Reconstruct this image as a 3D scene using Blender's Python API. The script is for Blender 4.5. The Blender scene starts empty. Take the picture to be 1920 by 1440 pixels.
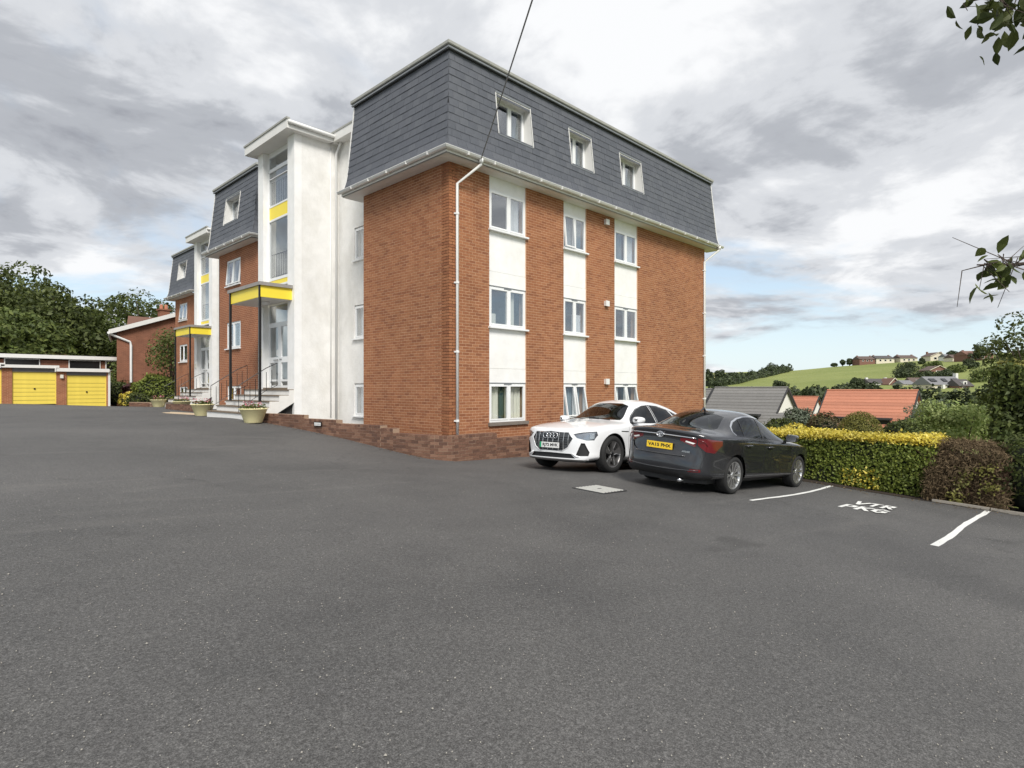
import bpy, bmesh, math, random
import numpy as np
from mathutils import Vector, Matrix
from mathutils.bvhtree import BVHTree
R = math.radians
rng = np.random.default_rng(7)
random.seed(7)
scene = bpy.context.scene
COL = scene.collection

# ---------------------------------------------------------------- camera
# world: +X runs away along the right-hand brick face, +Y away along the entrance front, z = 0 is the eye level
FPX, CX, HY = 1125.0, 960.0, 728.0
FW = (0.712, 0.702)          # forward
RT = (0.702, -0.712)         # right
cam_d = bpy.data.cameras.new('camera')
cam = bpy.data.objects.new('camera', cam_d); COL.objects.link(cam)
cam_d.sensor_width = 36; cam_d.lens = 36 * FPX / 1920
cam_d.shift_y = (HY - 720) / 1920
cam_d.clip_start = 0.05; cam_d.clip_end = 9000
cam.location = (0, 0, 0)
cam.rotation_euler = (R(90), 0, -math.atan2(FW[0], FW[1]))
scene.camera = cam

# ---------------------------------------------------------------- light, sky, exposure
SUN_EL, SUN_DIR = 44, (-0.52, -0.80)      # the sun stands behind the camera, behind thin cloud
world = bpy.data.worlds.new('World'); scene.world = world
world.use_nodes = True
nt = world.node_tree; nt.nodes.clear()
def wn(t, **kw):
    n = nt.nodes.new(t)
    for k, v in kw.items(): setattr(n, k, v)
    return n
def wl(a, b): nt.links.new(a, b)
def wmath(op, a, b=None, c=None, clamp=False):
    n = wn('ShaderNodeMath', operation=op, use_clamp=clamp)
    for i, v in enumerate((a, b, c)):
        if v is None: continue
        if isinstance(v, (int, float)): n.inputs[i].default_value = v
        else: wl(v, n.inputs[i])
    return n.outputs[0]
sky = wn('ShaderNodeTexSky', sky_type='NISHITA'); sky.sun_disc = False
sky.sun_elevation = R(SUN_EL); sky.sun_rotation = math.atan2(SUN_DIR[0], SUN_DIR[1])
sky.air_density = 1.0; sky.dust_density = 0.6; sky.ozone_density = 1.0
tc = wn('ShaderNodeTexCoord'); sep = wn('ShaderNodeSeparateXYZ'); wl(tc.outputs['Generated'], sep.inputs[0])
zc = wmath('MAXIMUM', sep.outputs[2], 0.0)
den = wmath('ADD', zc, 0.16)
px = wmath('DIVIDE', sep.outputs[0], den); py = wmath('DIVIDE', sep.outputs[1], den)
cmb = wn('ShaderNodeCombineXYZ'); wl(px, cmb.inputs[0]); wl(py, cmb.inputs[1]); cmb.inputs[2].default_value = 3.7
def wnoise(scale, detail, rough, off=(0, 0, 0), dist=0.0, stretch=(1, 1, 1)):
    m = wn('ShaderNodeMapping'); m.inputs['Location'].default_value = off; m.inputs['Scale'].default_value = stretch
    wl(cmb.outputs[0], m.inputs[0])
    n = wn('ShaderNodeTexNoise'); n.inputs['Scale'].default_value = scale; n.inputs['Detail'].default_value = detail
    n.inputs['Roughness'].default_value = rough; n.inputs['Distortion'].default_value = dist
    wl(m.outputs[0], n.inputs['Vector']); return n.outputs['Fac']
def wramp(f, stops):
    r = wn('ShaderNodeValToRGB'); e = r.color_ramp.elements
    while len(e) < len(stops): e.new(0.5)
    for el, (p, c) in zip(e, stops):
        el.position = p; el.color = (c[0], c[1], c[2], 1)
    r.color_ramp.interpolation = 'EASE'
    wl(f, r.inputs[0]); return r.outputs[0]
n_big = wnoise(0.95, 5, 0.55, (-3.1, 2.7, 0), 0.6)
n_det = wnoise(2.3, 7, 0.60, (4.4, -2.2, 0), 0.3)
body = wmath('ADD', wmath('MULTIPLY', n_big, 0.55), wmath('MULTIPLY', n_det, 0.45))
cloud_col = wramp(body, [(0.34, (0.33, 0.345, 0.385)), (0.425, (0.46, 0.48, 0.52)), (0.495, (0.68, 0.70, 0.735)), (0.585, (0.925, 0.935, 0.95))])
# open blue gaps, more of them low down towards the horizon
n_gap = wnoise(0.62, 6, 0.58, (12.1, 4.4, 0), 0.6)
low = wmath('SUBTRACT', 1.0, wmath('MULTIPLY', zc, 2.7, clamp=True), clamp=True)
gapv = wmath('ADD', n_gap, wmath('MULTIPLY', low, 0.25))
gap = wramp(gapv, [(0.57, (0, 0, 0)), (0.72, (1, 1, 1))])
skymul = wn('ShaderNodeVectorMath', operation='SCALE'); wl(sky.outputs[0], skymul.inputs[0]); skymul.inputs['Scale'].default_value = 0.135
hz = wn('ShaderNodeMix', data_type='RGBA'); wl(wmath('ADD', 0.38, wmath('MULTIPLY', wmath('POWER', low, 3.0), 0.45), clamp=True), hz.inputs['Factor']); wl(skymul.outputs[0], hz.inputs['A']); hz.inputs['B'].default_value = (0.76, 0.88, 0.97, 1)   # thin high veil
mixg = wn('ShaderNodeMix', data_type='RGBA'); wl(gap, mixg.inputs['Factor'])
wl(cloud_col, mixg.inputs['A']); wl(hz.outputs['Result'], mixg.inputs['B'])
bg = wn('ShaderNodeBackground'); bg.inputs['Strength'].default_value = 0.57
wl(mixg.outputs['Result'], bg.inputs['Color'])
wo = wn('ShaderNodeOutputWorld'); wl(bg.outputs[0], wo.inputs[0])

sun_d = bpy.data.lights.new('sun', 'SUN'); sun_d.energy = 2.0; sun_d.angle = R(20); sun_d.color = (1.0, 0.96, 0.90)
sun = bpy.data.objects.new('sun', sun_d); COL.objects.link(sun)
_sd = Vector((SUN_DIR[0], SUN_DIR[1], 0)).normalized() * math.cos(R(SUN_EL)) + Vector((0, 0, math.sin(R(SUN_EL))))
sun.rotation_euler = _sd.to_track_quat('Z', 'Y').to_euler()
sun.location = (0, 0, 60)
vs = scene.view_settings
vs.view_transform = 'Standard'; vs.look = 'None'; vs.gamma = 1.0; vs.exposure = 0.88; vs.use_curve_mapping = False

# ---------------------------------------------------------------- materials
MATS = {}
def lin(r, g, b):
    def f(c):
        c /= 255.0
        return c / 12.92 if c <= 0.04045 else ((c + 0.055) / 1.055) ** 2.4
    return (f(r), f(g), f(b))
class NT:
    def __init__(s, name):
        s.m = bpy.data.materials.new(name); s.m.use_nodes = True; s.t = s.m.node_tree
        s.b = s.t.nodes['Principled BSDF']; s.out = s.t.nodes['Material Output']; MATS[name] = s.m
    def n(s, typ, **kw):
        x = s.t.nodes.new(typ)
        for k, v in kw.items(): setattr(x, k, v)
        return x
    def l(s, a, b): s.t.links.new(a, b)
    def coord(s, scale=(1, 1, 1), off=(0, 0, 0), kind='Object'):
        c = s.n('ShaderNodeTexCoord'); m = s.n('ShaderNodeMapping')
        m.inputs['Scale'].default_value = scale; m.inputs['Location'].default_value = off
        s.l(c.outputs[kind], m.inputs[0]); return m.outputs[0]
    def noise(s, scale, detail=4, rough=0.55, vec=None, dist=0):
        x = s.n('ShaderNodeTexNoise'); x.inputs['Scale'].default_value = scale; x.inputs['Detail'].default_value = detail
        x.inputs['Roughness'].default_value = rough; x.inputs['Distortion'].default_value = dist
        s.l(vec if vec else s.coord(), x.inputs['Vector']); return x.outputs['Fac']
    def math(s, op, a, b=None, clamp=False):
        x = s.n('ShaderNodeMath', operation=op, use_clamp=clamp)
        for i, v in enumerate((a, b)):
            if v is None: continue
            if isinstance(v, (int, float)): x.inputs[i].default_value = v
            else: s.l(v, x.inputs[i])
        return x.outputs[0]
    def ramp(s, f, stops, interp='LINEAR'):
        r = s.n('ShaderNodeValToRGB'); e = r.color_ramp.elements
        while len(e) < len(stops): e.new(0.5)
        for el, (p, c) in zip(e, stops):
            el.position = p
            el.color = (c, c, c, 1) if isinstance(c, (int, float)) else (c[0], c[1], c[2], 1)
        r.color_ramp.interpolation = interp
        s.l(f, r.inputs[0]); return r.outputs[0]
    def mix(s, f, a, b, blend='MIX'):
        x = s.n('ShaderNodeMix', data_type='RGBA', blend_type=blend)
        for key, v in (('Factor', f), ('A', a), ('B', b)):
            if isinstance(v, (int, float)): x.inputs[key].default_value = v
            elif isinstance(v, tuple): x.inputs[key].default_value = (v[0], v[1], v[2], 1)
            else: s.l(v, x.inputs[key])
        return x.outputs['Result']
    def base(s, c):
        if isinstance(c, tuple): s.b.inputs['Base Color'].default_value = (c[0], c[1], c[2], 1)
        else: s.l(c, s.b.inputs['Base Color'])
    def rough(s, v):
        if isinstance(v, (int, float)): s.b.inputs['Roughness'].default_value = v
        else: s.l(v, s.b.inputs['Roughness'])
    def set(s, **kw):
        for k, v in kw.items(): s.b.inputs[k.replace('_', ' ')].default_value = v
    def bump(s, h, strength=0.3, dist=0.01):
        x = s.n('ShaderNodeBump'); x.inputs['Strength'].default_value = strength; x.inputs['Distance'].default_value = dist
        s.l(h, x.inputs['Height']); s.l(x.outputs[0], s.b.inputs['Normal'])
    def rand(s):           # one value per loose piece, whether it is an object of its own or an island of a joined mesh
        g = s.n('ShaderNodeNewGeometry'); o = s.n('ShaderNodeObjectInfo')
        return s.math('FRACT', s.math('ADD', g.outputs['Random Per Island'], o.outputs['Random']))

def plain(name, col, rough=0.6, var=0.12, scale=6, bump=0.0, bscale=60, metallic=0.0, coat=0.0, dist=0.004, streak=False):
    t = NT(name)
    f = t.noise(scale, 5, 0.6, t.coord((1, 1, 0.25)) if streak else None)
    c = t.mix(f, tuple(x * (1 - var) for x in col), tuple(min(1, x * (1 + var)) for x in col))
    t.base(c); t.rough(rough); t.set(Metallic=metallic, Coat_Weight=coat)
    if bump: t.bump(t.noise(bscale, 3), bump, dist)
    return t.m

def m_asphalt():
    t = NT('asphalt'); v = t.coord()
    big = t.noise(0.16, 4, 0.55, v, 0.4); mid = t.noise(1.1, 5, 0.65, v)
    fine = t.noise(125, 3, 0.85, v); grit = t.noise(240, 1, 0.5, v)
    vo = t.n('ShaderNodeTexVoronoi'); vo.inputs['Scale'].default_value = 46; t.l(v, vo.inputs['Vector'])
    c = t.mix(t.ramp(big, [(0.35, 0), (0.65, 1)]), (0.072, 0.071, 0.070), (0.108, 0.105, 0.102))
    c = t.mix(t.ramp(mid, [(0.35, 0), (0.75, 0.5)]), c, (0.122, 0.119, 0.114))
    c = t.mix(1.0, c, t.ramp(fine, [(0.28, 0.30), (0.5, 0.95), (0.72, 2.1)]), 'MULTIPLY')
    c = t.mix(1.0, c, t.ramp(t.noise(48, 2, 0.6, v), [(0.3, 0.72), (0.5, 1.0), (0.7, 1.38)]), 'MULTIPLY')
    spk = t.math('MULTIPLY', t.ramp(vo.outputs['Distance'], [(0.10, 1), (0.20, 0)]), t.ramp(t.noise(21, 2, 0.5, v), [(0.50, 0), (0.66, 0.9)]))
    c = t.mix(spk, c, (0.30, 0.29, 0.27))
    # scuffed, paler dusty wear with its own streaky shape
    w = t.noise(0.55, 6, 0.7, t.coord((0.35, 1.6, 1), (3, 5, 0)), 1.0)
    c = t.mix(t.ramp(w, [(0.56, 0), (0.76, 0.30)]), c, (0.21, 0.20, 0.185))
    oil = t.noise(0.9, 4, 0.5, t.coord((1, 1, 1), (11, 3, 0)), 0.6)
    c = t.mix(t.ramp(oil, [(0.66, 0), (0.74, 0.45)]), c, (0.045, 0.044, 0.043))
    cr = t.n('ShaderNodeTexVoronoi', feature='DISTANCE_TO_EDGE'); cr.inputs['Scale'].default_value = 0.22
    wv = t.n('ShaderNodeVectorMath', operation='ADD'); t.l(v, wv.inputs[0]); ns = t.n('ShaderNodeTexNoise'); ns.inputs['Scale'].default_value = 1.4; ns.inputs['Detail'].default_value = 6; t.l(v, ns.inputs['Vector']); t.l(ns.outputs['Color'], wv.inputs[1]); t.l(wv.outputs[0], cr.inputs['Vector'])
    crk = t.math('MULTIPLY', t.ramp(cr.outputs['Distance'], [(0.0, 1), (0.0035, 0)]), t.ramp(t.noise(0.12, 2, 0.5, t.coord((1, 1, 1), (5, 8, 0))), [(0.5, 0), (0.6, 0.7)]))
    c = t.mix(crk, c, (0.035, 0.034, 0.033))
    t.base(c); t.rough(t.ramp(grit, [(0.3, 0.68), (0.7, 0.9)])); t.set(Specular_IOR_Level=0.35)
    t.bump(t.math('ADD', fine, t.math('MULTIPLY', grit, 0.5)), 0.55, 0.004)
    return t.m
def m_brick(name, cols, wear=0.25):
    t = NT(name); r = t.rand()
    n = len(cols)
    c = t.ramp(r, [(i / n, cols[i]) for i in range(n)], 'CONSTANT')
    f = t.noise(38, 4, 0.65)
    c = t.mix(1.0, c, t.ramp(f, [(0.25, 1 - wear), (0.75, 1 + wear)]), 'MULTIPLY')
    st = t.noise(0.8, 5, 0.6, t.coord((1, 1, 0.5)))
    c = t.mix(1.0, c, t.ramp(st, [(0.3, 0.84), (0.7, 1.12)]), 'MULTIPLY')
    t.base(c); t.rough(0.88); t.bump(t.noise(120, 3), 0.35, 0.003)
    return t.m
def m_brickfar(name, c1, c2, mortar):
    t = NT(name); co = t.n('ShaderNodeTexCoord'); s = t.n('ShaderNodeSeparateXYZ'); t.l(co.outputs['Object'], s.inputs[0])
    cb = t.n('ShaderNodeCombineXYZ'); t.l(t.math('ADD', s.outputs[0], s.outputs[1]), cb.inputs[0]); t.l(s.outputs[2], cb.inputs[1])
    b = t.n('ShaderNodeTexBrick'); b.inputs['Scale'].default_value = 1.0
    b.inputs['Brick Width'].default_value = 0.225; b.inputs['Row Height'].default_value = 0.075; b.inputs['Mortar Size'].default_value = 0.006
    b.inputs['Mortar Smooth'].default_value = 0.1; b.inputs['Bias'].default_value = 0.0
    for k, c in (('Color1', c1), ('Color2', c2), ('Mortar', mortar)): b.inputs[k].default_value = (*c, 1)
    t.l(cb.outputs[0], b.inputs['Vector'])
    f = t.noise(1.2, 5, 0.6)
    t.base(t.mix(1.0, b.outputs['Color'], t.ramp(f, [(0.3, 0.82), (0.7, 1.18)]), 'MULTIPLY'))
    t.rough(0.9); t.bump(t.math('SUBTRACT', 1.0, b.outputs['Fac']), 0.4, 0.006)
    return t.m
def m_render(name, col, dirt=0.2, sc=26, bump=0.5):
    t = NT(name)
    d = t.noise(0.9, 6, 0.66, t.coord((1.5, 1.5, 0.95)))
    p = t.noise(3.4, 5, 0.6)
    c = t.mix(t.ramp(d, [(0.42, 0), (0.8, 1)]), col, tuple(x * (1 - dirt) for x in (col[0], col[1] * 0.985, col[2] * 0.95)))
    c = t.mix(1.0, c, t.ramp(p, [(0.3, 0.94), (0.7, 1.03)]), 'MULTIPLY')
    t.base(c); t.rough(0.85); t.bump(t.noise(sc, 5, 0.65), bump, 0.008)
    return t.m
def m_slate():
    t = NT('slate'); r = t.rand()
    c = t.ramp(r, [(0, (0.088, 0.095, 0.112)), (0.25, (0.096, 0.103, 0.120)), (0.5, (0.084, 0.091, 0.107)), (0.75, (0.101, 0.108, 0.124))], 'CONSTANT')
    f = t.noise(14, 5, 0.7, t.coord((2.2, 2.2, 0.5)))
    c = t.mix(1.0, c, t.ramp(f, [(0.3, 0.88), (0.75, 1.13)]), 'MULTIPLY')
    t.base(c); t.rough(0.62); t.bump(t.noise(50, 4), 0.25, 0.003)
    return t.m
def m_leaf(name, cols, trans=0.25, rough=0.55, spec=0.3):
    t = NT(name); r = t.rand(); n = len(cols)
    c = t.ramp(r, [((i + 0.5) / n, cols[i]) for i in range(n)])
    f = t.noise(0.7, 3)
    c = t.mix(1.0, c, t.ramp(f, [(0.3, 0.72), (0.7, 1.28)]), 'MULTIPLY')
    t.base(c); t.rough(rough); t.set(Specular_IOR_Level=spec)
    tr = t.n('ShaderNodeBsdfTranslucent'); t.l(c, tr.inputs['Color'])
    mx = t.n('ShaderNodeMixShader'); mx.inputs[0].default_value = trans
    t.l(t.b.outputs[0], mx.inputs[1]); t.l(tr.outputs[0], mx.inputs[2]); t.l(mx.outputs[0], t.out.inputs[0])
    return t.m
def m_glass(name, tint=(0.55, 0.6, 0.62), refl=0.10, rough=0.0):
    """a pane: Fresnel reflection over a tinted see-through sheet"""
    t = NT(name); t.t.nodes.remove(t.b)
    fr = t.n('ShaderNodeLayerWeight'); fr.inputs[0].default_value = 0.5
    f = t.math('ADD', t.math('MULTIPLY', t.math('POWER', fr.outputs['Facing'], 5.0), 0.9), refl + 0.03, clamp=True)   # Schlick, the same from both sides of the pane
    g = t.n('ShaderNodeBsdfGlossy'); g.inputs['Roughness'].default_value = rough; g.inputs['Color'].default_value = (0.95, 0.97, 1, 1)
    tr = t.n('ShaderNodeBsdfTransparent'); tr.inputs[0].default_value = (*tint, 1)
    wob = t.n('ShaderNodeBump'); wob.inputs['Strength'].default_value = 0.06; wob.inputs['Distance'].default_value = 0.02
    t.l(t.noise(1.6, 2), wob.inputs['Height']); t.l(wob.outputs[0], g.inputs['Normal'])
    mx = t.n('ShaderNodeMixShader'); t.l(f, mx.inputs[0]); t.l(tr.outputs[0], mx.inputs[1]); t.l(g.outputs[0], mx.inputs[2])
    t.l(mx.outputs[0], t.out.inputs[0]); return t.m
def m_paint(name, col, metallic=0.0, rough=0.35, flake=0.0):
    t = NT(name)
    f = t.noise(2.5, 4)
    c = t.mix(f, tuple(x * 0.95 for x in col), tuple(min(1, x * 1.05) for x in col))
    geo = t.n('ShaderNodeNewGeometry')
    c = t.mix(geo.outputs['Backfacing'], c, (0.012, 0.012, 0.013))   # the inside of the panels is black trim
    t.base(c); t.rough(t.ramp(t.noise(3, 4), [(0.3, rough * 0.9), (0.7, rough * 1.15)])); t.set(Metallic=metallic, Coat_Weight=1.0, Coat_Roughness=0.04)
    return t.m
m_asphalt()
BR = [lin(156, 99, 66), lin(149, 92, 60), lin(161, 104, 70), lin(144, 88, 58), lin(153, 96, 63), lin(163, 107, 73), lin(136, 82, 54), lin(157, 101, 67)]
_bm = [sum(c[i] for c in BR) / len(BR) for i in range(3)]
BR = [tuple((_bm[i] + (c[i] - _bm[i]) * 0.80) * (0.97, 1.05, 1.08)[i] for i in range(3)) for c in BR]
m_brick('brick_orange', BR, 0.15)
m_brick('brick_brown', [lin(116, 84, 68), lin(106, 76, 61), lin(124, 91, 73), lin(96, 69, 57), lin(112, 81, 66), lin(130, 98, 80)], 0.28)
plain('mortar', lin(204, 168, 138), 0.95, 0.15, 5, 0.4, 90)
plain('mortar_grey', lin(158, 136, 116), 0.95, 0.2, 4, 0.4, 90)
m_brickfar('brick_far', lin(153, 97, 65), lin(140, 85, 57), lin(186, 148, 120))
m_brickfar('brick_red_far', lin(136, 88, 66), lin(122, 77, 58), lin(150, 114, 94))
m_render('white_render', (0.83, 0.82, 0.795), 0.19, 16, 1.0)
m_render('white_panel', (0.87, 0.87, 0.86), 0.06, 40, 0.3)
m_slate()
plain('white_upvc', (0.80, 0.81, 0.81), 0.35, 0.03, 3)
plain('white_board', (0.74, 0.73, 0.70), 0.55, 0.08, 3, streak=True)
plain('white_pipe', (0.78, 0.78, 0.76), 0.4, 0.06, 5, streak=True)
plain('coping', lin(158, 158, 152), 0.8, 0.25, 5, 0.4, 40)
plain('lead_flashing', lin(120, 124, 128), 0.6, 0.2, 6)
plain('canopy_roof', lin(150, 146, 142), 0.7, 0.2, 5)
plain('yellow_board', lin(246, 222, 70), 0.45, 0.05, 2)
plain('yellow_door', lin(236, 212, 92), 0.45, 0.14, 3, 0.15, 8, streak=True)
plain('black_metal', (0.012, 0.012, 0.013), 0.4, 0.1, 8)
plain('dark_void', (0.02, 0.02, 0.02), 0.9, 0.1)
plain('room', (0.10, 0.10, 0.10), 0.9, 0.2, 1)  # dark grey that carries the dimness of the rooms
plain('hall', (0.72, 0.70, 0.65), 0.8, 0.1, 1)
plain('step_white', (0.78, 0.77, 0.74), 0.7, 0.1, 6, 0.3, 40)
plain('step_tread', lin(118, 104, 88), 0.85, 0.25, 7, 0.4, 60)
plain('sill_stone', lin(120, 112, 104), 0.85, 0.25, 9, 0.4, 60)
plain('curtain_cream', (0.70, 0.68, 0.60), 0.9, 0.08, 4)
plain('curtain_white', (0.72, 0.74, 0.76), 0.9, 0.06, 4)
plain('curtain_teal', lin(40, 66, 74), 0.9, 0.1, 4)
plain('blind_grey', lin(120, 134, 142), 0.8, 0.05, 4)
plain('pot_yellow', lin(240, 230, 178), 0.6, 0.1, 5, 0.3, 30)
plain('soil', (0.03, 0.02, 0.014), 1.0, 0.3, 20, 0.6, 40)
plain('bark', (0.085, 0.065, 0.05), 0.95, 0.35, 9, 0.8, 25, dist=0.02)
plain('twig_brown', lin(92, 68, 56), 0.95, 0.35, 14)
plain('white_paint', (0.74, 0.74, 0.71), 0.75, 0.10, 9, 0.3, 60)
plain('cover_metal', lin(196, 196, 190), 0.55, 0.15, 12)
plain('grit_stone', lin(158, 154, 146), 0.9, 0.2, 30)
plain('concrete', lin(150, 144, 134), 0.9, 0.2, 6, 0.4, 50)
plain('sand_patch', lin(196, 176, 148), 0.95, 0.15, 3, 0.3, 60)
m_glass('window_glass', (0.93, 0.945, 0.95), 0.15)
m_glass('clear_glass', (0.95, 0.965, 0.965), 0.03)
m_glass('hall_glass', (0.94, 0.955, 0.955), 0.08)
m_glass('far_glass', (0.3, 0.33, 0.36), 0.12)
m_glass('car_glass', (0.16, 0.19, 0.19), 0.04)
m_glass('lamp_glass', (0.8, 0.82, 0.85), 0.06)
m_paint('paint_white', (0.80, 0.81, 0.82), 0.0, 0.4)
m_paint('paint_grey', (0.022, 0.023, 0.027), 0.3, 0.22)
plain('trim_white', (0.80, 0.81, 0.82), 0.3, 0.02, 3, coat=1.0)
plain('trim_grey', (0.045, 0.046, 0.05), 0.25, 0.03, 3, metallic=0.4, coat=1.0)
plain('lamp_bowl', (0.42, 0.44, 0.46), 0.25, 0.2, 12, metallic=0.7)
plain('tyre', (0.018, 0.018, 0.018), 0.85, 0.2, 30, 0.4, 40)
plain('black_plastic', (0.016, 0.016, 0.017), 0.55, 0.15, 10)
plain('gloss_black', (0.012, 0.012, 0.013), 0.15, 0.1, 5)
plain('chrome', (0.75, 0.76, 0.78), 0.12, 0.03, 5, metallic=1.0)
plain('alloy_silver', (0.62, 0.62, 0.62), 0.28, 0.05, 5, metallic=0.9)
plain('alloy_grey', (0.27, 0.265, 0.265), 0.35, 0.08, 5, metallic=0.8)
plain('grille_grey', (0.09, 0.095, 0.10), 0.35, 0.1, 5, metallic=0.6)
plain('plate_white', (0.78, 0.78, 0.76), 0.4, 0.03)
plain('plate_yellow', lin(245, 205, 50), 0.4, 0.03)
plain('plate_green', lin(40, 160, 110), 0.4, 0.03)
plain('plate_text', (0.01, 0.01, 0.01), 0.5, 0.05)
plain('seat_dark', (0.03, 0.03, 0.032), 0.8, 0.1)
t_ = NT('tail_lamp'); t_.base(t_.mix(t_.noise(9, 2), (0.10, 0.001, 0.004), (0.14, 0.002, 0.006))); t_.rough(0.12); t_.set(Coat_Weight=1.0)
t_ = NT('tail_lamp_dark'); t_.base(t_.mix(t_.noise(9, 2), (0.06, 0.004, 0.006), (0.10, 0.006, 0.008))); t_.rough(0.1); t_.set(Coat_Weight=1.0)
m_leaf('leaf_hedge', [(0.11, 0.15, 0.025), (0.17, 0.215, 0.038), (0.23, 0.265, 0.05), (0.13, 0.17, 0.028)])
m_leaf('leaf_gold', [(0.62, 0.50, 0.06), (0.76, 0.64, 0.11), (0.52, 0.45, 0.06), (0.80, 0.68, 0.18)])
m_leaf('leaf_dark', [(0.044, 0.060, 0.015), (0.075, 0.095, 0.024), (0.115, 0.138, 0.036), (0.058, 0.078, 0.019)])
m_leaf('leaf_mid', [(0.065, 0.092, 0.022), (0.105, 0.138, 0.034), (0.15, 0.18, 0.046), (0.08, 0.11, 0.027)])
m_leaf('leaf_light', [(0.20, 0.26, 0.08), (0.28, 0.34, 0.11), (0.36, 0.41, 0.16), (0.22, 0.29, 0.09)])
m_leaf('leaf_greygreen', [(0.12, 0.15, 0.10), (0.16, 0.19, 0.13), (0.20, 0.23, 0.17)])
m_leaf('leaf_olive', [(0.16, 0.165, 0.04), (0.21, 0.205, 0.05), (0.26, 0.25, 0.06), (0.18, 0.165, 0.05)])
m_leaf('leaf_russet', [(0.09, 0.075, 0.035), (0.12, 0.10, 0.045), (0.08, 0.10, 0.03), (0.14, 0.10, 0.06)])
m_leaf('leaf_purple', [(0.05, 0.018, 0.022), (0.075, 0.025, 0.03), (0.06, 0.03, 0.025)])
m_leaf('leaf_dead', [lin(110, 95, 74), lin(97, 83, 64), lin(125, 108, 84), lin(83, 71, 55)], 0.1, 0.9, 0.1)
m_leaf('leaf_far', [(0.040, 0.056, 0.026), (0.058, 0.078, 0.034), (0.078, 0.100, 0.044)])
m_leaf('petal_pink', [(0.62, 0.12, 0.22), (0.7, 0.3, 0.38), (0.5, 0.06, 0.10), (0.75, 0.5, 0.5)])
plain('core_dark', (0.012, 0.016, 0.007), 1.0, 0.2, 3)  # for solid cores, the dark inside of foliage put into the colour
plain('core_dead', (0.035, 0.025, 0.020), 1.0, 0.2, 3)  # same kind of core for the dead hedge, its dark inside as colour
plain('far_wall_white', (0.72, 0.71, 0.67), 0.85, 0.06)
plain('far_wall_cream', (0.66, 0.60, 0.48), 0.85, 0.06)
plain('far_wall_brick', lin(124, 90, 78), 0.9, 0.12)
plain('far_roof_brown', lin(96, 82, 76), 0.9, 0.15, 1)
plain('far_roof_red', lin(118, 88, 76), 0.9, 0.15, 1)
plain('far_roof_grey', lin(122, 122, 124), 0.8, 0.12, 1)
plain('far_roof_dark', lin(82, 78, 78), 0.85, 0.15, 1)
plain('dark_trim', (0.03, 0.03, 0.032), 0.6, 0.1)
def m_tiles(name, col, dark):
    t = NT(name); r = t.rand()
    c = t.mix(t.noise(1.5, 5, 0.7), tuple(x * 0.82 for x in col), tuple(min(1, x * 1.15) for x in col))
    c = t.mix(t.ramp(t.noise(9, 3, 0.6), [(0.5, 0), (0.8, 0.55)]), c, dark)
    c = t.mix(1.0, c, t.ramp(r, [(0, 0.88), (1, 1.12)]), 'MULTIPLY')
    t.base(c); t.rough(0.85); t.bump(t.noise(30, 3), 0.3, 0.01); return t.m
m_tiles('tile_orange', lin(178, 118, 94), lin(144, 98, 80))
m_tiles('tile_grey', lin(122, 120, 118), lin(88, 88, 88))
t_ = NT('grass'); v_ = t_.coord()
c_ = t_.mix(t_.ramp(t_.noise(0.02, 5, 0.6, v_), [(0.35, 0), (0.65, 1)]), lin(116, 126, 62), lin(138, 144, 80))
c_ = t_.mix(t_.ramp(t_.noise(0.35, 6, 0.75, t_.coord((0.5, 1, 1))), [(0.4, 0), (0.8, 0.6)]), c_, lin(98, 112, 52))
t_.base(c_); t_.rough(0.95); t_.bump(t_.noise(1.5, 5, 0.7), 0.5, 0.3)
t_ = NT('dry_field'); t_.base(t_.mix(t_.noise(0.1, 5, 0.6), lin(188, 176, 122), lin(170, 164, 104))); t_.rough(0.95)

# ---------------------------------------------------------------- mesh helpers
def tag(o, label=None, cat=None, group=None, kind=None):
    for k, v in (('label', label), ('category', cat), ('group', group), ('kind', kind)):
        if v: o[k] = v
    return o
def link(name, me, mat=None, parent=None, smooth=False):
    o = bpy.data.objects.new(name, me); COL.objects.link(o)
    if mat is not None and me is not None and len(me.materials) == 0: me.materials.append(MATS[mat] if isinstance(mat, str) else mat)
    if smooth and me is not None: me.polygons.foreach_set('use_smooth', [True] * len(me.polygons))
    if parent is not None: o.parent = parent
    return o
def empty(name, loc=(0, 0, 0), rz=0.0):
    o = bpy.data.objects.new(name, None); COL.objects.link(o); o.location = loc; o.rotation_euler = (0, 0, rz)
    o.empty_display_size = 0.3
    return o
def unparent_offset(o, parent):
    """parent keeping the world place of a child whose mesh is in world coordinates (parents here are only moved and turned at creation)"""
    o.parent = parent; o.matrix_parent_inverse = parent_matrix(parent).inverted(); return o
def parent_matrix(p):
    m = Matrix.Translation(p.location) @ p.rotation_euler.to_matrix().to_4x4()
    if p.parent: m = parent_matrix(p.parent) @ p.matrix_parent_inverse @ m
    return m
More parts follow.
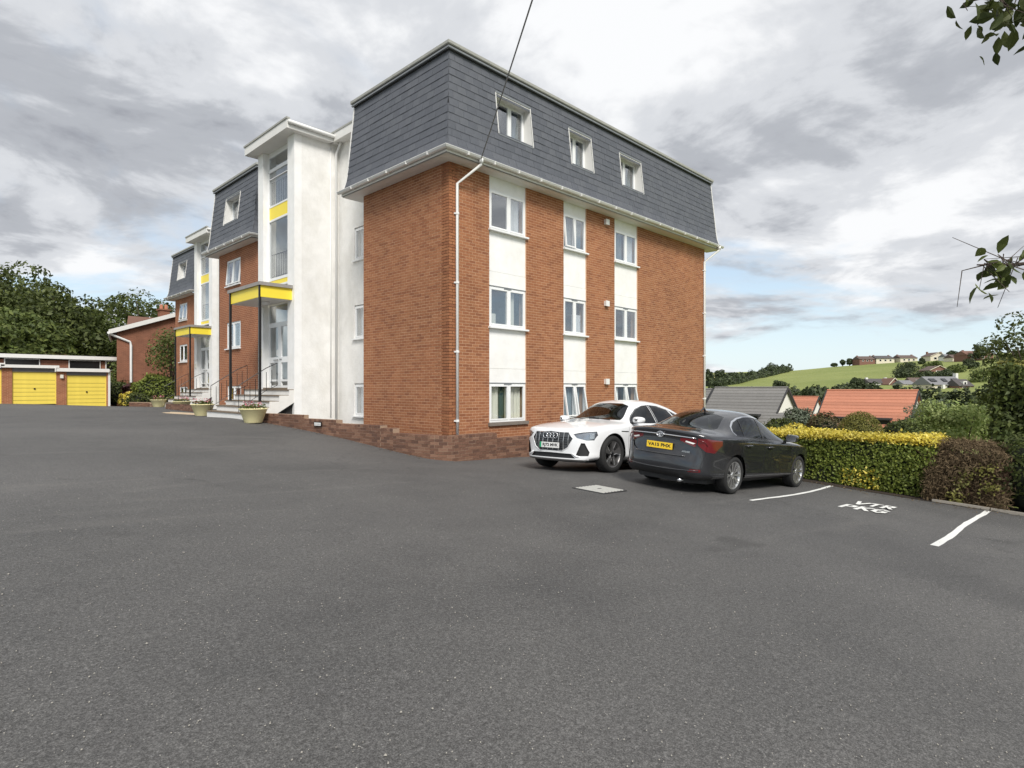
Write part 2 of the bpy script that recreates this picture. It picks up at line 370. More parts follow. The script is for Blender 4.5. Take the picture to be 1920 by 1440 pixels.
class MB:
    def __init__(s): s.v = []; s.f = []
    def add(s, vs, fs):
        b = len(s.v); s.v += [tuple(p) for p in vs]; s.f += [tuple(i + b for i in f) for f in fs]; return s
    def box(s, x0, x1, y0, y1, z0, z1):
        if x0 > x1: x0, x1 = x1, x0
        if y0 > y1: y0, y1 = y1, y0
        return s.add([(x0, y0, z0), (x1, y0, z0), (x1, y1, z0), (x0, y1, z0), (x0, y0, z1), (x1, y0, z1), (x1, y1, z1), (x0, y1, z1)],
                     [(3, 2, 1, 0), (4, 5, 6, 7), (0, 1, 5, 4), (1, 2, 6, 5), (2, 3, 7, 6), (3, 0, 4, 7)])
    def hexa(s, p):            # eight corners, bottom ring then top ring
        return s.add(p, [(3, 2, 1, 0), (4, 5, 6, 7), (0, 1, 5, 4), (1, 2, 6, 5), (2, 3, 7, 6), (3, 0, 4, 7)])
    def prism(s, poly, z0, z1):
        n = len(poly); v = [(x, y, z0) for x, y in poly] + [(x, y, z1) for x, y in poly]
        return s.add(v, [tuple(range(n - 1, -1, -1)), tuple(range(n, 2 * n))] + [(i, (i + 1) % n, n + (i + 1) % n, n + i) for i in range(n)])
    def extrude(s, poly, d):   # a 3D polygon thickened by vector d
        n = len(poly); d = Vector(d); v = [Vector(p) for p in poly]; v = v + [p + d for p in v]
        return s.add(v, [tuple(range(n - 1, -1, -1)), tuple(range(n, 2 * n))] + [(i, (i + 1) % n, n + (i + 1) % n, n + i) for i in range(n)])
    def tube(s, pts, r, n=8, cap=True):
        pts = [Vector(p) for p in pts]; m = len(pts)
        rs = r if isinstance(r, (list, tuple)) else [r] * m
        rings = []; up = None
        for i, p in enumerate(pts):
            d = (pts[min(i + 1, m - 1)] - pts[max(i - 1, 0)]).normalized()
            if up is None: up = Vector((0, 0, 1)) if abs(d.z) < 0.9 else Vector((1, 0, 0))
            a = d.cross(up).normalized(); b = a.cross(d).normalized(); up = b
            rings.append([p + (a * math.cos(2 * math.pi * k / n) + b * math.sin(2 * math.pi * k / n)) * rs[i] for k in range(n)])
        v = [q for ring in rings for q in ring]; f = []
        for i in range(m - 1):
            for k in range(n): f.append((i * n + k, (i + 1) * n + k, (i + 1) * n + (k + 1) % n, i * n + (k + 1) % n))
        if cap: f += [tuple(range(n)), tuple((m - 1) * n + k for k in range(n - 1, -1, -1))]
        return s.add(v, f)
    def lathe(s, prof, c=(0, 0, 0), n=24, axis='z', closed=False):
        v = []; m = len(prof)
        for k in range(n):
            a = 2 * math.pi * k / n; ca, sa = math.cos(a), math.sin(a)
            for r, h in prof:
                v.append((c[0] + r * ca, c[1] + r * sa, c[2] + h) if axis == 'z' else (c[0] + r * ca, c[1] + h, c[2] + r * sa))
        f = []
        for k in range(n):
            for i in range(m if closed else m - 1):
                j = (i + 1) % m; f.append((k * m + i, ((k + 1) % n) * m + i, ((k + 1) % n) * m + j, k * m + j))
        return s.add(v, f)
    def mesh(s, name='mesh'):
        me = bpy.data.meshes.new(name); me.from_pydata(s.v, [], s.f); me.update(); return me
    def build(s, name, mat, parent=None, smooth=False):
        o = link(name, s.mesh(name), mat, None, smooth)
        if parent is not None: unparent_offset(o, parent)
        return o
    def rbuild(s, name, mat, parent=None, smooth=False):      # vertices already in the parent's own space
        return link(name, s.mesh(name), mat, parent, smooth)
def np_mesh(name, V, F):
    me = bpy.data.meshes.new(name); n = len(F); k = F.shape[1]
    me.vertices.add(len(V)); me.vertices.foreach_set('co', np.ascontiguousarray(V, dtype=np.float32).ravel())
    me.loops.add(n * k); me.loops.foreach_set('vertex_index', np.ascontiguousarray(F, dtype=np.int32).ravel())
    me.polygons.add(n); me.polygons.foreach_set('loop_start', np.arange(n, dtype=np.int32) * k)
    me.update(calc_edges=True); me.validate(); return me
def text_mesh(txt, size, bold=0.0, sx=1.0):
    cu = bpy.data.curves.new('lettering', 'FONT'); cu.body = txt; cu.size = size; cu.offset = bold; cu.align_x = 'CENTER'; cu.align_y = 'CENTER'
    o = bpy.data.objects.new('lettering_tmp', cu); COL.objects.link(o)
    dg = bpy.context.evaluated_depsgraph_get(); me = bpy.data.meshes.new_from_object(o.evaluated_get(dg))
    bpy.data.objects.remove(o)
    for v in me.vertices: v.co.x *= sx
    me.materials.clear()
    return me
# pixels of the photograph (1920 x 1440) to directions and places
def ray(x, y):
    xp = (x - CX) / FPX
    return Vector((FW[0] + RT[0] * xp, FW[1] + RT[1] * xp, (HY - y) / FPX))
def at_z(x, Z, y=HY): return ray(x, y) * Z
def cam2w(X, Z, z=0.0): return Vector((FW[0] * Z + RT[0] * X, FW[1] * Z + RT[1] * X, z))
# ---------------------------------------------------------------- ground
CTRL = np.array([(0, 0, -1.47), (10.3, 4.76, -1.87), (12.93, 4.55, -2.05), (10.3, 7.3, -1.74), (10.3, 9.0, -1.79), (9, 11.6, -1.73), (12, 11.1, -1.86),
                 (15, 10.5, -2.10), (8.5, 14.9, -1.38), (8, 18.3, -1.10), (7.6, 19.5, -1.0), (7.6, 22.9, -1.02), (10.4, 36.5, -1.06), (9.4, 46.6, -1.18),
                 (5.6, 46.6, -0.97), (0, 46.6, -0.8), (14.3, 2.38, -2.22), (14.3, 1.08, -2.29), (14.3, 4.83, -2.06), (9.3, 1.6, -1.98), (-10, 0, -0.95), (0, 10, -1.15),
                 (0, 22, -0.95), (-10, 30, -0.7), (0, -10, -2.0), (12, -10, -2.9), (8.6, 30, -1.05)], float)
def _tps(r): return np.where(r > 1e-9, r * r * np.log(np.maximum(r, 1e-9)), 0.0)
_n = len(CTRL); _P = np.hstack([np.ones((_n, 1)), CTRL[:, :2]])
_K = _tps(np.linalg.norm(CTRL[:, None, :2] - CTRL[None, :, :2], axis=2)) + 0.4 * np.eye(_n)
_A = np.block([[_K, _P], [_P.T, np.zeros((3, 3))]])
_W = np.linalg.solve(_A, np.concatenate([CTRL[:, 2], np.zeros(3)]))
def gz_arr(u, v):
    u = np.clip(u, -14, 15.2); v = np.clip(v, -14, 50)
    d = np.sqrt((u[..., None] - CTRL[:, 0]) ** 2 + (v[..., None] - CTRL[:, 1]) ** 2)
    return _tps(d) @ _W[:_n] + _W[_n] + _W[_n + 1] * u + _W[_n + 2] * v
def gz(u, v): return float(gz_arr(np.array([float(u)]), np.array([float(v)]))[0])
def sstep(a, b, x): t = np.clip((x - a) / (b - a), 0, 1); return t * t * (3 - 2 * t)
AZ = np.array([-180, -60, -30, -10, 0, 10, 18, 24.8, 28, 33, 38.3, 41, 55, 80, 120, 180.0])
EL = np.array([0.0, 0.0, 0.0, 0.010, 0.014, 0.020, 0.026, 0.0285, 0.036, 0.0435, 0.056, 0.062, 0.065, 0.04, 0.0, 0.0])
def terrain_arr(u, v):
    X = u * RT[0] + v * RT[1]; Z = u * FW[0] + v * FW[1]
    r = np.sqrt(u * u + v * v); az = np.degrees(np.arctan2(X, Z))
    base = gz_arr(u, v)
    drop = sstep(15.2, 30, u) * 4.2 * (1 - sstep(42, 60, v))
    near = base - drop - 0.07
    near = near + (-5.8 - near) * sstep(60, 110, r) * sstep(-5, 8, az) * (1 - sstep(90, 120, az))
    crest = np.interp(az, AZ, EL) * 380 * np.maximum(np.cos(np.radians(az)), 0.35)
    t = np.clip((r - 90) / 290, 0, 1)
    hill = (crest + 5.8) * t ** 1.3 * (np.interp(az, AZ, EL) > 0.001)
    past = sstep(390, 900, r) * (crest + 4)
    return near + hill - past * (r > 385)
def tz(u, v): return float(terrain_arr(np.array([float(u)]), np.array([float(v)]))[0])
def hit_ground(x, y, fn=gz):
    """where the sight line through a pixel of the photograph meets the ground"""
    d = ray(x, y); lo = None
    for Z in np.concatenate([np.arange(1, 80, 0.25), np.arange(80, 700, 1.0)]):
        if d.z * Z < fn(d.x * Z, d.y * Z): return d * Z
    return None
# terrain: one sheet from underfoot to the horizon
radii = np.concatenate([np.linspace(0.5, 60, 70), np.linspace(62, 130, 30), np.linspace(134, 420, 70), [460, 520, 600, 750, 1000, 1500, 2500, 5000]])
azs = np.concatenate([np.arange(-180, -45, 5), np.arange(-45, 46, 0.75), np.arange(48, 180, 5)])
RR, AA = np.meshgrid(radii, np.radians(azs), indexing='ij')
Xc, Zc = RR * np.sin(AA), RR * np.cos(AA)
U, V = FW[0] * Zc + RT[0] * Xc, FW[1] * Zc + RT[1] * Xc
T = terrain_arr(U, V)
T = T + np.where(RR > 95, 0.25 * np.sin(U * 0.11) * np.cos(V * 0.09), 0)
na = len(azs); nr = len(radii)
Vt = np.stack([U, V, T], -1).reshape(-1, 3)
F = []
for i in range(nr - 1):
    for j in range(na):
        F.append((i * na + j, (i + 1) * na + j, (i + 1) * na + (j + 1) % na, i * na + (j + 1) % na))
Vt = np.vstack([Vt, [[0, 0, gz(0, 0) - 0.07]]])
ground = link('ground', np_mesh('ground', Vt, np.array(F)), 'grass', smooth=True); tag(ground, 'rolling green ground running from the car park to the far hill', 'ground', kind='structure')
# car park
us = np.concatenate([np.arange(-60, -13.5, 3.1), np.arange(-13.5, 15.21, 0.41)]); vs_ = np.concatenate([np.arange(-60, -13.5, 3.1), np.arange(-13.5, 48.3, 0.43)])
UU, VV = np.meshgrid(us, vs_, indexing='ij')
ZZ = gz_arr(UU, VV) + 0.004 * np.sin(UU * 1.7 + 1) * np.sin(VV * 1.3)
W_, H_ = UU.shape
idx = np.arange(W_ * H_).reshape(W_, H_)
F = np.stack([idx[:-1, :-1], idx[1:, :-1], idx[1:, 1:], idx[:-1, 1:]], -1).reshape(-1, 4)
car_park = link('car_park', np_mesh('car_park', np.stack([UU, VV, ZZ], -1).reshape(-1, 3), F), 'asphalt', smooth=True)
tag(car_park, 'worn dark grey asphalt car park sloping down to the hedge', 'car park', kind='structure')
def drape(poly2d, name, mat, parent, lift=0.006, cut=0.2):
    """a painted sheet that follows the asphalt"""
    bm = bmesh.new(); bm.faces.new([bm.verts.new((x, y, 0)) for x, y in poly2d])
    xs = [p[0] for p in poly2d]; ys = [p[1] for p in poly2d]
    for ax, lo, hi in ((0, min(xs), max(xs)), (1, min(ys), max(ys))):
        for c in np.arange(lo + cut, hi, cut):
            bmesh.ops.bisect_plane(bm, geom=bm.verts[:] + bm.edges[:] + bm.faces[:], plane_co=(c, 0, 0) if ax == 0 else (0, c, 0), plane_no=(1, 0, 0) if ax == 0 else (0, 1, 0))
    for vv in bm.verts: vv.co.z = gz(vv.co.x, vv.co.y) + lift + 0.004 * math.sin(vv.co.x * 1.7 + 1) * math.sin(vv.co.y * 1.3)
    bmesh.ops.triangulate(bm, faces=bm.faces[:])
    me = bpy.data.meshes.new(name); bm.to_mesh(me); bm.free()
    o = link(name, me, mat, parent); return o
def wavy_line(p0, p1, w, n=16, amp=0.02, seed=1):
    r = random.Random(seed); L = []; Rr = []
    d = Vector((p1[0] - p0[0], p1[1] - p0[1])); nrm = Vector((-d.y, d.x)).normalized()
    ph = r.random() * 6
    for i in range(n + 1):
        t = i / n; c = Vector(p0) + d * t + nrm * amp * math.sin(ph + t * 7)
        L.append(c + nrm * (w / 2 + r.uniform(-.006, .006))); Rr.append(c - nrm * (w / 2 + r.uniform(-.006, .006)))
    return [tuple(p) for p in L] + [tuple(p) for p in reversed(Rr)]
a_ = hit_ground(1409, 940); b_ = hit_ground(1568, 912)
drape(wavy_line((a_.x, a_.y), (b_.x, b_.y), 0.072, amp=0.012, seed=3), 'painted_line', 'white_paint', car_park)
a_ = hit_ground(1750, 1027); b_ = hit_ground(1851, 961)
drape(wavy_line((a_.x, a_.y), (b_.x, b_.y), 0.085, amp=0.016, seed=5), 'painted_line', 'white_paint', car_park)
# VTR / PKG in hand-painted capitals, each a stroke of its own width; text x runs along -Y, text up along +X
GLY = {'V': [[(0, 1), (.42, 0), (1.0, .95)]], 'T': [[(0, 1), (1, 1)], [(.5, 1), (.5, 0)]], 'R': [[(0, 0), (0, 1), (.8, .95), (.8, .55), (0, .5)], [(.35, .5), (.95, 0)]],
       'P': [[(0, 0), (0, 1), (.85, .95), (.85, .5), (0, .45)]], 'K': [[(0, 0), (0, 1)], [(.9, 1), (0, .45)], [(.3, .55), (1, 0)]], 'G': [[(.95, .85), (.5, 1), (0, .75), (0, .25), (.5, 0), (.95, .15), (.95, .45), (.55, .45)]]}
def letter(ch, u0, v0, w, h, th):
    for st in GLY[ch]:
        for (ax, ay), (bx, by) in zip(st[:-1], st[1:]):
            p = Vector((u0 + ay * h, v0 - ax * w)); q = Vector((u0 + by * h, v0 - bx * w))
            d = (q - p).normalized() * th * 0.45; n_ = Vector((-d.y, d.x)).normalized() * th / 2
            drape([tuple(p - d + n_), tuple(q + d + n_), tuple(q + d - n_), tuple(p - d - n_)], 'painted_stroke', 'white_paint', lett, 0.006 + 0.0008 * len(lett.children), 0.3)
lett = empty('painted_lettering'); lett.parent = car_park
p1_ = hit_ground(1577, 950); p2_ = hit_ground(1668, 963)
w_ = (p1_.y - p2_.y) / 3.5
for k, ch in enumerate('PKG'): letter(ch, p1_.x - 0.05, p1_.y - k * w_ * 1.25, w_ * 0.85, 0.46, 0.068)
q1_ = hit_ground(1601, 944)
for k, ch in enumerate('VTR'): letter(ch, p1_.x + 0.58 , q1_.y - 0.02 - k * w_ * 1.18, w_ * (0.95 if k == 0 else 0.75), 0.42, 0.06)
# sandy patch by the far steps, earth strip under the hedge
s_ = hit_ground(350, 776)
drape([(s_.x + 0.9 * math.cos(a) * (1 + .2 * math.sin(3 * a)) * 0.6, s_.y + 2.2 * math.sin(a) * (1 + .15 * math.cos(5 * a))) for a in np.linspace(0, 6.1, 18)], 'sandy_patch', 'sand_patch', car_park, 0.005, 0.8)
drape([(14.0, -3), (14.05, 1.2), (14.0, 2.2), (13.95, 4), (14.0, 5.5), (14.05, 8), (15.1, 8), (15.1, -3)], 'earth_strip', 'soil', car_park, 0.008, 0.4)
# drain cover: an open steel grid in a frame
dc = hit_ground(1124, 921)
cover = empty('drain_cover', (dc.x, dc.y, gz(dc.x, dc.y) + 0.004)); tag(cover, 'square pale steel access cover set in the asphalt by the dark saloon', 'drain cover')
_gx = (gz(dc.x + .4, dc.y) - gz(dc.x - .4, dc.y)) / .8; _gy = (gz(dc.x, dc.y + .4) - gz(dc.x, dc.y - .4)) / .8
cover.rotation_euler = (math.atan(_gy), -math.atan(_gx), 0)
S = 0.29
MB().box(-S, S, -S, S, 0.0, 0.006).rbuild('plate', 'cover_metal', cover)
f = MB()
for s in (-1, 1): f.box(s * S, s * (S + .035), -S - .035, S + .035, 0, 0.010); f.box(-S, S, s * S, s * (S + .035), 0, 0.010)
f.rbuild('frame', 'dark_trim', cover)
_ribm = MB().box(-0.022, 0.022, -S * .97, S * .97, 0.006, 0.016).mesh('rib')
for k in range(7):
    o = link('rib', _ribm, 'cover_metal', cover); o.location.x = -S + 0.03 + k * (2 * S - .06) / 6
_gm = MB().box(-0.022, 0.022, -S * .97, S * .97, 0.0062, 0.0085).mesh('groove')
for k in range(6):
    o = link('groove', _gm, 'far_roof_dark', cover); o.location.x = -S + 0.03 + (k + .5) * (2 * S - .06) / 6
MB().box(-0.05, 0.05, -0.015, 0.015, 0.016, 0.018).rbuild('key_slot', 'dark_trim', cover)
# ---------------------------------------------------------------- apartment building
apt = empty('apartment_building', (9.61, 11.7, -1.9))
tag(apt, 'four-storey brick apartment block with slate mansard roof, white stair towers and yellow canopies', 'apartment building')
class Plane:
    """a wall plane; a runs along it, d into the wall, z up"""
    def __init__(s, kind, c): s.k = kind; s.c = c
    def p(s, a, d, z): return (a, s.c + d, z) if s.k == 'R' else (s.c + d, a, z)
def pbox(mb, P, a0, a1, d0, d1, z0, z1):
    p, q = P.p(a0, d0, z0), P.p(a1, d1, z1)
    return mb.box(p[0], q[0], p[1], q[1], z0, z1)
def cells(a0, a1, z0, z1, holes):
    As = sorted({a0, a1, *[h[0] for h in holes], *[h[1] for h in holes]}); Zs = sorted({z0, z1, *[h[2] for h in holes], *[h[3] for h in holes]})
    out = []
    for i in range(len(As) - 1):
        run = None
        for j in range(len(Zs) - 1):
            ca, cz = (As[i] + As[i + 1]) / 2, (Zs[j] + Zs[j + 1]) / 2
            inside = not any(h[0] < ca < h[1] and h[2] < cz < h[3] for h in holes) and a0 < ca < a1 and z0 < cz < z1
            if inside:
                if run is None: run = [Zs[j], Zs[j + 1]]
                else: run[1] = Zs[j + 1]
            if (not inside or j == len(Zs) - 2) and run: out.append((As[i], As[i + 1], *run)); run = None
    return out
_UNITB = {}
def brick_wall(P, a0, a1, z0, z1, holes, thick, parent, eye_pick=150, mat='brick_orange', mort='mortar', shift=0.0, name='brick_wall', course=0.075, proud=0.0035):
    w = MB()
    for c in cells(a0, a1, z0, z1, holes): pbox(w, P, c[0], c[1], 0.0, thick, c[2], c[3])
    wall = w.build(name, mort, parent)
    r = random.Random(int(a0 * 100 + z0 * 7)); L = 0.225; bricks = []
    nz = int(math.ceil((z1 - z0) / course))
    for k in range(nz):
        za = z0 + k * course + 0.005; zb = min(za + course - 0.010, z1)
        if zb - za < 0.03: continue
        a = a0 - (L / 2 if k % 2 else 0) + shift
        while a > a0: a -= L
        segs = [(a0, a1)]
        for h in holes:
            if h[2] - 0.02 < (za + zb) / 2 < h[3] + 0.02:
                ns = []
                for s0, s1 in segs:
                    if h[1] <= s0 or h[0] >= s1: ns.append((s0, s1)); continue
                    if s0 < h[0]: ns.append((s0, h[0]))
                    if h[1] < s1: ns.append((h[1], s1))
                segs = ns
        while a < a1:
            for s0, s1 in segs:
                b0, b1 = max(a + 0.005, s0 + (0.0 if s0 == a0 else 0.003)), min(a + L - 0.005, s1)
                if b1 - b0 > 0.03: bricks.append((b0, b1, za, zb, proud * r.uniform(0.55, 1.3)))
            a += L
    def dist(b):
        q = Vector(P.p((b[0] + b[1]) / 2, 0, (b[2] + b[3]) / 2)); return q.length
    bricks.sort(key=dist)
    singles, rest = bricks[:eye_pick], bricks[eye_pick:]
    for b0, b1, za, zb, pr in singles:
        key = (P.k, round(b1 - b0, 2), round(zb - za, 3), round(pr, 3), mat)
        if key not in _UNITB:
            m = MB(); w2 = (b1 - b0) / 2; h2 = (zb - za) / 2
            if P.k == 'R': m.box(-w2, w2, -pr, 0.02, -h2, h2)
            else: m.box(-pr, 0.02, -w2, w2, -h2, h2)
            me = m.mesh('brick'); me.materials.append(MATS[mat]); _UNITB[key] = me
        o = bpy.data.objects.new('brick', _UNITB[key]); COL.objects.link(o)
        o.location = P.p((b0 + b1) / 2, 0, (za + zb) / 2); unparent_offset(o, wall)
    if rest:
        m = MB()
        for b0, b1, za, zb, pr in rest: pbox(m, P, b0, b1, -pr, 0.01, za, zb)
        tag(m.build('brick_courses', mat, wall), kind='stuff')
    return wall
def curtain(P, a0, a1, d, z0, z1, mat, parent, folds=7, amp=0.025):
    n = folds * 4; V = []; F = []
    for i in range(n + 1):
        a = a0 + (a1 - a0) * i / n; o = d + amp * math.sin(i * math.pi / 2 + 0.4)
        V += [P.p(a, o, z0), P.p(a, o + 0.004 * math.sin(i), z1)]
    for i in range(n): F.append((2 * i, 2 * i + 2, 2 * i + 3, 2 * i + 1))
    return MB().add(V, F).build('curtain', mat, parent)
def window(P, a0, a1, z0, z1, d, parent, split=(0.5,), fw=0.055, sill='white', curt=(), openings=(), vent=False, glass='window_glass', sillz=None):
    """frame with mullions (the part), sashes, panes, sill and curtains below it; d = depth of its face behind the wall plane"""
    f = MB()
    pbox(f, P, a0, a1, d, d + .07, z0, z0 + fw); pbox(f, P, a0, a1, d, d + .07, z1 - fw, z1)
    pbox(f, P, a0, a0 + fw, d, d + .07, z0 + fw, z1 - fw); pbox(f, P, a1 - fw, a1, d, d + .07, z0 + fw, z1 - fw)
    xs = [a0 + fw] + [a0 + (a1 - a0) * s for s in split] + [a1 - fw]
    for m in xs[1:-1]: pbox(f, P, m - fw * .55, m + fw * .55, d, d + .07, z0 + fw, z1 - fw)
    win = f.build('window', 'white_upvc', parent)
    for i in range(len(xs) - 1):
        b0 = xs[i] + (fw * .55 if i else 0); b1 = xs[i + 1] - (fw * .55 if i < len(xs) - 2 else 0)
        c0, c1 = z0 + fw, z1 - fw; sw = 0.038
        ang = openings[i] if i < len(openings) else 0
        s = MB(); g = MB(); dd = d - 0.012
        for q in ((b0, b1, c0, c0 + sw), (b0, b1, c1 - sw, c1), (b0, b0 + sw, c0 + sw, c1 - sw), (b1 - sw, b1, c0 + sw, c1 - sw)): pbox(s, P, q[0], q[1], dd, dd + .05, q[2], q[3])
        pbox(g, P, b0 + sw, b1 - sw, dd + .02, dd + .028, c0 + sw, c1 - sw)
        if ang:      # top-hung sash pushed outwards
            hinge = Vector(P.p(b0, dd, c1)); ca, sa = math.cos(ang), math.sin(ang)
            for mb in (s, g):
                nv = []
                for x, y, z in mb.v:
                    dep = (y - hinge.y) if P.k == 'R' else (x - hinge.x); h = z - hinge.z
                    nd, nh = dep * ca + h * sa, h * ca - dep * sa
                    nv.append((x, hinge.y + nd, hinge.z + nh) if P.k == 'R' else (hinge.x + nd, y, hinge.z + nh))
                mb.v = nv
        s.build('sash', 'white_upvc', win); g.build('pane', glass, win)
    if sill:
        s = MB(); sz = z0 if sillz is None else sillz
        if sill == 'white': pbox(s, P, a0 - .04, a1 + .05, d - .11, d + .05, sz - .045, sz - .002)
        else: pbox(s, P, a0 - .05, a1 + .05, -.07, .06, sz - .09, sz - .002)
        s.build('sill', 'white_upvc' if sill == 'white' else 'sill_stone', win)
    if vent:
        v = MB(); pbox(v, P, (a0 + a1) / 2 - .14, (a0 + a1) / 2 + .14, d - .018, d, z1 - .042, z1 - .014); v.build('trickle_vent', 'lead_flashing', win)
    for (t0, t1, zz0, zz1, mt) in curt:
        curtain(P, a0 + (a1 - a0) * t0, a0 + (a1 - a0) * t1, d + .16, z0 + (z1 - z0) * zz0, z0 + (z1 - z0) * zz1, mt, win, max(2, int((t1 - t0) * 9)))
    return win
ROWS = [(4.28, 5.36), (1.66, 2.76), (-0.92, 0.14)]
PANELS = [(11.0, 12.44), (14.1, 15.23), (16.77, 18.17)]
SOF, UEND = 5.70, 23.15
PR = Plane('R', 11.7); PL = Plane('L', 9.61)
# --- near block: right-hand face
holesR = [(a, b, ROWS[2][0] - .02, SOF) for a, b in PANELS]
brick_wall(PR, 9.61, UEND, -2.45, SOF, holesR, 0.28, apt, 150)
brick_wall(PL, 11.7, 15.67, -2.0, SOF, [], 0.28, apt, 150, shift=0.11)
# --- the two white-panelled sides of each strip
curts = {(0, 0): [(.62, .93, .05, .95, 'curtain_white')], (0, 1): [(.55, .8, .0, .92, 'curtain_cream'), (.06, .3, .0, .35, 'curtain_cream')], (0, 2): [(.04, .36, 0, 1, 'curtain_cream'), (.37, .5, 0, 1, 'curtain_teal'), (.53, .78, 0, 1, 'curtain_cream'), (.78, .97, 0, 1, 'curtain_cream')],
         (1, 0): [(.04, .96, .1, 1, 'blind_grey')], (1, 1): [(.55, .95, 0, .6, 'curtain_white')], (1, 2): [(.1, .9, 0, 1, 'blind_grey')],
         (2, 0): [(.04, .5, 0, 1, 'blind_grey'), (.6, .96, 0, 1, 'curtain_white')], (2, 1): [(.08, .2, 0, 1, 'curtain_white'), (.55, .75, 0, 1, 'curtain_white')], (2, 2): [(.1, .35, 0, 1, 'curtain_white'), (.5, .7, 0, 1, 'curtain_teal')]}
for i, (a, b) in enumerate(PANELS):
    zs = [(ROWS[0][1], SOF)] + [(ROWS[1][1], ROWS[0][0] - .045), (ROWS[2][1], ROWS[1][0] - .045)]
    for j, (z0, z1) in enumerate(zs):
        m = MB()
        if j == 0: pbox(m, PR, a, b, .035, .25, z0, z1)
        else:
            br = z0 + (z1 - z0) * 0.27
            pbox(m, PR, a, b, .028, .25, z0, br - .006); pbox(m, PR, a, b, .05, .25, br - .006, br + .006); pbox(m, PR, a, b, .035, .25, br + .006, z1)
        m.build('render_panel', 'white_panel', apt)
        if j: h = MB(); pbox(h, PR, a - .0, b + .0, .012, .03, z0 - .004, z0 + .014); h.build('drip_strip', 'lead_flashing', apt)
    for j, (z0, z1) in enumerate(ROWS):
        op = ()
        if j == 2 and i == 1: op = (R(9), R(10))
        if j == 2 and i == 2: op = (R(9), R(11))
        if j == 0 and i == 1: op = (R(5), 0)
        window(PR, a + .006, b - .006, z0, z1, .03, apt, (0.53,) if i == 0 else (0.5,), sill='white' if j < 2 else 'stone', curt=curts[(i, j)], openings=op, vent=(j > 0), glass='clear_glass' if j == 2 else 'window_glass')
# wall vents and a mortar smear
for z in (5.48, 2.8, 0.23):
    m = MB(); pbox(m, PR, 16.18, 16.34, -.09, .02, z - .09, z + .07); pbox(m, PR, 16.165, 16.355, -.10, -.085, z - .10, z + .08)
    m.build('wall_vent', 'white_pipe', apt)
# solid dark grey core so that the rooms behind the panes look dim
MB().box(10.9, 22.9, 13.1, 26.0, -2.4, 8.3).build('dark_backing', 'room', apt)
m = MB(); m.box(22.87, 23.15, 11.98, 30.0, -2.9, SOF); m.build('end_wall', 'brick_far', apt)
# --- eaves strips that run round the corner: profile points (outward offset, z)
def lstrip(prof, cu, cv, uend, vend, name, mat, parent, closed=True):
    V = []; n = len(prof)
    for o, z in prof: V.append((cu - o, vend, z))
    for o, z in prof: V.append((cu - o, cv - o, z))
    for o, z in prof: V.append((uend, cv - o, z))
    F = []
    for s in range(2):
        for i in range(n if closed else n - 1):
            j = (i + 1) % n; F.append((s * n + i, s * n + j, (s + 1) * n + j, (s + 1) * n + i))
    if closed: F += [tuple(range(n)), tuple(range(3 * n - 1, 2 * n - 1, -1))]
    return MB().add(V, F).build(name, mat, parent)
def gutter_prof(o, z, r=0.062):
    p = [(o + r + r * math.cos(t), z - r * 0.95 * math.sin(t)) for t in np.linspace(math.pi, 0, 9)]
    return p + [(o + 2 * r + .012, z), (o + 2 * r + .012, z + .014), (o - .005, z + .014), (o - .005, z)]
PROF = [(0.0, 5.86), (0.09, 5.98), (0.155, 6.16), (0.195, 6.38), (0.44, 8.52)]      # (inset, z) of the slate face
def inset(z): return float(np.interp(z, [p[1] for p in PROF], [p[0] for p in PROF]))
NROW = 13; ROWZ = np.concatenate([[5.87], np.linspace(6.06, 8.52, NROW)])
roof_singles = [300]
def slate_face(base, along, out, length, hip0, holes, parent, seed, width=0.30, singles=False, end1=None):
    """slates on one face. base: eaves start corner, along: unit vector, out: outward normal; hip0: the start is mitred"""
    along = Vector(along); out = Vector(out); base = Vector(base); r = random.Random(seed); rest = MB()
    for k in range(NROW):
        z0, z1 = ROWZ[k] - (0.03 if k else 0), ROWZ[k + 1]; d0, d1 = inset(z0), inset(z1)
        a = -width + (width / 2 if k % 2 else 0)
        while a < length:
            p0, p1 = a + .0025, a + width - .0025
            segs = [(p0, p1)]
            for h in holes:
                if h[2] < (z0 + z1) / 2 + .02 and h[3] > (z0 + z1) / 2 - .02:
                    ns = []
                    for s0, s1 in segs:
                        if h[1] <= s0 or h[0] >= s1: ns.append((s0, s1)); continue
                        if s0 < h[0]: ns.append((s0, h[0]))
                        if h[1] < s1: ns.append((h[1], s1))
                    segs = ns
            for s0, s1 in segs:
                lo0, lo1 = max(s0, d0 if hip0 else 0), min(s1, length); up0, up1 = max(s0, d1 if hip0 else 0), min(s1, length)
                if lo1 - lo0 < 0.03: continue
                up0 = min(up0, up1)
                pr = 0.013 * r.uniform(.8, 1.35); t = 0.007
                def pt(aa, z, o): return base + along * aa - out * (inset(z) - o) + Vector((0, 0, z - base.z))
                P8 = [pt(lo0, z0, pr - t), pt(lo1, z0, pr - t), pt(lo1, z0, pr), pt(lo0, z0, pr), pt(up0, z1, -.006), pt(up1, z1, -.006), pt(up1, z1, .002), pt(up0, z1, .002)]
                P8 = [P8[0], P8[1], P8[2], P8[3], P8[4], P8[5], P8[6], P8[7]]
                faces = [(0, 1, 2, 3), (7, 6, 5, 4), (3, 2, 6, 7), (0, 4, 5, 1), (0, 3, 7, 4), (1, 5, 6, 2)]
                if singles and roof_singles[0] > 0 and lo0 > 0.02 and a < 6.2:
                    roof_singles[0] -= 1
                    c = P8[0].copy()
                    o = link('slate', MB().add([q - c for q in P8], faces).mesh('slate'), 'slate'); o.location = c; unparent_offset(o, parent)
                else: rest.add(P8, faces)
            a += width
    if rest.v: tag(rest.build('slate_courses', 'slate', parent), kind='stuff')
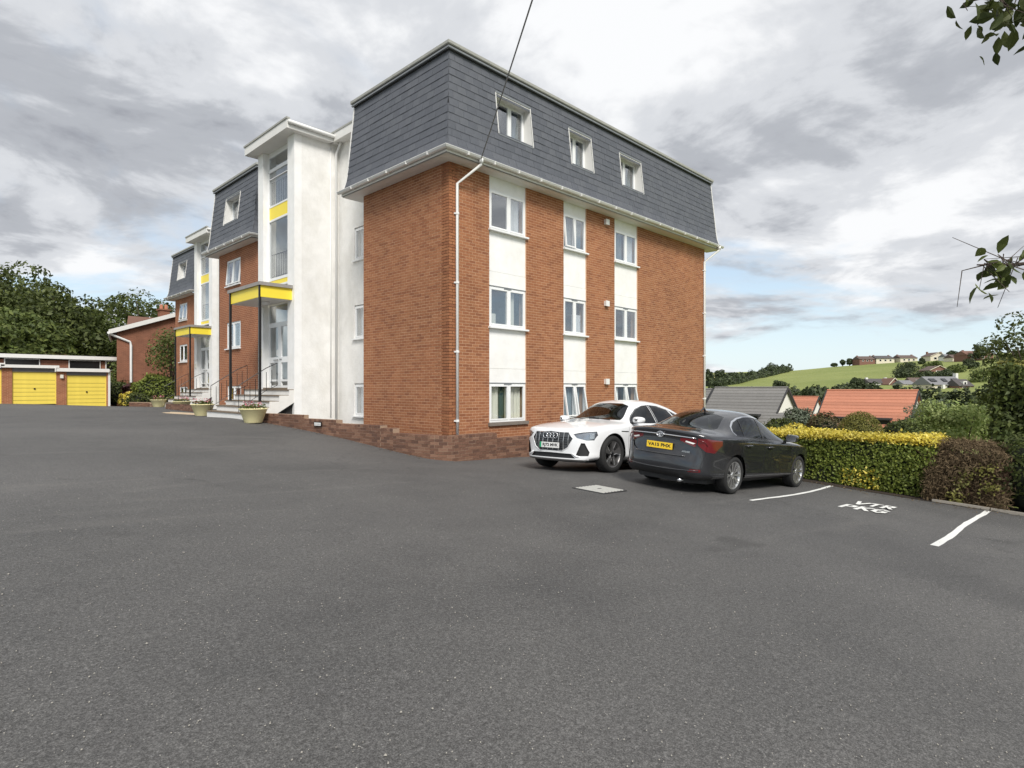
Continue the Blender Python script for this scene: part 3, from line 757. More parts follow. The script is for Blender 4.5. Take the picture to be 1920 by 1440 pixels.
def mansard(cu, cv, uend, vend, parent, dormersR=(), dormersL=(), singles=False, seed=1, topu=None):
    """roof over one block: eaves corner (cu, cv), eaves running to uend and vend, plumb-cut at both far ends"""
    # backing sheet with the dormer recesses left open, then the slates
    roof = MB()
    zs = [p[1] for p in PROF]
    def sheet(start, along, out, L, holes):
        start, along, out = Vector(start), Vector(along), Vector(out)
        As = sorted({0.0, L, *[h[0] for h in holes], *[h[1] for h in holes]}); Z = sorted({*zs, *[h[2] for h in holes], *[h[3] for h in holes]})
        for i in range(len(As) - 1):
            for j in range(len(Z) - 1):
                ca, cz = (As[i] + As[i + 1]) / 2, (Z[j] + Z[j + 1]) / 2
                if any(h[0] < ca < h[1] and h[2] < cz < h[3] for h in holes): continue
                q = []
                for aa, z in ((As[i], Z[j]), (As[i + 1], Z[j]), (As[i + 1], Z[j + 1]), (As[i], Z[j + 1])):
                    a2 = max(aa, inset(z)) if aa == 0.0 else aa
                    q.append(start + along * a2 - out * (inset(z) + .008) + Vector((0, 0, z)))
                roof.add(q, [(0, 1, 2, 3)])
    hR = [(d[0] - cu, d[1] - cu, d[2], d[3]) for d in dormersR]; hL = [(d[0] - cv, d[1] - cv, d[2], d[3]) for d in dormersL]
    sheet((cu, cv, 0), (1, 0, 0), (0, -1, 0), uend - cu, hR); sheet((cu, cv, 0), (0, 1, 0), (-1, 0, 0), vend - cv, hL)
    rf = roof.build('mansard_roof', 'dark_trim', parent)
    slate_face((cu, cv, 0), (1, 0, 0), (0, -1, 0), uend - cu, True, hR, rf, seed, singles=singles)
    slate_face((cu, cv, 0), (0, 1, 0), (-1, 0, 0), vend - cv, True, hL, rf, seed + 1, singles=singles)
    # plumb ends, flat top, coping, flashing
    m = MB()
    m.add([(cu + inset(z) + .005, vend - .03, z) for z in zs] + [(cu + 1.6, vend - .03, zs[-1]), (cu + 1.6, vend - .03, zs[0])], [tuple(range(len(zs) + 2))])
    m.add([(uend - .03, cv + inset(z) + .005, z) for z in zs] + [(uend - .03, cv + 3.0, zs[-1]), (uend - .03, cv + 3.0, zs[0])], [tuple(range(len(zs) + 2))])
    m.build('verge_cheek', 'white_board', rf)
    for (L, fx) in ((vend, 'L'), (uend, 'R')):
        e = MB()
        for (i0, z0), (i1, z1) in zip(PROF[:-1], PROF[1:]):
            if fx == 'L': e.hexa([(cu + i0 - .024, L - .03, z0), (cu + i0 + .05, L - .03, z0), (cu + i0 + .05, L + .012, z0), (cu + i0 - .024, L + .012, z0), (cu + i1 - .024, L - .03, z1), (cu + i1 + .05, L - .03, z1), (cu + i1 + .05, L + .012, z1), (cu + i1 - .024, L + .012, z1)])
            else: e.hexa([(L - .03, cv + i0 - .024, z0), (L + .012, cv + i0 - .024, z0), (L + .012, cv + i0 + .05, z0), (L - .03, cv + i0 + .05, z0), (L - .03, cv + i1 - .024, z1), (L + .012, cv + i1 - .024, z1), (L + .012, cv + i1 + .05, z1), (L - .03, cv + i1 + .05, z1)])
        e.build('verge_strip', 'white_board', rf)
    tu = topu or uend
    MB().box(cu + .5, tu - .02, cv + .5, vend - .02, 8.50, 8.60).build('flat_roof', 'lead_flashing', rf)
    lstrip([(-.40, 8.54), (-.345, 8.54), (-.345, 8.585), (-.40, 8.585)], cu, cv, uend + .02, vend + .02, 'lead_strip', 'lead_flashing', rf)
    lstrip([(-.46, 8.62), (-.34, 8.62), (-.325, 8.64), (-.325, 8.71), (-.36, 8.725), (-.52, 8.725), (-.52, 8.62)], cu, cv, uend + .05, vend + .05, 'coping', 'coping', rf)
    lstrip([(-.46, 8.52), (-.415, 8.52), (-.415, 8.62), (-.46, 8.62)], cu, cv, uend, vend, 'coping_shadow_gap', 'dark_trim', rf)
    gut = lstrip(gutter_prof(.002, 5.84), cu, cv, uend + .06, vend + .06, 'gutter', 'white_pipe', parent)
    lstrip([(-.02, SOF + .03), (.0, SOF + .03), (.0, 5.86), (-.02, 5.86)], cu, cv, uend, vend, 'fascia', 'white_board', parent)
    for a in np.arange(cv + 0.6, vend, 0.9): MB().box(cu - .139, cu - .006, a - .014, a + .014, 5.772, 5.858).build('gutter_bracket', 'white_pipe', gut)
    for a in np.arange(cu + 0.6, uend, 0.9): MB().box(a - .014, a + .014, cv - .139, cv - .006, 5.772, 5.858).build('gutter_bracket', 'white_pipe', gut)
    for (a0, a1, z0, z1, k) in [(*d[:4], 'R') for d in dormersR] + [(*d[:4], 'L') for d in dormersL]:
        P = Plane(k, cv if k == 'R' else cu); dep = 0.60
        for s in (a0, a1):
            m = MB(); q = [P.p(s, inset(z0) - .03, z0), P.p(s, inset(z1) - .03, z1), P.p(s, dep + .08, z1), P.p(s, dep + .08, z0)]
            th = -.02 if s == a0 else .02
            m.extrude(q, P.p(th, 0, 0) if k == 'R' else (0, th, 0)) if k == 'L' else m.extrude(q, (th, 0, 0))
            m.build('dormer_cheek', 'white_board', rf)
        m = MB(); pbox(m, P, a0, a1, inset(z1) - .015, dep + .08, z1 - .03, z1); m.build('dormer_head', 'white_board', rf)
        m = MB(); pbox(m, P, a0 - .02, a1 + .02, inset(z0) - .02, dep + .1, z0 - .03, z0); m.build('dormer_sill', 'lead_flashing', rf)
        m = MB(); pbox(m, P, a0 - .02, a1 + .02, inset(z1) - .03, inset(z1) + .01, z1, z1 + .05); m.build('dormer_flashing', 'lead_flashing', rf)
        m = MB(); pbox(m, P, a0 - .3, a1 + .3, dep + .9, dep + 1.0, z0 - .3, z1 + .3); m.build('dim_room_back', 'room', rf)  # dark back plane, dimness of the room put into its colour
        m = MB(); pbox(m, P, a0 + .35, a0 + .5, dep + .2, dep + .25, z0, z1); m.build('room_curtain', 'blind_grey', rf)
        wd = window(P, a0, a1, z0, z1 - .03, dep, parent, (0.56,) if a0 < 12 else (0.5,) if a0 < 16 else (.47,), sill=None, curt=[(.75, .95, 0, 1, 'blind_grey')])
    return rf
mansard(9.21, 11.30, 23.77, 16.25, apt, dormersR=[(11.2, 12.55, 6.83, 7.97), (14.3, 15.4, 6.83, 7.97), (17.0, 18.3, 6.83, 7.97)], singles=True)
m = MB(); m.add([(9.22, 16.2, SOF), (9.22, 11.31, SOF), (23.7, 11.31, SOF), (23.7, 11.9, SOF), (9.9, 11.9, SOF), (9.9, 16.2, SOF)], [(0, 1, 4, 5), (1, 2, 3, 4)])
m.add([(9.22, 16.2, SOF + .03), (9.22, 11.31, SOF + .03), (23.7, 11.31, SOF + .03), (23.7, 11.9, SOF + .03), (9.9, 11.9, SOF + .03), (9.9, 16.2, SOF + .03)], [(5, 4, 1, 0), (4, 3, 2, 1)])
m.box(9.22, 9.9, 16.19, 16.215, SOF, 5.86).box(23.70, 23.725, 11.31, 11.9, SOF, 5.86)
m.build('soffit', 'white_board', apt)
# downpipes
def downpipe(P, a, zb, ag, zg, dg, parent, r=0.038, offs=-.055):
    m = MB(); m.tube([P.p(ag, dg, zg), P.p(ag, dg, zg - .13), P.p(a, offs, zg - .62), P.p(a, offs, zb)], r, 10)
    m.tube([P.p(ag, dg, zg + .02), P.p(ag, dg, zg - .1)], r * 1.5, 10)
    dp = m.build('downpipe', 'white_pipe', parent, True)
    for z in np.arange(zb + .4, zg - .8, 1.75):
        c = MB(); c.tube([P.p(a, offs, z), P.p(a, offs, z + .05)], r * 1.35, 10); pbox(c, P, a - .07, a + .07, -.03, .0, z + .005, z + .045); c.build('pipe_clip', 'white_pipe', dp)
downpipe(PR, 9.84, -1.25, 10.28, 5.80, -.47, apt)
downpipe(PR, 23.05, -2.6, 23.5, 5.80, -.47, apt, 0.045)
# --- the stair tower, its entrance and the block beyond; built twice, the second set back
def entrance(du, dv, tag_i):
    U0 = 9.06 + du; V0, V1 = 19.0 + dv, 21.87 + dv; UR = 10.65 + du
    # recessed white wall with three windows
    PW = Plane('L', UR); wv0 = 15.60 + dv
    holes = [(16.75 + dv, 17.95 + dv, z0 - .02, z1 + .02) for z0, z1 in ROWS]
    w = MB()
    for c in cells(wv0, V0 + .02, -1.9, 8.45, holes): pbox(w, PW, c[0], c[1], 0, .25, c[2], c[3])
    w.build('recess_wall', 'white_render', apt)
    for z0, z1 in ROWS:
        window(PW, 16.75 + dv, 17.95 + dv, z0, z1, .03, apt, (0.5,), curt=[(.1, .9, 0, 1, 'curtain_white')])
        m = MB(); pbox(m, PW, 16.6 + dv, 18.1 + dv, .9, 1.0, z0 - .3, z1 + .3); m.build('dim_room_back', 'room', apt)  # dark sheet behind the panes, colour stands for a dim room
    m = MB(); pbox(m, PW, wv0, V0 + .1, -.30, .3, 8.45, 8.60); pbox(m, PW, wv0, V0 + .1, -.34, -.30, 8.42, 8.70); m.build('recess_fascia', 'white_board', apt)
    m = MB(); pbox(m, PW, wv0, V0 + .1, -.36, .4, 8.70, 8.76); m.build('recess_coping', 'coping', apt)
    # tower walls
    m = MB(); m.box(U0, UR + .3, V0, V0 + .25, -1.6, 8.43); m.box(U0, UR + 2.5, V1 - .25, V1, -1.6, 8.43)
    m.box(UR + .9, UR + 1.0, V0 + .25, V1 - .25, -1.6, 8.43)
    tw = m.build('stair_tower', 'white_render', apt)
    m = MB(); m.box(U0 - .012, U0 + .24, V0 - .004, V0 + .5, -1.6, 8.43); m.build('tower_pier', 'white_panel', tw)
    m = MB(); m.box(U0 - .012, U0 + .24, V1 - .43, V1 + .004, -1.6, 8.43); m.build('tower_pier', 'white_panel', tw)
    m = MB(); m.box(U0 - .36, UR + .9, V0 - .24, V1 + .24, 8.42, 8.45); m.build('tower_soffit', 'white_board', tw)
    m = MB(); m.box(U0 - .39, U0 - .36, V0 - .27, V1 + .27, 8.41, 8.69); m.box(U0 - .36, UR + .5, V0 - .27, V0 - .24, 8.41, 8.62); m.box(U0 - .36, UR + .5, V1 + .24, V1 + .27, 8.41, 8.62); m.build('tower_fascia', 'white_board', tw)
    m = MB(); m.box(U0 - .42, U0 - .30, V0 - .3, V1 + .3, 8.69, 8.75); m.box(U0 - .30, UR + .5, V0 - .26, V1 + .26, 8.62, 8.70); m.build('tower_coping', 'coping', tw)
    g = MB(); g.tube([(U0 - .37, V0 - .335, 8.60), (UR + .3, V0 - .335, 8.56)], .062, 10); g.build('gutter', 'white_pipe', tw, True)
    g = MB(); g.tube([(UR - .12, V0 - .335, 8.55), (UR - .12, V0 - .335, 8.40), (UR - .12, V0 - .07, 8.10), (UR - .12, V0 - .07, -1.05)], .045, 10); g.tube([(UR - .3, V0 - .02, 8.3), (UR - .3, V0 - .02, -1.0)], .02, 6); g.build('downpipe', 'white_pipe', tw, True)
    # glazing: one tall screen of bars, panes and yellow boards
    PG = Plane('L', U0 + .19); g0, g1 = V0 + .5, V1 - .43
    fr = MB(); w = .05
    bars = [(0.02, .10), (.24, .31), (.90, 1.10), (2.16, 2.32), (2.93, 3.02), (3.60, 3.67), (3.83, 3.92), (5.95, 6.02), (6.46, 6.52), (7.47, 7.50), (7.72, 7.84), (8.24, 8.43)]
    for z0, z1 in bars: pbox(fr, PG, g0, g1, 0, .07, z0, z1)
    for a in (g0, g1 - w): pbox(fr, PG, a, a + w, -.002, .072, .02, 8.43)
    mid = g0 + (g1 - g0) * .54
    pbox(fr, PG, mid - .05, mid + .05, -.004, .074, .10, 2.16)
    for a in (g0 + w, mid + .05): pbox(fr, PG, a, a + .07, -.003, .06, .10, 2.16)
    for a in (mid - .12, g1 - w - .07): pbox(fr, PG, a, a + .07, -.003, .06, .10, 2.16)
    scr = fr.build('entrance_screen', 'white_upvc', apt)
    for z0, z1 in [(.31, .90), (1.10, 2.16)]:
        for a0_, a1_ in ((g0 + w + .07, mid - .12), (mid + .12, g1 - w - .07)):
            p = MB(); pbox(p, PG, a0_, a1_, .03, .038, z0, z1); p.build('pane', 'hall_glass', scr)
    for z0, z1 in [(2.32, 2.93), (3.92, 5.95), (6.52, 7.47), (7.50, 7.72), (7.84, 8.24)]:
        p = MB(); pbox(p, PG, g0 + w, g1 - w, .03, .038, z0, z1); p.build('pane', 'hall_glass', scr)
    for z0, z1 in [(3.67, 3.83), (6.02, 6.46)]:
        p = MB(); pbox(p, PG, g0 + w, g1 - w, .012, .03, z0, z1); p.build('yellow_board', 'yellow_board', scr)
    p = MB(); pbox(p, PG, mid - .16, mid - .04, -.03, -.004, 1.0, 1.03); pbox(p, PG, mid + .06, mid + .40, -.05, -.03, .98, 1.01); p.build('door_handle', 'alloy_grey', scr)
    p = MB(); pbox(p, PG, mid + .07, mid + .30, .024, .029, 1.14, 1.36); p.build('notice', 'plate_white', scr)
    # stair balustrades behind the glass
    for z0 in (3.95, 6.55):
        b = MB(); uu = U0 + .32
        b.tube([(uu, g0, z0 + .82), (uu, g1, z0 + .86)], .018, 6); b.tube([(uu, g0, z0 + .06), (uu, g1, z0 + .06)], .012, 6)
        for a in np.linspace(g0 + .06, g1 - .06, 14): b.tube([(uu, a, z0 + .06), (uu, a, z0 + .84)], .009, 5)
        b.build('balustrade', 'black_metal', apt)
        m = MB(); m.box(U0 + .40, UR + .9, g0 - .25, g1 + .2, z0 - .25, z0 - .02); m.build('landing', 'hall', apt)
    MB().box(U0 + .55, UR + .9, g0 - .25, g1 + .2, -.1, .03).build('hall_floor', 'hall', apt)
    # canopy with two posts
    c0, c1 = 19.17 + dv, 21.72 + dv; cu0 = 8.01 + du
    m = MB(); m.box(cu0, U0 - .012, c0, c1, 2.93, 3.30); cn = m.build('canopy', 'yellow_board', apt)
    m = MB(); m.box(cu0 - .07, U0 - .014, c0 - .07, c1 + .07, 3.30, 3.41); m.build('canopy_roof', 'canopy_roof', cn)
    m = MB(); m.box(cu0 + .03, U0 - .02, c0 + .03, c1 - .03, 2.915, 2.93); m.build('canopy_soffit', 'white_board', cn)
    m = MB(); m.lathe([(0, 0), (.16, 0), (.15, -.07), (.0, -.1)], (cu0 + .55, (c0 + c1) / 2 - .3, 2.915), 16); m.build('canopy_lamp', 'white_upvc', cn, True)
    for a in (c0 + .045, c1 - .045):
        m = MB(); m.box(cu0 - .042, cu0 + .028, a - .035, a + .035, -.43, 3.30); m.build('post', 'black_metal', cn)
    # steps: five risers, each tread a slab
    s0, s1 = 19.05 + dv, 22.86 + dv
    fronts = [(8.90, -.035), (8.57, -.225), (8.25, -.415), (7.93, -.60), (7.60, -.79)]
    for k, (uf, zt) in enumerate(fronts):
        uf += du; s_start = s0 if k < 4 else s0 + .35
        st = MB(); back = U0 + .3 if k == 0 else fronts[k - 1][0] + du
        low = (zt - .24) if k < 4 else gz(uf, 21 + dv) - .15
        if k == 4: low = -1.25
        st.box(uf + .03, back + .02, s_start, s1, low, zt - .035); stp = st.build('step', 'step_white', apt)
        tr = MB(); tr.box(uf, back + (.02 if k == 0 else .0), s_start - .012, s1 + .012, zt - .035, zt); tr.build('tread', 'step_tread', stp)
    m = MB(); m.box(U0 - .02, U0 + .2, g0, g1, -.035, .02); m.build('threshold', 'step_tread', apt)
    # sloping white flank of the stair on the near side
    m = MB()
    fl = [(U0 + .02, -.06), (8.90 + du, -.06), (8.88 + du, -.24), (8.57 + du, -.24), (8.55 + du, -.43), (8.25 + du, -.43), (8.23 + du, -.62), (7.93 + du, -.62), (7.91 + du, -.80), (7.64 + du, -.80), (7.64 + du, -1.2), (7.85 + du, -1.2), (U0 + .02, -.45)]
    m.extrude([(u, s0 + .02, z) for u, z in fl], (0, -.06, 0)); m.build('stair_flank', 'step_white', apt)
    MB().box(8.3 + du, U0 + .1, s0 + .1, s1 - .1, -1.5, -.5).build('under_stair_dark', 'dark_void', apt)  # solid near-black block, the shade under the stair put into its colour
    # handrails: left and right of the flight
    for vv in (s0 + 1.15, s1 - .12):
        h = MB(); A = (7.72 + du, vv, -.79); B = (8.62 + du, vv, -.20); C = (9.0 + du, vv, -.02)
        for hh in (.88, .12): h.tube([(A[0], vv, A[2] + hh), (B[0], vv, B[2] + hh), (C[0], vv, C[2] + hh)], .014 if hh > .5 else .010, 6)
        for t in np.linspace(0, 1, 8):
            u = A[0] + (C[0] - A[0]) * t; zz = np.interp(u, [A[0], B[0], C[0]], [A[2], B[2], C[2]])
            top = .88 if t in (0.0, 1.0) else .74
            h.tube([(u, vv, zz + (.0 if t in (0.0,) else .12)), (u, vv, zz + top)], .010, 5)
        h.build('handrail', 'black_metal', apt)
    # entry phone
    m = MB(); m.box(U0 - .05, U0 - .012, V1 - .33, V1 - .15, 1.15, 1.42); m.build('entry_phone', 'curtain_cream', apt)
def far_block(du, dv, cat):
    """brick block with its own mansard, beyond a tower"""
    u0 = 9.61 + du; v0, v1 = 11.7 + dv, 15.67 + dv
    P = Plane('L', u0)
    wins = [(13.35 + dv, 14.85 + dv, z0, z1) for z0, z1 in (ROWS[0], ROWS[1])] + [(13.3 + dv, 14.8 + dv, -.55, .10)]
    w = MB()
    for c in cells(v0, v1, -1.9, SOF, [(a - .0, b, z0, z1) for a, b, z0, z1 in wins]): pbox(w, P, c[0], c[1], 0, .28, c[2], c[3])
    w.box(u0 + .28, u0 + 1.4, v0, v0 + .28, -1.9, SOF); w.box(u0 + .28, u0 + 3.4, v1 - .28, v1, -1.9, SOF)
    w.build('brick_wall', 'brick_far', apt)
    for i, (a, b, z0, z1) in enumerate(wins):
        window(P, a, b, z0, z1, .03, apt, (0.5,), curt=[(.1, .4, 0, 1, 'curtain_white')] if i else [(.05, .95, 0, 1, 'blind_grey')], openings=(0, 0) if i else (R(5), R(5)))
    m = MB(); pbox(m, P, v0 + .28, v1 - .28, 1.2, 1.3, -1.5, SOF); m.build('dark_backing', 'room', apt)  # dark sheet that makes the rooms look dim by its colour
    mansard(u0 - .4, v0 - .4, u0 + 2.6, v1 + .58, apt, dormersL=[(13.25 + dv, 14.75 + dv, 6.83, 7.97)], seed=11 + int(dv))
    m = MB()
    m.add([(u0 - .39, v1 + .53, SOF), (u0 - .39, v0 - .39, SOF), (u0 + 2.5, v0 - .39, SOF), (u0 + 2.5, v0 + .3, SOF), (u0 + .3, v0 + .3, SOF), (u0 + .3, v1 + .53, SOF)], [(0, 1, 4, 5), (1, 2, 3, 4)])
    m.box(u0 - .39, u0 + .3, v1 + .52, v1 + .545, SOF, 5.86); m.build('soffit', 'white_board', apt)
entrance(0, 0, 1)
far_block(0, 11.6, 'middle')
MB().box(10.9, 22.9, 26.0, 31.0, -2.4, 8.4).build('dark_backing', 'room', apt)
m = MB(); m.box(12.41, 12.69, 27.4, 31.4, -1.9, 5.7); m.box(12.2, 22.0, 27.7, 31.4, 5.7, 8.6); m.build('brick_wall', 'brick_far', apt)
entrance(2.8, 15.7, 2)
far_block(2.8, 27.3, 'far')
MB().box(14.6, 22.9, 36.0, 42.6, -2.0, 8.45).build('dark_backing', 'room', apt)
MB().box(13.4, 22.9, 16.3, 43.4, 8.45, 8.58).build('flat_roof', 'lead_flashing', apt)
# roof aerial
m = MB(); m.tube([(11.2, 20.6, 8.6), (11.2, 20.6, 9.15)], .012, 5); m.tube([(10.9, 20.3, 9.15), (11.6, 20.0, 9.22)], .012, 5)
for k in range(5): m.tube([(10.95 + k * .14, 20.28 - k * .06 + .12, 9.15), (10.95 + k * .14, 20.28 - k * .06 - .12, 9.16)], .005, 4)
m.build('roof_aerial', 'alloy_grey', apt)
# ---------------------------------------------------------------- low brick wall along the front
gw = empty('garden_wall', (9.0, 11.6, -1.7)); tag(gw, 'low stepped brown brick wall at the foot of the apartment block', 'wall')
path = [(7.9, 18.93), (8.22, 16.75), (8.45, 15.2), (8.73, 13.4), (8.80, 12.95), (8.99, 11.66), (9.31, 11.12), (10.7, 11.10), (13.4, 11.10)]
tops = [-.78, -.88, -.97, -1.03, -1.14, -1.15, -1.14, -1.29]
wr = random.Random(3); wb = []; gmort = MB()
for (p, q, zt) in zip(path[:-1], path[1:], tops):
    p, q = Vector(p), Vector(q); d = (q - p); L = d.length; d.normalize(); n_ = Vector((d.y, -d.x))   # outward = towards the camera
    if n_.dot(-p) < 0: n_ = -n_
    zlow = min(gz(*p), gz(*q)) - .12; th = .22
    gmort.hexa([(*(p), zlow), (*(q), zlow), (*(q - n_ * th), zlow), (*(p - n_ * th), zlow), (*(p), zt - .008), (*(q), zt - .008), (*(q - n_ * th), zt - .008), (*(p - n_ * th), zt - .008)])
    k = 0; z = zt - .072
    while z > zlow:
        head = (k == 0); bl = .112 if head else .225; a = -(bl / 2 if k % 2 else 0)
        while a < L:
            b0, b1 = max(a + .005, 0), min(a + bl - .005, L)
            if b1 - b0 > .035 and z + .06 > min(gz(*(p + d * b0)), gz(*(p + d * b1))) - .02: wb.append((p + d * ((b0 + b1) / 2), b1 - b0, z, d.copy(), n_.copy(), wr.uniform(.003, .012), head))
            a += bl
        z -= .075; k += 1
gm = gmort.build('mortar_core', 'mortar_grey', gw)
wb.sort(key=lambda b: b[0].length)
_c = {}
rest = MB()
for i, (c, w, z, d, n_, pr, head) in enumerate(wb):
    ang = math.atan2(d.y, d.x); sgn = 1 if Vector((-d.y, d.x)).dot(n_) > 0 else -1
    y0, y1 = (-.06, pr) if sgn > 0 else (-pr, .06)
    if i < 300:
        key = (round(w, 2), round(pr, 3), sgn, head)
        if key not in _c: me = MB().box(-w / 2, w / 2, y0 if not head else (-.225 if sgn > 0 else -pr), y1 if not head else (pr if sgn > 0 else .225), 0, .065).mesh('brick'); me.materials.append(MATS['brick_brown']); _c[key] = me
        o = bpy.data.objects.new('brick', _c[key]); COL.objects.link(o); o.location = (c.x, c.y, z); o.rotation_euler = (0, 0, ang); unparent_offset(o, gw)
    else:
        def tr(x, y, zz): return (c.x + d.x * x - d.y * y, c.y + d.y * x + d.x * y, zz)
        rest.hexa([tr(x, y, zz) for zz in (z, z + .065) for x, y in ((-w / 2, y0), (w / 2, y0), (w / 2, y1), (-w / 2, y1))])
if rest.v: tag(rest.build('brick_courses', 'brick_brown', gw), kind='stuff')
# name plate screwed to the low wall
sp = at_z(607, 17.02, 799.5); dirw = (Vector((8.45, 15.2)) - Vector((8.22, 16.75))).normalized()
pl = empty('name_plate', (8.335 - .02, 15.95, -1.02), math.atan2(dirw.y, dirw.x)); tag(pl, 'small black name plate with white lettering on the low brick wall', 'sign')
MB().box(-.17, .17, -.035, -.015, -.065, .065).rbuild('board', 'gloss_black', pl)
MB().box(-.145, .145, -.039, -.035, -.042, .042).rbuild('panel', 'plate_white', pl)
lm = MB(); r_ = random.Random(4)
for k in range(11): lm.box(-.125 + k * .0235, -.125 + k * .0235 + r_.uniform(.008, .014), -.0405, -.039, -.018, .016)
lm.rbuild('lettering', 'lead_flashing', pl)
# overhead cable from the eaves to a pole behind the viewer
e0 = Vector((10.25, 11.2, 5.80)); far = at_z(995, 9.6, 0); dv_ = (far - e0)
pts = [e0 + dv_ * t + Vector((0, 0, -.10 * math.sin(min(t / 3.2, 1) * math.pi))) for t in np.linspace(0, 3.2, 30)]
cb = MB().tube(pts, .014, 6).build('overhead_cable', 'lead_flashing'); tag(cb, 'thin overhead cable slung down to the eaves corner above the downpipe', 'cable')
# ---------------------------------------------------------------- cars
def pch(xs, ys):
    """smooth monotone interpolation through key points"""
    xs = np.array(xs, float); ys = np.array(ys, float); o = np.argsort(xs); xs, ys = xs[o], ys[o]
    h = np.diff(xs); dl = np.diff(ys) / h; m = np.zeros(len(xs)); m[0], m[-1] = dl[0], dl[-1]
    for i in range(1, len(xs) - 1):
        if dl[i - 1] * dl[i] > 0:
            w1, w2 = 2 * h[i] + h[i - 1], h[i] + 2 * h[i - 1]; m[i] = (w1 + w2) / (w1 / dl[i - 1] + w2 / dl[i])
    def f(x):
        x = min(max(x, xs[0]), xs[-1]); i = min(int(np.searchsorted(xs, x, 'right')) - 1, len(xs) - 2); i = max(i, 0)
        t = (x - xs[i]) / h[i]; t2, t3 = t * t, t ** 3
        return float((2 * t3 - 3 * t2 + 1) * ys[i] + (t3 - 2 * t2 + t) * h[i] * m[i] + (-2 * t3 + 3 * t2) * ys[i + 1] + (t3 - t2) * h[i] * m[i + 1])
    return f
def car_shell(S):
    """control cage (top, side, front and rear grids) -> subdivided skin, returned as a bmesh of the y >= 0 half"""
    top, belt, wid = pch(*zip(*S['top'])), pch(*zip(*S['belt'])), pch(*zip(*S['wid']))
    xs = S['stations']; xf, xr = xs[0], xs[-1]
    cabin = pch(*zip(*S['cabin']))           # 0 on bonnet and boot, 1 in the cabin
    YF0, YF1 = np.array([0, .32, .60, .83, 1.0]), np.array(S.get('yroof', [0, .40, .665, .835, 1.0]))
    G0, G1 = np.array([1, .97, .84, .50, 0]), np.array([1, .985, .905, .50, 0])
    SH = np.array([0, .03, .12, .10, 0.0])
    side_k = S['side']                       # rows below the belt: (fraction from belt to sill, width added)
    sill = S['sill']; fl = S['flare']
    bm = bmesh.new(); cache = {}
    def vert(p):
        key = tuple(round(c, 5) for c in p)
        if key not in cache: cache[key] = bm.verts.new(p)
        return cache[key]
    def topv(x, j):
        c = cabin(x); yf = YF0[j] + (YF1[j] - YF0[j]) * c; g = G0[j] + (G1[j] - G0[j]) * c
        b = belt(x); sh = SH[j] * min(1, max(-1, (x - S['xmid']) / .5))
        return (x, wid(x) * yf, b + (top(x + sh) - b) * g)
    def sidev(x, k):
        fz, dy = side_k[k]; b = belt(x); z = b + (sill(x) - b) * fz
        a = sum(fl * math.exp(-((x - ax) / .42) ** 2) for ax in S['axles']) * max(0, 1 - abs(z - .62) / .55)
        tuck = -0.20 * max(0, fz - .93) / .07 if fz > .93 else 0
        return (x, wid(x) + dy + a + tuck, z)
    N = len(xs); K = len(side_k)
    T = [[topv(x, j) for j in range(5)] for x in xs]; Sd = [[sidev(x, k) for k in range(K)] for x in xs]
    for i in range(N): T[i][4] = Sd[i][0]
    def cap(st, sgn):
        """front (sgn 1) or rear (-1) fascia: across j = 0 (middle) .. 4 (corner), down k"""
        C = S['front'] if sgn > 0 else S['rear']; out = []
        for j in range(5):
            row = []
            for k in range(K):
                if j == 4: row.append(Sd[st][k]); continue
                xo, yo = C['x'][j], C['y'][j]
                z = C['z'][k] + (Sd[st][k][2] - C['z'][k]) * C['zc'][j]
                row.append((xo + sgn * C['prof'][k] * (1 - .6 * (j / 4) ** 2), yo, z))
            out.append(row)
        return out
    Fr, Re = cap(0, 1), cap(N - 1, -1)
    for j in range(4): T[0][j] = Fr[j][0]; T[N - 1][j] = Re[j][0]
    def quad(a, b, c, d, flip):
        for s in (1, -1):
            pts = [vert((p[0], p[1] * s, p[2])) for p in (a, b, c, d)]
            pts = list(dict.fromkeys(pts))
            if len(pts) < 3: continue
            if (s < 0) != flip: pts.reverse()
            try: bm.faces.new(pts)
            except ValueError: pass
    for i in range(N - 1):
        for j in range(4): quad(T[i][j], T[i][j + 1], T[i + 1][j + 1], T[i + 1][j], False)
        for k in range(K - 1): quad(Sd[i][k], Sd[i][k + 1], Sd[i + 1][k + 1], Sd[i + 1][k], False)
    for j in range(4):
        for k in range(K - 1):
            quad(Fr[j][k], Fr[j][k + 1], Fr[j + 1][k + 1], Fr[j + 1][k], False)
            quad(Re[j][k], Re[j + 1][k], Re[j + 1][k + 1], Re[j][k + 1], False)
    bmesh.ops.recalc_face_normals(bm, faces=bm.faces[:])
    me = bpy.data.meshes.new('cage'); bm.to_mesh(me); bm.free()
    o = bpy.data.objects.new('cage_tmp', me); COL.objects.link(o)
    md = o.modifiers.new('s', 'SUBSURF'); md.levels = md.render_levels = 3; md.boundary_smooth = 'PRESERVE_CORNERS'
    dg = bpy.context.evaluated_depsgraph_get(); me2 = bpy.data.meshes.new_from_object(o.evaluated_get(dg)); bpy.data.objects.remove(o)
    b2 = bmesh.new(); b2.from_mesh(me2)
    # normals outwards
    b2.faces.ensure_lookup_table()
    s = sum(f.normal.z for f in b2.faces if f.calc_center_median().z > S['roofz'])
    if s < 0: bmesh.ops.reverse_faces(b2, faces=b2.faces[:])
    bvh = BVHTree.FromBMesh(b2)
    bmesh.ops.delete(b2, geom=[f for f in b2.faces if f.calc_center_median().y < -1e-4], context='FACES')
    return b2, bvh
def inpoly(x, y, poly):
    c = False; n = len(poly); j = n - 1
    for i in range(n):
        if (poly[i][1] > y) != (poly[j][1] > y) and x < (poly[j][0] - poly[i][0]) * (y - poly[i][1]) / (poly[j][1] - poly[i][1]) + poly[i][0]: c = not c
        j = i
    return c
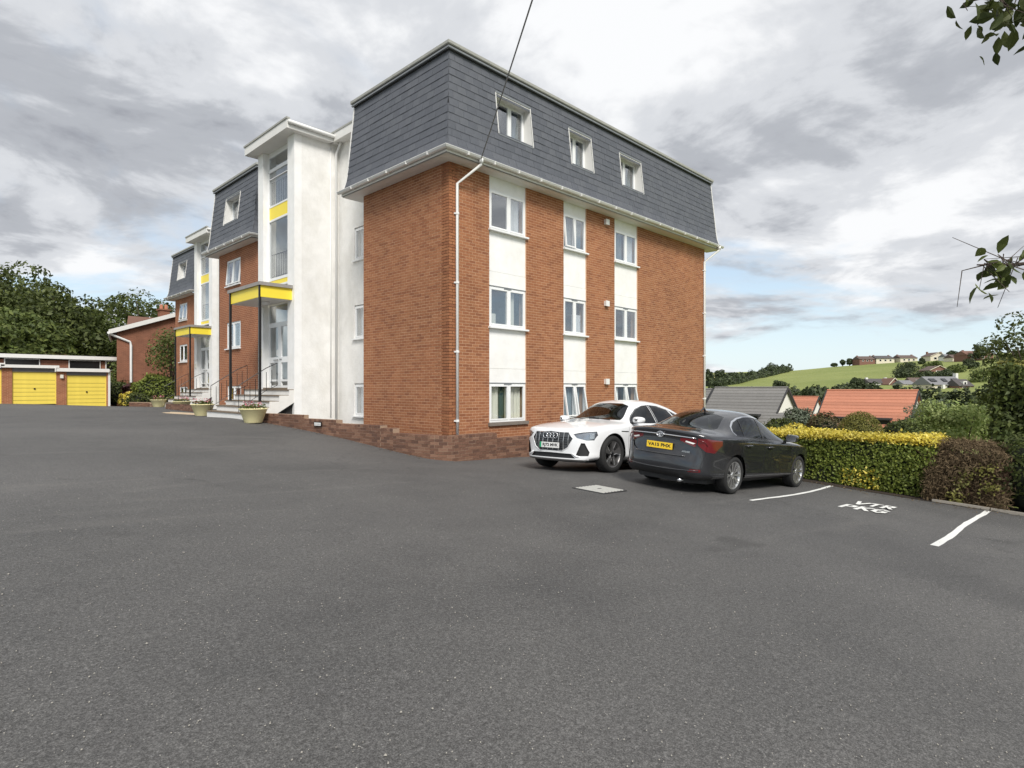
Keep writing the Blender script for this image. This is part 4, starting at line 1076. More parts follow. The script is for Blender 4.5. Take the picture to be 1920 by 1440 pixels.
def carve(bm, regions):
    """cut region outlines exactly into the skin and label its faces; region: (name, view, outline, test)"""
    lay = bm.faces.layers.int.new('part')
    AX = {'side': (0, 2), 'front': (1, 2), 'rear': (1, 2), 'top': (0, 1)}
    for ri, (name, view, poly, test) in enumerate(regions, 1):
        ia, ib = AX[view]
        lo = (min(p[0] for p in poly) - .06, min(p[1] for p in poly) - .06); hi = (max(p[0] for p in poly) + .06, max(p[1] for p in poly) + .06)
        n = len(poly)
        def near():
            out = []
            for f in bm.faces:
                c = f.calc_center_median()
                if lo[0] < c[ia] < hi[0] and lo[1] < c[ib] < hi[1] and test(c, f.normal): out.append(f)
            return out
        fs = near()
        for i in range(n):
            a, b = poly[i], poly[(i + 1) % n]
            co = [0, 0, 0]; co[ia], co[ib] = a
            no = [0, 0, 0]; no[ia], no[ib] = (b[1] - a[1]), -(b[0] - a[0])
            L = math.hypot(b[0] - a[0], b[1] - a[1])
            if L < 1e-6: continue
            sel = [f for f in fs if f.is_valid]
            mid = ((a[0] + b[0]) / 2, (a[1] + b[1]) / 2)
            sel = [f for f in sel if math.hypot(f.calc_center_median()[ia] - mid[0], f.calc_center_median()[ib] - mid[1]) < L / 2 + .07]
            if not sel: continue
            geom = set(sel)
            for f in sel: geom.update(f.edges); geom.update(f.verts)
            r = bmesh.ops.bisect_plane(bm, geom=list(geom), dist=1e-5, plane_co=co, plane_no=no)
            fs = [f for f in fs if f.is_valid]; seen = set(fs)
            for g in r['geom']:
                if isinstance(g, bmesh.types.BMFace) and g.is_valid and g not in seen: fs.append(g); seen.add(g)
        for f in near():
            c = f.calc_center_median()
            if inpoly(c[ia], c[ib], poly): f[lay] = ri
    return lay
def emit(bm, lay, regions, spec, root):
    """one mesh object per labelled region (mirrored to both sides as its own object or as one, as spec says)"""
    bm.normal_update()
    groups = {}
    for f in bm.faces: groups.setdefault(f[lay], []).append(f)
    made = {}
    for ri, faces in groups.items():
        name = 'body' if ri == 0 else regions[ri - 1][0]
        if name == 'cut': continue
        mat, off, both, pname = spec[name]
        V = {}; vs = []; fcs = []
        for f in faces:
            idx_ = []
            for v in f.verts:
                if v.index not in V or True:
                    k = id(v)
                    if v not in V: V[v] = len(vs); vs.append(v.co + v.normal * off)
                idx_.append(V[v])
            fcs.append(tuple(idx_))
        mir = [Vector((v.x, -v.y, v.z)) for v in vs]; mf = [tuple(reversed(f)) for f in fcs]
        if both:
            m = MB().add(vs, fcs).add(mir, mf)
            me = m.mesh(pname); b = bmesh.new(); b.from_mesh(me); bmesh.ops.remove_doubles(b, verts=b.verts[:], dist=1e-5); b.to_mesh(me); b.free()
            made.setdefault(name, []).append(link(pname, me, mat, root, True))
        else:
            for vv, ff in ((vs, fcs), (mir, mf)): made.setdefault(name, []).append(MB().add(vv, ff).rbuild(pname, mat, root, True))
    return made
def on_skin(bvh, x, z, side):
    """point and normal of the skin at (x, z) seen from one side"""
    h = bvh.ray_cast(Vector((x, 3.0 * side, z)), Vector((0, -side, 0)))
    if h[0] is None: return Vector((x, .9 * side, z)), Vector((0, side, 0))
    n = h[1] if h[1].y * side > 0 else -h[1]
    return h[0], n
def skin_strip(bvh, pts, w, name, mat, root, sides=(1, -1), lift=.003, closed=False, th=.0):
    """a narrow strip that lies on the flank along a line of (x, z) points"""
    P = [Vector(p) for p in pts]; dense = []
    segs = list(zip(P, P[1:] + ([P[0]] if closed else [])))
    if not closed: segs = segs[:len(P) - 1]
    for a, b in segs:
        n = max(1, int((b - a).length / .04))
        for i in range(n): dense.append(a + (b - a) * i / n)
    if not closed: dense.append(P[-1])
    for s in sides:
        V = []; F = []; n = len(dense)
        for i, p in enumerate(dense):
            q0 = dense[(i - 1) % n] if closed or i else p; q1 = dense[(i + 1) % n] if closed or i < n - 1 else p
            d = (q1 - q0).normalized(); nn = Vector((-d.y, d.x)) * w / 2
            for k, e in ((0, p + nn), (1, p - nn)):
                c, no = on_skin(bvh, e.x, e.y, s); V.append(c + no * lift)
        for i in range(n if closed else n - 1):
            j = (i + 1) % n; F.append((2 * i, 2 * j, 2 * j + 1, 2 * i + 1))
        MB().add(V, F).rbuild(name, mat, root)
def wheel(root, x, y, r, wdt, rim_r, style, side):
    """tyre with rim, spokes and brake below it; side = +1 for y > 0"""
    w2 = wdt / 2
    t = MB().lathe([(rim_r, -w2 * .82), (rim_r + .02, -w2 * .95), (r - .05, -w2), (r - .015, -w2 * .88), (r, -w2 * .7), (r, w2 * .7), (r - .015, w2 * .88), (r - .05, w2), (rim_r + .02, w2 * .95), (rim_r, w2 * .82)], n=56, axis='y')
    for k in range(3):
        t.lathe([(r + .0005, -w2 * .45 + k * w2 * .45 - .005), (r + .001, -w2 * .45 + k * w2 * .45 + .005)], n=56, axis='y')
    wh = t.rbuild('wheel', 'tyre', root, True); wh.location = (x, y, r)
    f = w2 * .80 * side; inn = -w2 * .3 * side
    rim = MB().lathe([(rim_r + .008, f * 1.02), (rim_r - .012, f * 1.05), (rim_r - .022, f * .9), (rim_r - .035, f * .3), (rim_r - .04, inn), (rim_r - .04, -f)], n=56, axis='y')
    rim.rbuild('rim', 'alloy_silver' if style == 'multi' else 'alloy_grey', wh, True)
    MB().lathe([(0, inn), (rim_r * .78, inn), (rim_r * .8, inn - .02 * side)], n=40, axis='y').rbuild('brake_disc', 'black_plastic' if style == 'multi' else 'gloss_black', wh)
    MB().lathe([(0, inn - .012 * side), (rim_r, inn - .012 * side)], n=40, axis='y').rbuild('barrel', 'dark_void', wh)
    if style == 'multi':
        for k in range(10):
            for off in (-.085, .085):
                a = 2 * math.pi * k / 10; a1 = a + off
                sp = MB(); pts = []
                for rr, aa, hw, dep in ((.05, a, .011, f * .78), (rim_r * .5, a + off * .55, .010, f * .86), (rim_r - .012, a1, .013, f * 1.0)):
                    c, s_ = math.cos(aa), math.sin(aa)
                    pts.append([(rr * c - hw * s_, dep, rr * s_ + hw * c), (rr * c + hw * s_, dep, rr * s_ - hw * c), (rr * c + hw * s_, dep - .03 * side, rr * s_ - hw * c), (rr * c - hw * s_, dep - .03 * side, rr * s_ + hw * c)])
                for q0, q1 in zip(pts[:-1], pts[1:]): sp.hexa(q0 + q1)
                sp.rbuild('spoke', 'alloy_silver', wh)
    else:
        for k in range(5):
            a = 2 * math.pi * k / 5 + .3
            sp = MB(); pts = []
            for rr, da, hw, dep in ((.05, 0, .03, f * .74), (rim_r * .45, .03, .030, f * .84), (rim_r * .78, .10, .060, f * .95), (rim_r - .012, .12, .062, f * 1.0)):
                aa = a + da; c, s_ = math.cos(aa), math.sin(aa)
                pts.append([(rr * c - hw * s_, dep, rr * s_ + hw * c), (rr * c + hw * s_, dep, rr * s_ - hw * c), (rr * c + hw * s_, dep - .04 * side, rr * s_ - hw * c), (rr * c - hw * s_, dep - .04 * side, rr * s_ + hw * c)])
            for q0, q1 in zip(pts[:-1], pts[1:]): sp.hexa(q0 + q1)
            sp.rbuild('spoke', 'alloy_grey', wh)
            # machined bright edge along one flank of the spoke
            e = MB(); q = [(p[0][0], p[0][1] + .002 * side, p[0][2]) for p in pts]
            e.tube(q, .006, 5); e.rbuild('spoke_edge', 'alloy_silver', wh)
    MB().lathe([(0, f * .86), (.03, f * .86), (.055, f * .80), (.06, f * .6)], n=20, axis='y').rbuild('hub_cap', 'alloy_silver' if style == 'multi' else 'gloss_black', wh, True)
    return wh
def seats(root, spots, z, mat='seat_dark'):
    for x, y in spots:
        m = MB()
        m.hexa([(x - .25, y - .24, z), (x + .28, y - .24, z), (x + .28, y + .24, z), (x - .25, y + .24, z), (x - .25, y - .24, z + .2), (x + .28, y - .24, z + .25), (x + .28, y + .24, z + .25), (x - .25, y + .24, z + .2)])
        m.hexa([(x - .30, y - .24, z + .15), (x - .16, y - .24, z + .15), (x - .16, y + .24, z + .15), (x - .30, y + .24, z + .15), (x - .44, y - .19, z + .72), (x - .34, y - .19, z + .72), (x - .34, y + .19, z + .72), (x - .44, y + .19, z + .72)])
        m.hexa([(x - .45, y - .11, z + .75), (x - .36, y - .11, z + .75), (x - .36, y + .11, z + .75), (x - .45, y + .11, z + .75), (x - .47, y - .11, z + .92), (x - .38, y - .11, z + .92), (x - .38, y + .11, z + .92), (x - .47, y + .11, z + .92)])
        m.rbuild('seat', mat, root)
def plate(root, txt, x, z, face, bg, w=.52, h=.112, tilt=0.0, green=False):
    p = MB().box(-.006, .006, -w / 2, w / 2, -h / 2, h / 2).rbuild('number_plate', bg, root)
    p.location = (x, 0, z); p.rotation_euler = (0, tilt, 0 if face > 0 else math.pi)
    me = text_mesh(txt, .098, .0035, .92); o = link('plate_lettering', me, 'plate_text', p)
    ww = max(v.co.x for v in me.vertices) - min(v.co.x for v in me.vertices)
    sc = (w * (.80 if green else .9)) / ww
    for v in me.vertices: v.co.x *= sc; v.co.y *= .80 * .098 / .098
    o.location = (.0075, .025 if green else 0, 0)
    if green: o.location.y = .022
    o.rotation_euler = (R(90), 0, R(90))
    if green: MB().box(.0062, .0075, -w / 2, -w / 2 + .045, -h / 2, h / 2).rbuild('green_band', 'plate_green', p)
    return p
def circle(cx, cz, r, n=30, a0=0, a1=2 * math.pi): return [(cx + r * math.cos(a0 + (a1 - a0) * i / n), cz + r * math.sin(a0 + (a1 - a0) * i / n)) for i in range(n)]
def arch_poly(cx, r, R_, low): return [(cx + R_ * math.cos(a), r + R_ * math.sin(a)) for a in np.linspace(-.30, math.pi + .30, 34)] + [(cx - R_ * .95, low), (cx + R_ * .95, low)]
def arch_liner(root, x, r, w0, w1):
    for s in (1, -1):
        m = MB(); V = []; n = 20
        for i in range(n + 1):
            a = math.pi * i / n
            for y in (w0, w1): V.append((x + r * math.cos(a), y * s, .36 + r * math.sin(a)))
        F = [(2 * i, 2 * i + 2, 2 * i + 3, 2 * i + 1) for i in range(n)]
        m.add(V, F); m.add([(x + r * math.cos(math.pi * i / n), w0 * s, .36 + r * math.sin(math.pi * i / n)) for i in range(n + 1)], [tuple(range(n + 1))])
        m.rbuild('wheel_arch_liner', 'black_plastic', root)
def mirror(root, x, y, z, mat, s):
    m = MB(); V = []; F = []; n = 12
    for i, (dx, sy, sz) in enumerate([(.10, .25, .3), (.085, .7, .75), (.03, 1.0, 1.0), (-.05, 1.0, 1.0), (-.085, .93, .93)]):
        for k in range(n):
            a = 2 * math.pi * k / n; c, q = math.cos(a), math.sin(a)
            V.append((dx - .035 * (abs(c) ** 2) * (c * s > 0), s * .115 * sy * abs(c) ** .6 * (1 if c > 0 else -1) * s * s if False else .115 * sy * math.copysign(abs(c) ** .65, c), .072 * sz * math.copysign(abs(q) ** .65, q)))
    for i in range(4):
        for k in range(n): F.append((i * n + k, i * n + (k + 1) % n, (i + 1) * n + (k + 1) % n, (i + 1) * n + k))
    F.append(tuple(range(n)))
    m.add(V, F); o = m.rbuild('door_mirror', mat.replace('paint', 'trim'), root, True); o.location = (x, s * (y + .135), z)
    g = MB(); g.add([(-.086, .105 * math.copysign(abs(math.cos(t)) ** .65, math.cos(t)), .064 * math.copysign(abs(math.sin(t)) ** .65, math.sin(t))) for t in np.linspace(0, 2 * math.pi, 16)[:-1]], [tuple(range(15))]); g.rbuild('mirror_glass', 'chrome', o)
    a = MB(); a.hexa([(-.03, -s * .17, -.085), (.05, -s * .17, -.085), (.05, -s * .02, -.075), (-.03, -s * .02, -.075), (-.03, -s * .17, -.05), (.05, -s * .17, -.05), (.05, -s * .02, -.035), (-.03, -s * .02, -.035)]); a.rbuild('mirror_arm', 'black_plastic', o)
    return o
def handle(root, bvh, x, z, s, mat):
    c, n = on_skin(bvh, x, z, s)
    m = MB(); m.tube([c + Vector((-.105, -.004 * s, -.004)), c + Vector((-.09, .028 * s, 0)), c + Vector((0, .034 * s, .004)), c + Vector((.09, .028 * s, 0)), c + Vector((.105, -.004 * s, -.004))], [.010, .014, .015, .014, .010], 8)
    m.rbuild('door_handle', mat, root, True)
    k = MB(); k.add([c + Vector((.075 * math.cos(t), .004 * s, .035 * math.sin(t) - .004)) for t in np.linspace(0, 6.283, 16)[:-1]], [tuple(range(15))]); k.rbuild('handle_recess', 'black_plastic', root)

SIDE = lambda c, n: abs(n.y) > .30 and c.y > .3
FRONT = lambda x0: (lambda c, n: c.x > x0 and n.x > .12)
REAR = lambda x0: (lambda c, n: c.x < x0 and n.x < -.10)

# ================= white electric sport utility car =================
def white_car():
    root = empty('parked_car')
    tag(root, 'white sloping-roofed SUV parked nose out beside the low brick wall', 'car', 'cars parked beside the apartment block')
    ra, rr_ = 1.545, -1.385; r = .385
    S = dict(
        top=[(2.36, .925), (2.2, .965), (1.9, 1.01), (1.5, 1.06), (1.15, 1.105), (.98, 1.16), (.7, 1.33), (.42, 1.49), (.1, 1.585), (-.3, 1.615), (-.8, 1.595), (-1.3, 1.51), (-1.8, 1.36), (-2.15, 1.22), (-2.30, 1.15), (-2.45, 1.12)],
        belt=[(2.45, .80), (2.2, .86), (1.9, .93), (1.5, .98), (1.1, 1.01), (.4, 1.03), (-.6, 1.06), (-1.4, 1.09), (-2.0, 1.09), (-2.45, 1.04)],
        wid=[(2.45, .80), (2.12, .875), (1.8, .925), (1.4, .945), (.6, .93), (-.4, .93), (-1.2, .95), (-1.8, .935), (-2.2, .87), (-2.45, .80)],
        cabin=[(2.5, 0), (1.25, 0), (.85, .75), (.3, 1), (-1.2, 1), (-2.0, .75), (-2.3, .3), (-2.5, .2)],
        stations=[2.12, 1.98, 1.8, 1.62, 1.45, 1.28, 1.12, .98, .84, .70, .55, .40, .22, .05, -.15, -.4, -.65, -.9, -1.12, -1.32, -1.52, -1.72, -1.92, -2.08, -2.2],
        side=[(0, 0), (.10, .022), (.30, .028), (.52, .018), (.74, .012), (.88, .024), (.95, .006), (1.0, -.02)],
        sill=lambda x: .235 + .02 * max(0, -x - 1.5), flare=.018, axles=(ra, rr_), xmid=-.2, roofz=1.4,
        front=dict(x=[2.455, 2.44, 2.385, 2.28, 0], y=[0, .30, .57, .77, 0], z=[.895, .86, .74, .58, .42, .30, .23, .21], zc=[0, .03, .25, .6, 1], prof=[-.10, -.035, .0, .005, .0, -.005, .0, -.06]),
        rear=dict(x=[-2.44, -2.43, -2.39, -2.31, 0], y=[0, .30, .57, .76, 0], z=[1.10, 1.02, .88, .70, .52, .40, .30, .26], zc=[0, .03, .2, .55, 1], prof=[-.0, .02, .0, .03, .05, .03, .0, -.1]))
    bm, bvh = car_shell(S)
    A1 = arch_poly(ra, r, .435, .1); A2 = arch_poly(rr_, r, .435, .1)
    regions = [
        ('cut', 'side', A1, lambda c, n: c.y > .55), ('cut', 'side', A2, lambda c, n: c.y > .55),
        ('door_glass', 'side', [(.80, 1.060), (.62, 1.190), (.34, 1.360), (.08, 1.445), (-.13, 1.470), (-.17, 1.075)], lambda c, n: n.y > .3 and c.y > .45),
        ('rear_glass', 'side', [(-.25, 1.08), (-.21, 1.475), (-.55, 1.465), (-.93, 1.395), (-1.13, 1.12)], lambda c, n: n.y > .3 and c.y > .45),
        ('quarter_glass', 'side', [(-1.18, 1.125), (-.99, 1.38), (-1.25, 1.305), (-1.50, 1.19)], lambda c, n: n.y > .3 and c.y > .45),
        ('windscreen', 'front', [(-.02, 1.11), (.50, 1.105), (.68, 1.085), (.655, 1.16), (.515, 1.44), (.33, 1.495), (-.02, 1.505)], lambda c, n: .05 < c.x < 1.35 and n.x > .25 and n.z > .3),
        ('backlight', 'rear', [(-.02, 1.25), (.62, 1.22), (.53, 1.50), (-.02, 1.54)], lambda c, n: c.x < -1.0 and n.z > .3),
        ('grille', 'front', [(-.02, .42), (.30, .42), (.43, .50), (.535, .68), (.43, .80), (-.02, .815)], FRONT(2.0)),
        ('lower_intake', 'front', [(-.02, .285), (.60, .285), (.50, .375), (-.02, .385)], FRONT(2.0)),
        ('side_intake', 'front', [(.60, .335), (.815, .345), (.83, .42), (.76, .60), (.70, .60)], FRONT(1.7)),
        ('headlamp', 'front', [(.545, .775), (.62, .70), (.79, .655), (.885, .665), (.915, .77), (.90, .845), (.70, .815)], lambda c, n: c.x > 1.80 and c.y > .4 and n.x > .03),
        ('lower_skirt', 'front', [(-.02, .12), (1.0, .12), (1.0, .245), (.70, .262), (-.02, .262)], FRONT(1.9)),
        ('sill_trim', 'side', [(1.12, .12), (1.12, .30), (-.96, .30), (-.96, .12)], lambda c, n: c.y > .6),
        ('tail_lamp', 'rear', [(-.02, .905), (.95, .93), (.95, .99), (-.02, .965)], REAR(-1.9)),
    ]
    lay = carve(bm, regions)
    spec = dict(body=('paint_white', 0, True, 'body'), door_glass=('car_glass', -.004, False, 'side_window'), rear_glass=('car_glass', -.004, False, 'side_window'), quarter_glass=('car_glass', -.004, False, 'side_window'),
                windscreen=('car_glass', -.002, True, 'windscreen'), backlight=('car_glass', -.003, True, 'rear_window'), grille=('grille_grey', -.018, True, 'grille'), lower_intake=('black_plastic', -.03, True, 'lower_intake'),
                side_intake=('black_plastic', -.035, False, 'side_intake'), headlamp=('lamp_glass', .001, False, 'headlight'), lower_skirt=('alloy_grey', -.002, True, 'bumper_lip'), sill_trim=('paint_white', .004, False, 'sill'), tail_lamp=('tail_lamp', .001, True, 'tail_light'))
    made = emit(bm, lay, regions, spec, root)
    # headlamp insides
    for o in made['headlamp']:
        s = 1 if o.data.vertices[0].co.y > 0 else -1
        me = o.data.copy(); me.materials.clear()
        for v in me.vertices: v.co.x -= .03; v.co.y -= s * .02
        k = link('lamp_bowl', me, 'lamp_bowl', o, True)
        for (y0, y1, z0, z1, mt) in ((.60, .80, .755, .80, 'plate_white'), (.74, .80, .69, .74, 'chrome'), (.82, .885, .69, .80, 'chrome')):
            x0 = 2.24 - .34 * ((y0 + y1) / 2 - .6)
            MB().hexa([(x0 + .03, s * y0, z0), (x0 + .02, s * y0, z0), (x0 - .05, s * y1, z0), (x0 - .04, s * y1, z0), (x0 + .03, s * y0, z1), (x0 + .02, s * y0, z1), (x0 - .05, s * y1, z1), (x0 - .04, s * y1, z1)]).rbuild('lamp_unit', mt, o)
    g = made['grille'][0]
    def fx(y, z):
        h = bvh.ray_cast(Vector((4, y, z)), Vector((-1, 0, 0))); return h[0].x if h[0] else 2.42
    for y in (-.44, -.33, -.21, -.07, .07, .21, .33, .44):       # upright bars
        top_, bot = (.80, .44) if abs(y) < .35 else (.76, .54)
        m = MB(); m.tube([(fx(y, top_) - .004, y, top_), (fx(y, (top_ + bot) / 2) + .004, y, (top_ + bot) / 2), (fx(y, bot) - .004, y, bot)], .0065, 6); m.rbuild('grille_bar', 'alloy_silver', g)
    for z in (.70, .655, .61, .565, .52, .475):
        hw = .50 if z > .6 else .42 if z > .52 else .33
        m = MB(); m.tube([(fx(y, z) - .008, y, z) for y in np.linspace(-hw, hw, 11)], .006, 5); m.rbuild('grille_slat', 'gloss_black', g)
    m = MB(); oc = [(-.30, .415), (.30, .415), (.44, .495), (.55, .68), (.44, .81), (0, .825), (-.44, .81), (-.55, .68), (-.44, .495)]
    m.tube([(fx(y, z) + .002, y, z) for y, z in oc + oc[:1]], .010, 6); m.rbuild('grille_frame', 'trim_white', g, True)
    for k in range(4):          # four rings
        c = -.135 + k * .09; x0 = fx(c, .735) + .012
        m = MB(); m.tube([(x0, c + .058 * math.cos(a), .735 + .058 * math.sin(a)) for a in np.linspace(0, 2 * math.pi, 22)], .0085, 6); m.rbuild('badge_ring', 'chrome', g, True)
    plate(root, 'RJ72 MVK', fx(0, .535) + .026, .535, 1, 'plate_white', green=True)
    for s in (1, -1):           # bright lower blades beside the intake
        m = MB(); m.tube([(fx(s * .52, .40) + .004, s * .52, .385), (fx(s * .62, .335) + .006, s * .62, .33), (fx(s * .80, .27) + .004, s * .80, .268)], [.012, .022, .016], 8); m.rbuild('bumper_blade', 'trim_white', root, True)
        mirror(root, .78, .90, 1.115, 'paint_white', s)
        for hx in (-.05, -1.02): handle(root, bvh, hx, .90, s, 'trim_white')
    for line in ([(.98, 1.0), (1.02, .70), (.98, .42), (.90, .31)], [(-.21, 1.06), (-.21, .31)], [(-1.17, 1.10), (-1.22, .86), (-1.02, .62), (-.95, .33)]): skin_strip(bvh, line, .007, 'shut_line', 'dark_void', root, lift=.0015)
    skin_strip(bvh, [(1.30, .865), (1.02, .862)], .020, 'wing_badge', 'gloss_black', root, lift=.003)
    skin_strip(bvh, [(.82, 1.052), (.62, 1.198), (.34, 1.368), (.07, 1.453), (-.2, 1.480), (-.56, 1.472), (-.96, 1.398), (-1.28, 1.308), (-1.53, 1.18)], .010, 'window_trim', 'gloss_black', root)
    skin_strip(bvh, [(.82, 1.052), (0, 1.068), (-.8, 1.095), (-1.18, 1.117), (-1.53, 1.18)], .012, 'window_trim', 'gloss_black', root)
    skin_strip(bvh, [(-.215, 1.07), (-.17, 1.475)], .045, 'door_pillar', 'gloss_black', root, lift=.002)
    skin_strip(bvh, [(ra + .45 * math.cos(a), r + .45 * math.sin(a)) for a in np.linspace(-.1, math.pi + .1, 24)], .024, 'arch_lip', 'trim_white', root, lift=.004)
    skin_strip(bvh, [(rr_ + .45 * math.cos(a), r + .45 * math.sin(a)) for a in np.linspace(-.1, math.pi + .1, 24)], .024, 'arch_lip', 'trim_white', root, lift=.004)
    for x in (ra, rr_):
        arch_liner(root, x, .44, .60, .93)
        for s in (1, -1): wheel(root, x, s * .845, r, .25, .275, 'five', s)
    MB().prism([(2.28, -.35), (2.28, .35), (2.05, .70), (-2.0, .76), (-2.28, .45), (-2.28, -.45), (-2.0, -.76), (2.05, -.70)], .20, .30).box(-2.0, 2.05, -.58, .58, .3, .42).rbuild('underbody', 'black_plastic', root)
    MB().hexa([(.55, -.7, .55), (1.15, -.7, .55), (1.15, .7, .55), (.55, .7, .55), (.55, -.7, .98), (1.12, -.66, 1.06), (1.12, .66, 1.06), (.55, .7, .98)]).rbuild('dashboard', 'seat_dark', root)
    seats(root, [(.05, .38), (.05, -.38), (-.80, .38), (-.80, -.38)], .46)
    m = MB(); m.tube([(.38 + .06 * math.sin(a), -.38 + .18 * math.cos(a), 1.0 + .17 * math.sin(a)) for a in np.linspace(0, 2 * math.pi, 20)], .014, 6); m.rbuild('steering_wheel', 'seat_dark', root, True)
    for y0, y1 in ((.55, -.1), (-.08, -.62)):
        m = MB(); m.tube([(1.13, y0, 1.10), (1.02 if y0 > 0 else 1.03, y1, 1.155)], .009, 6); m.rbuild('wiper', 'black_plastic', root)
    return root
# ================= dark grey saloon =================
def grey_car():
    root = empty('parked_car')
    tag(root, 'dark grey saloon parked nose to the hedge, yellow rear number plate', 'car', 'cars parked beside the apartment block')
    ra, rr_ = 1.42, -1.28; r = .33
    S = dict(
        top=[(2.28, .80), (2.1, .85), (1.8, .91), (1.4, .96), (1.12, 1.0), (.98, 1.04), (.7, 1.18), (.35, 1.35), (.0, 1.445), (-.35, 1.475), (-.75, 1.455), (-1.05, 1.38), (-1.35, 1.265), (-1.62, 1.145), (-1.78, 1.09), (-2.0, 1.085), (-2.25, 1.09), (-2.37, 1.08)],
        belt=[(2.35, .70), (2.1, .77), (1.8, .84), (1.4, .89), (1.0, .915), (.4, .935), (-.4, .955), (-1.2, .985), (-1.8, 1.01), (-2.35, 1.005)],
        wid=[(2.35, .70), (2.02, .80), (1.7, .86), (1.3, .885), (.6, .875), (-.4, .875), (-1.1, .885), (-1.7, .87), (-2.08, .82), (-2.35, .75)],
        cabin=[(2.5, 0), (1.25, 0), (.85, .75), (.3, 1), (-1.0, 1), (-1.5, .75), (-1.85, .12), (-2.5, 0)],
        stations=[2.02, 1.88, 1.72, 1.56, 1.40, 1.24, 1.10, .97, .84, .70, .55, .38, .20, .0, -.2, -.42, -.65, -.85, -1.02, -1.18, -1.34, -1.5, -1.64, -1.78, -1.94, -2.08],
        side=[(0, 0), (.10, .020), (.30, .024), (.52, .014), (.74, .008), (.88, .022), (.95, .004), (1.0, -.02)],
        sill=lambda x: .20 + .03 * max(0, -x - 1.4), flare=.016, axles=(ra, rr_), xmid=-.3, roofz=1.3,
        front=dict(x=[2.38, 2.365, 2.30, 2.18, 0], y=[0, .28, .52, .70, 0], z=[.775, .73, .64, .52, .40, .28, .21, .19], zc=[0, .03, .25, .6, 1], prof=[-.12, -.05, .0, .0, .01, .0, -.02, -.08]),
        rear=dict(x=[-2.36, -2.35, -2.305, -2.225, 0], y=[0, .27, .53, .71, 0], z=[1.075, 1.02, .90, .74, .60, .42, .30, .25], zc=[0, .05, .25, .6, 1], prof=[.0, -.03, -.045, -.03, .02, .03, .0, -.10]))
    bm, bvh = car_shell(S)
    A1 = arch_poly(ra, r, .375, .08); A2 = arch_poly(rr_, r, .375, .08)
    GL = lambda c, n: n.y > .3 and c.y > .4
    regions = [
        ('cut', 'side', A1, lambda c, n: c.y > .5), ('cut', 'side', A2, lambda c, n: c.y > .5),
        ('door_glass', 'side', [(.84, .955), (.62, 1.085), (.34, 1.245), (.10, 1.325), (-.08, 1.350), (-.15, .985)], GL),
        ('rear_glass', 'side', [(-.25, .99), (-.17, 1.357), (-.45, 1.365), (-.80, 1.325), (-.93, 1.02)], GL),
        ('quarter_glass', 'side', [(-.97, 1.025), (-.84, 1.312), (-1.02, 1.25), (-1.16, 1.17), (-1.23, 1.09), (-1.20, 1.04)], GL),
        ('windscreen', 'front', [(-.02, 1.005), (.55, .995), (.65, .99), (.49, 1.32), (.3, 1.37), (-.02, 1.38)], lambda c, n: .0 < c.x < 1.3 and n.x > .25 and n.z > .3),
        ('backlight', 'rear', [(-.02, 1.105), (.55, 1.098), (.60, 1.12), (.465, 1.335), (.3, 1.37), (-.02, 1.38)], lambda c, n: -1.95 < c.x < -.75 and n.z > .3 and n.x < -.12),
        ('boot_panel', 'rear', [(-.02, .645), (.50, .645), (.60, .70), (.66, .80), (.50, .87), (.28, .875), (-.02, .878)], REAR(-2.0)),
        ('inner_lamp', 'rear', [(.38, .882), (.63, .80), (.655, .905), (.63, .945), (.38, .93)], REAR(-2.0)),
        ('tail_lamp', 'rear', [(.665, .91), (.665, .84), (.78, .735), (.86, .72), (.90, .93), (.80, .955), (.665, .95)], lambda c, n: c.x < -1.78 and n.x < -.02 and c.y > .5),
        ('rear_reflector', 'rear', [(.56, .375), (.74, .385), (.74, .43), (.60, .425)], REAR(-1.9)),
        ('diffuser', 'rear', [(-.02, .10), (.95, .10), (.95, .33), (.66, .345), (.50, .365), (-.02, .375)], REAR(-1.95)),
        ('headlamp', 'front', [(.42, .66), (.72, .64), (.84, .74), (.80, .80), (.62, .74)], lambda c, n: c.x > 1.6 and n.x > .03 and c.y > .3),
        ('grille', 'front', [(-.02, .28), (.62, .28), (.50, .42), (-.02, .44)], FRONT(1.9)),
    ]
    lay = carve(bm, regions)
    spec = dict(body=('paint_grey', 0, True, 'body'), door_glass=('car_glass', -.004, False, 'side_window'), rear_glass=('car_glass', -.004, False, 'side_window'), quarter_glass=('car_glass', -.004, False, 'side_window'),
                windscreen=('car_glass', -.002, True, 'windscreen'), backlight=('car_glass', -.003, True, 'rear_window'), boot_panel=('paint_grey', -.014, True, 'boot_recess'), inner_lamp=('tail_lamp', .002, False, 'tail_light'), tail_lamp=('tail_lamp', .003, False, 'tail_light'),
                rear_reflector=('tail_lamp', .003, False, 'rear_reflector'), diffuser=('black_plastic', -.003, True, 'rear_bumper_skirt'), headlamp=('lamp_glass', .001, False, 'headlight'), grille=('black_plastic', -.015, True, 'grille'))
    made = emit(bm, lay, regions, spec, root)
    def bx(y, z):
        h = bvh.ray_cast(Vector((-4, y, z)), Vector((1, 0, 0))); return h[0].x if h[0] else -2.35
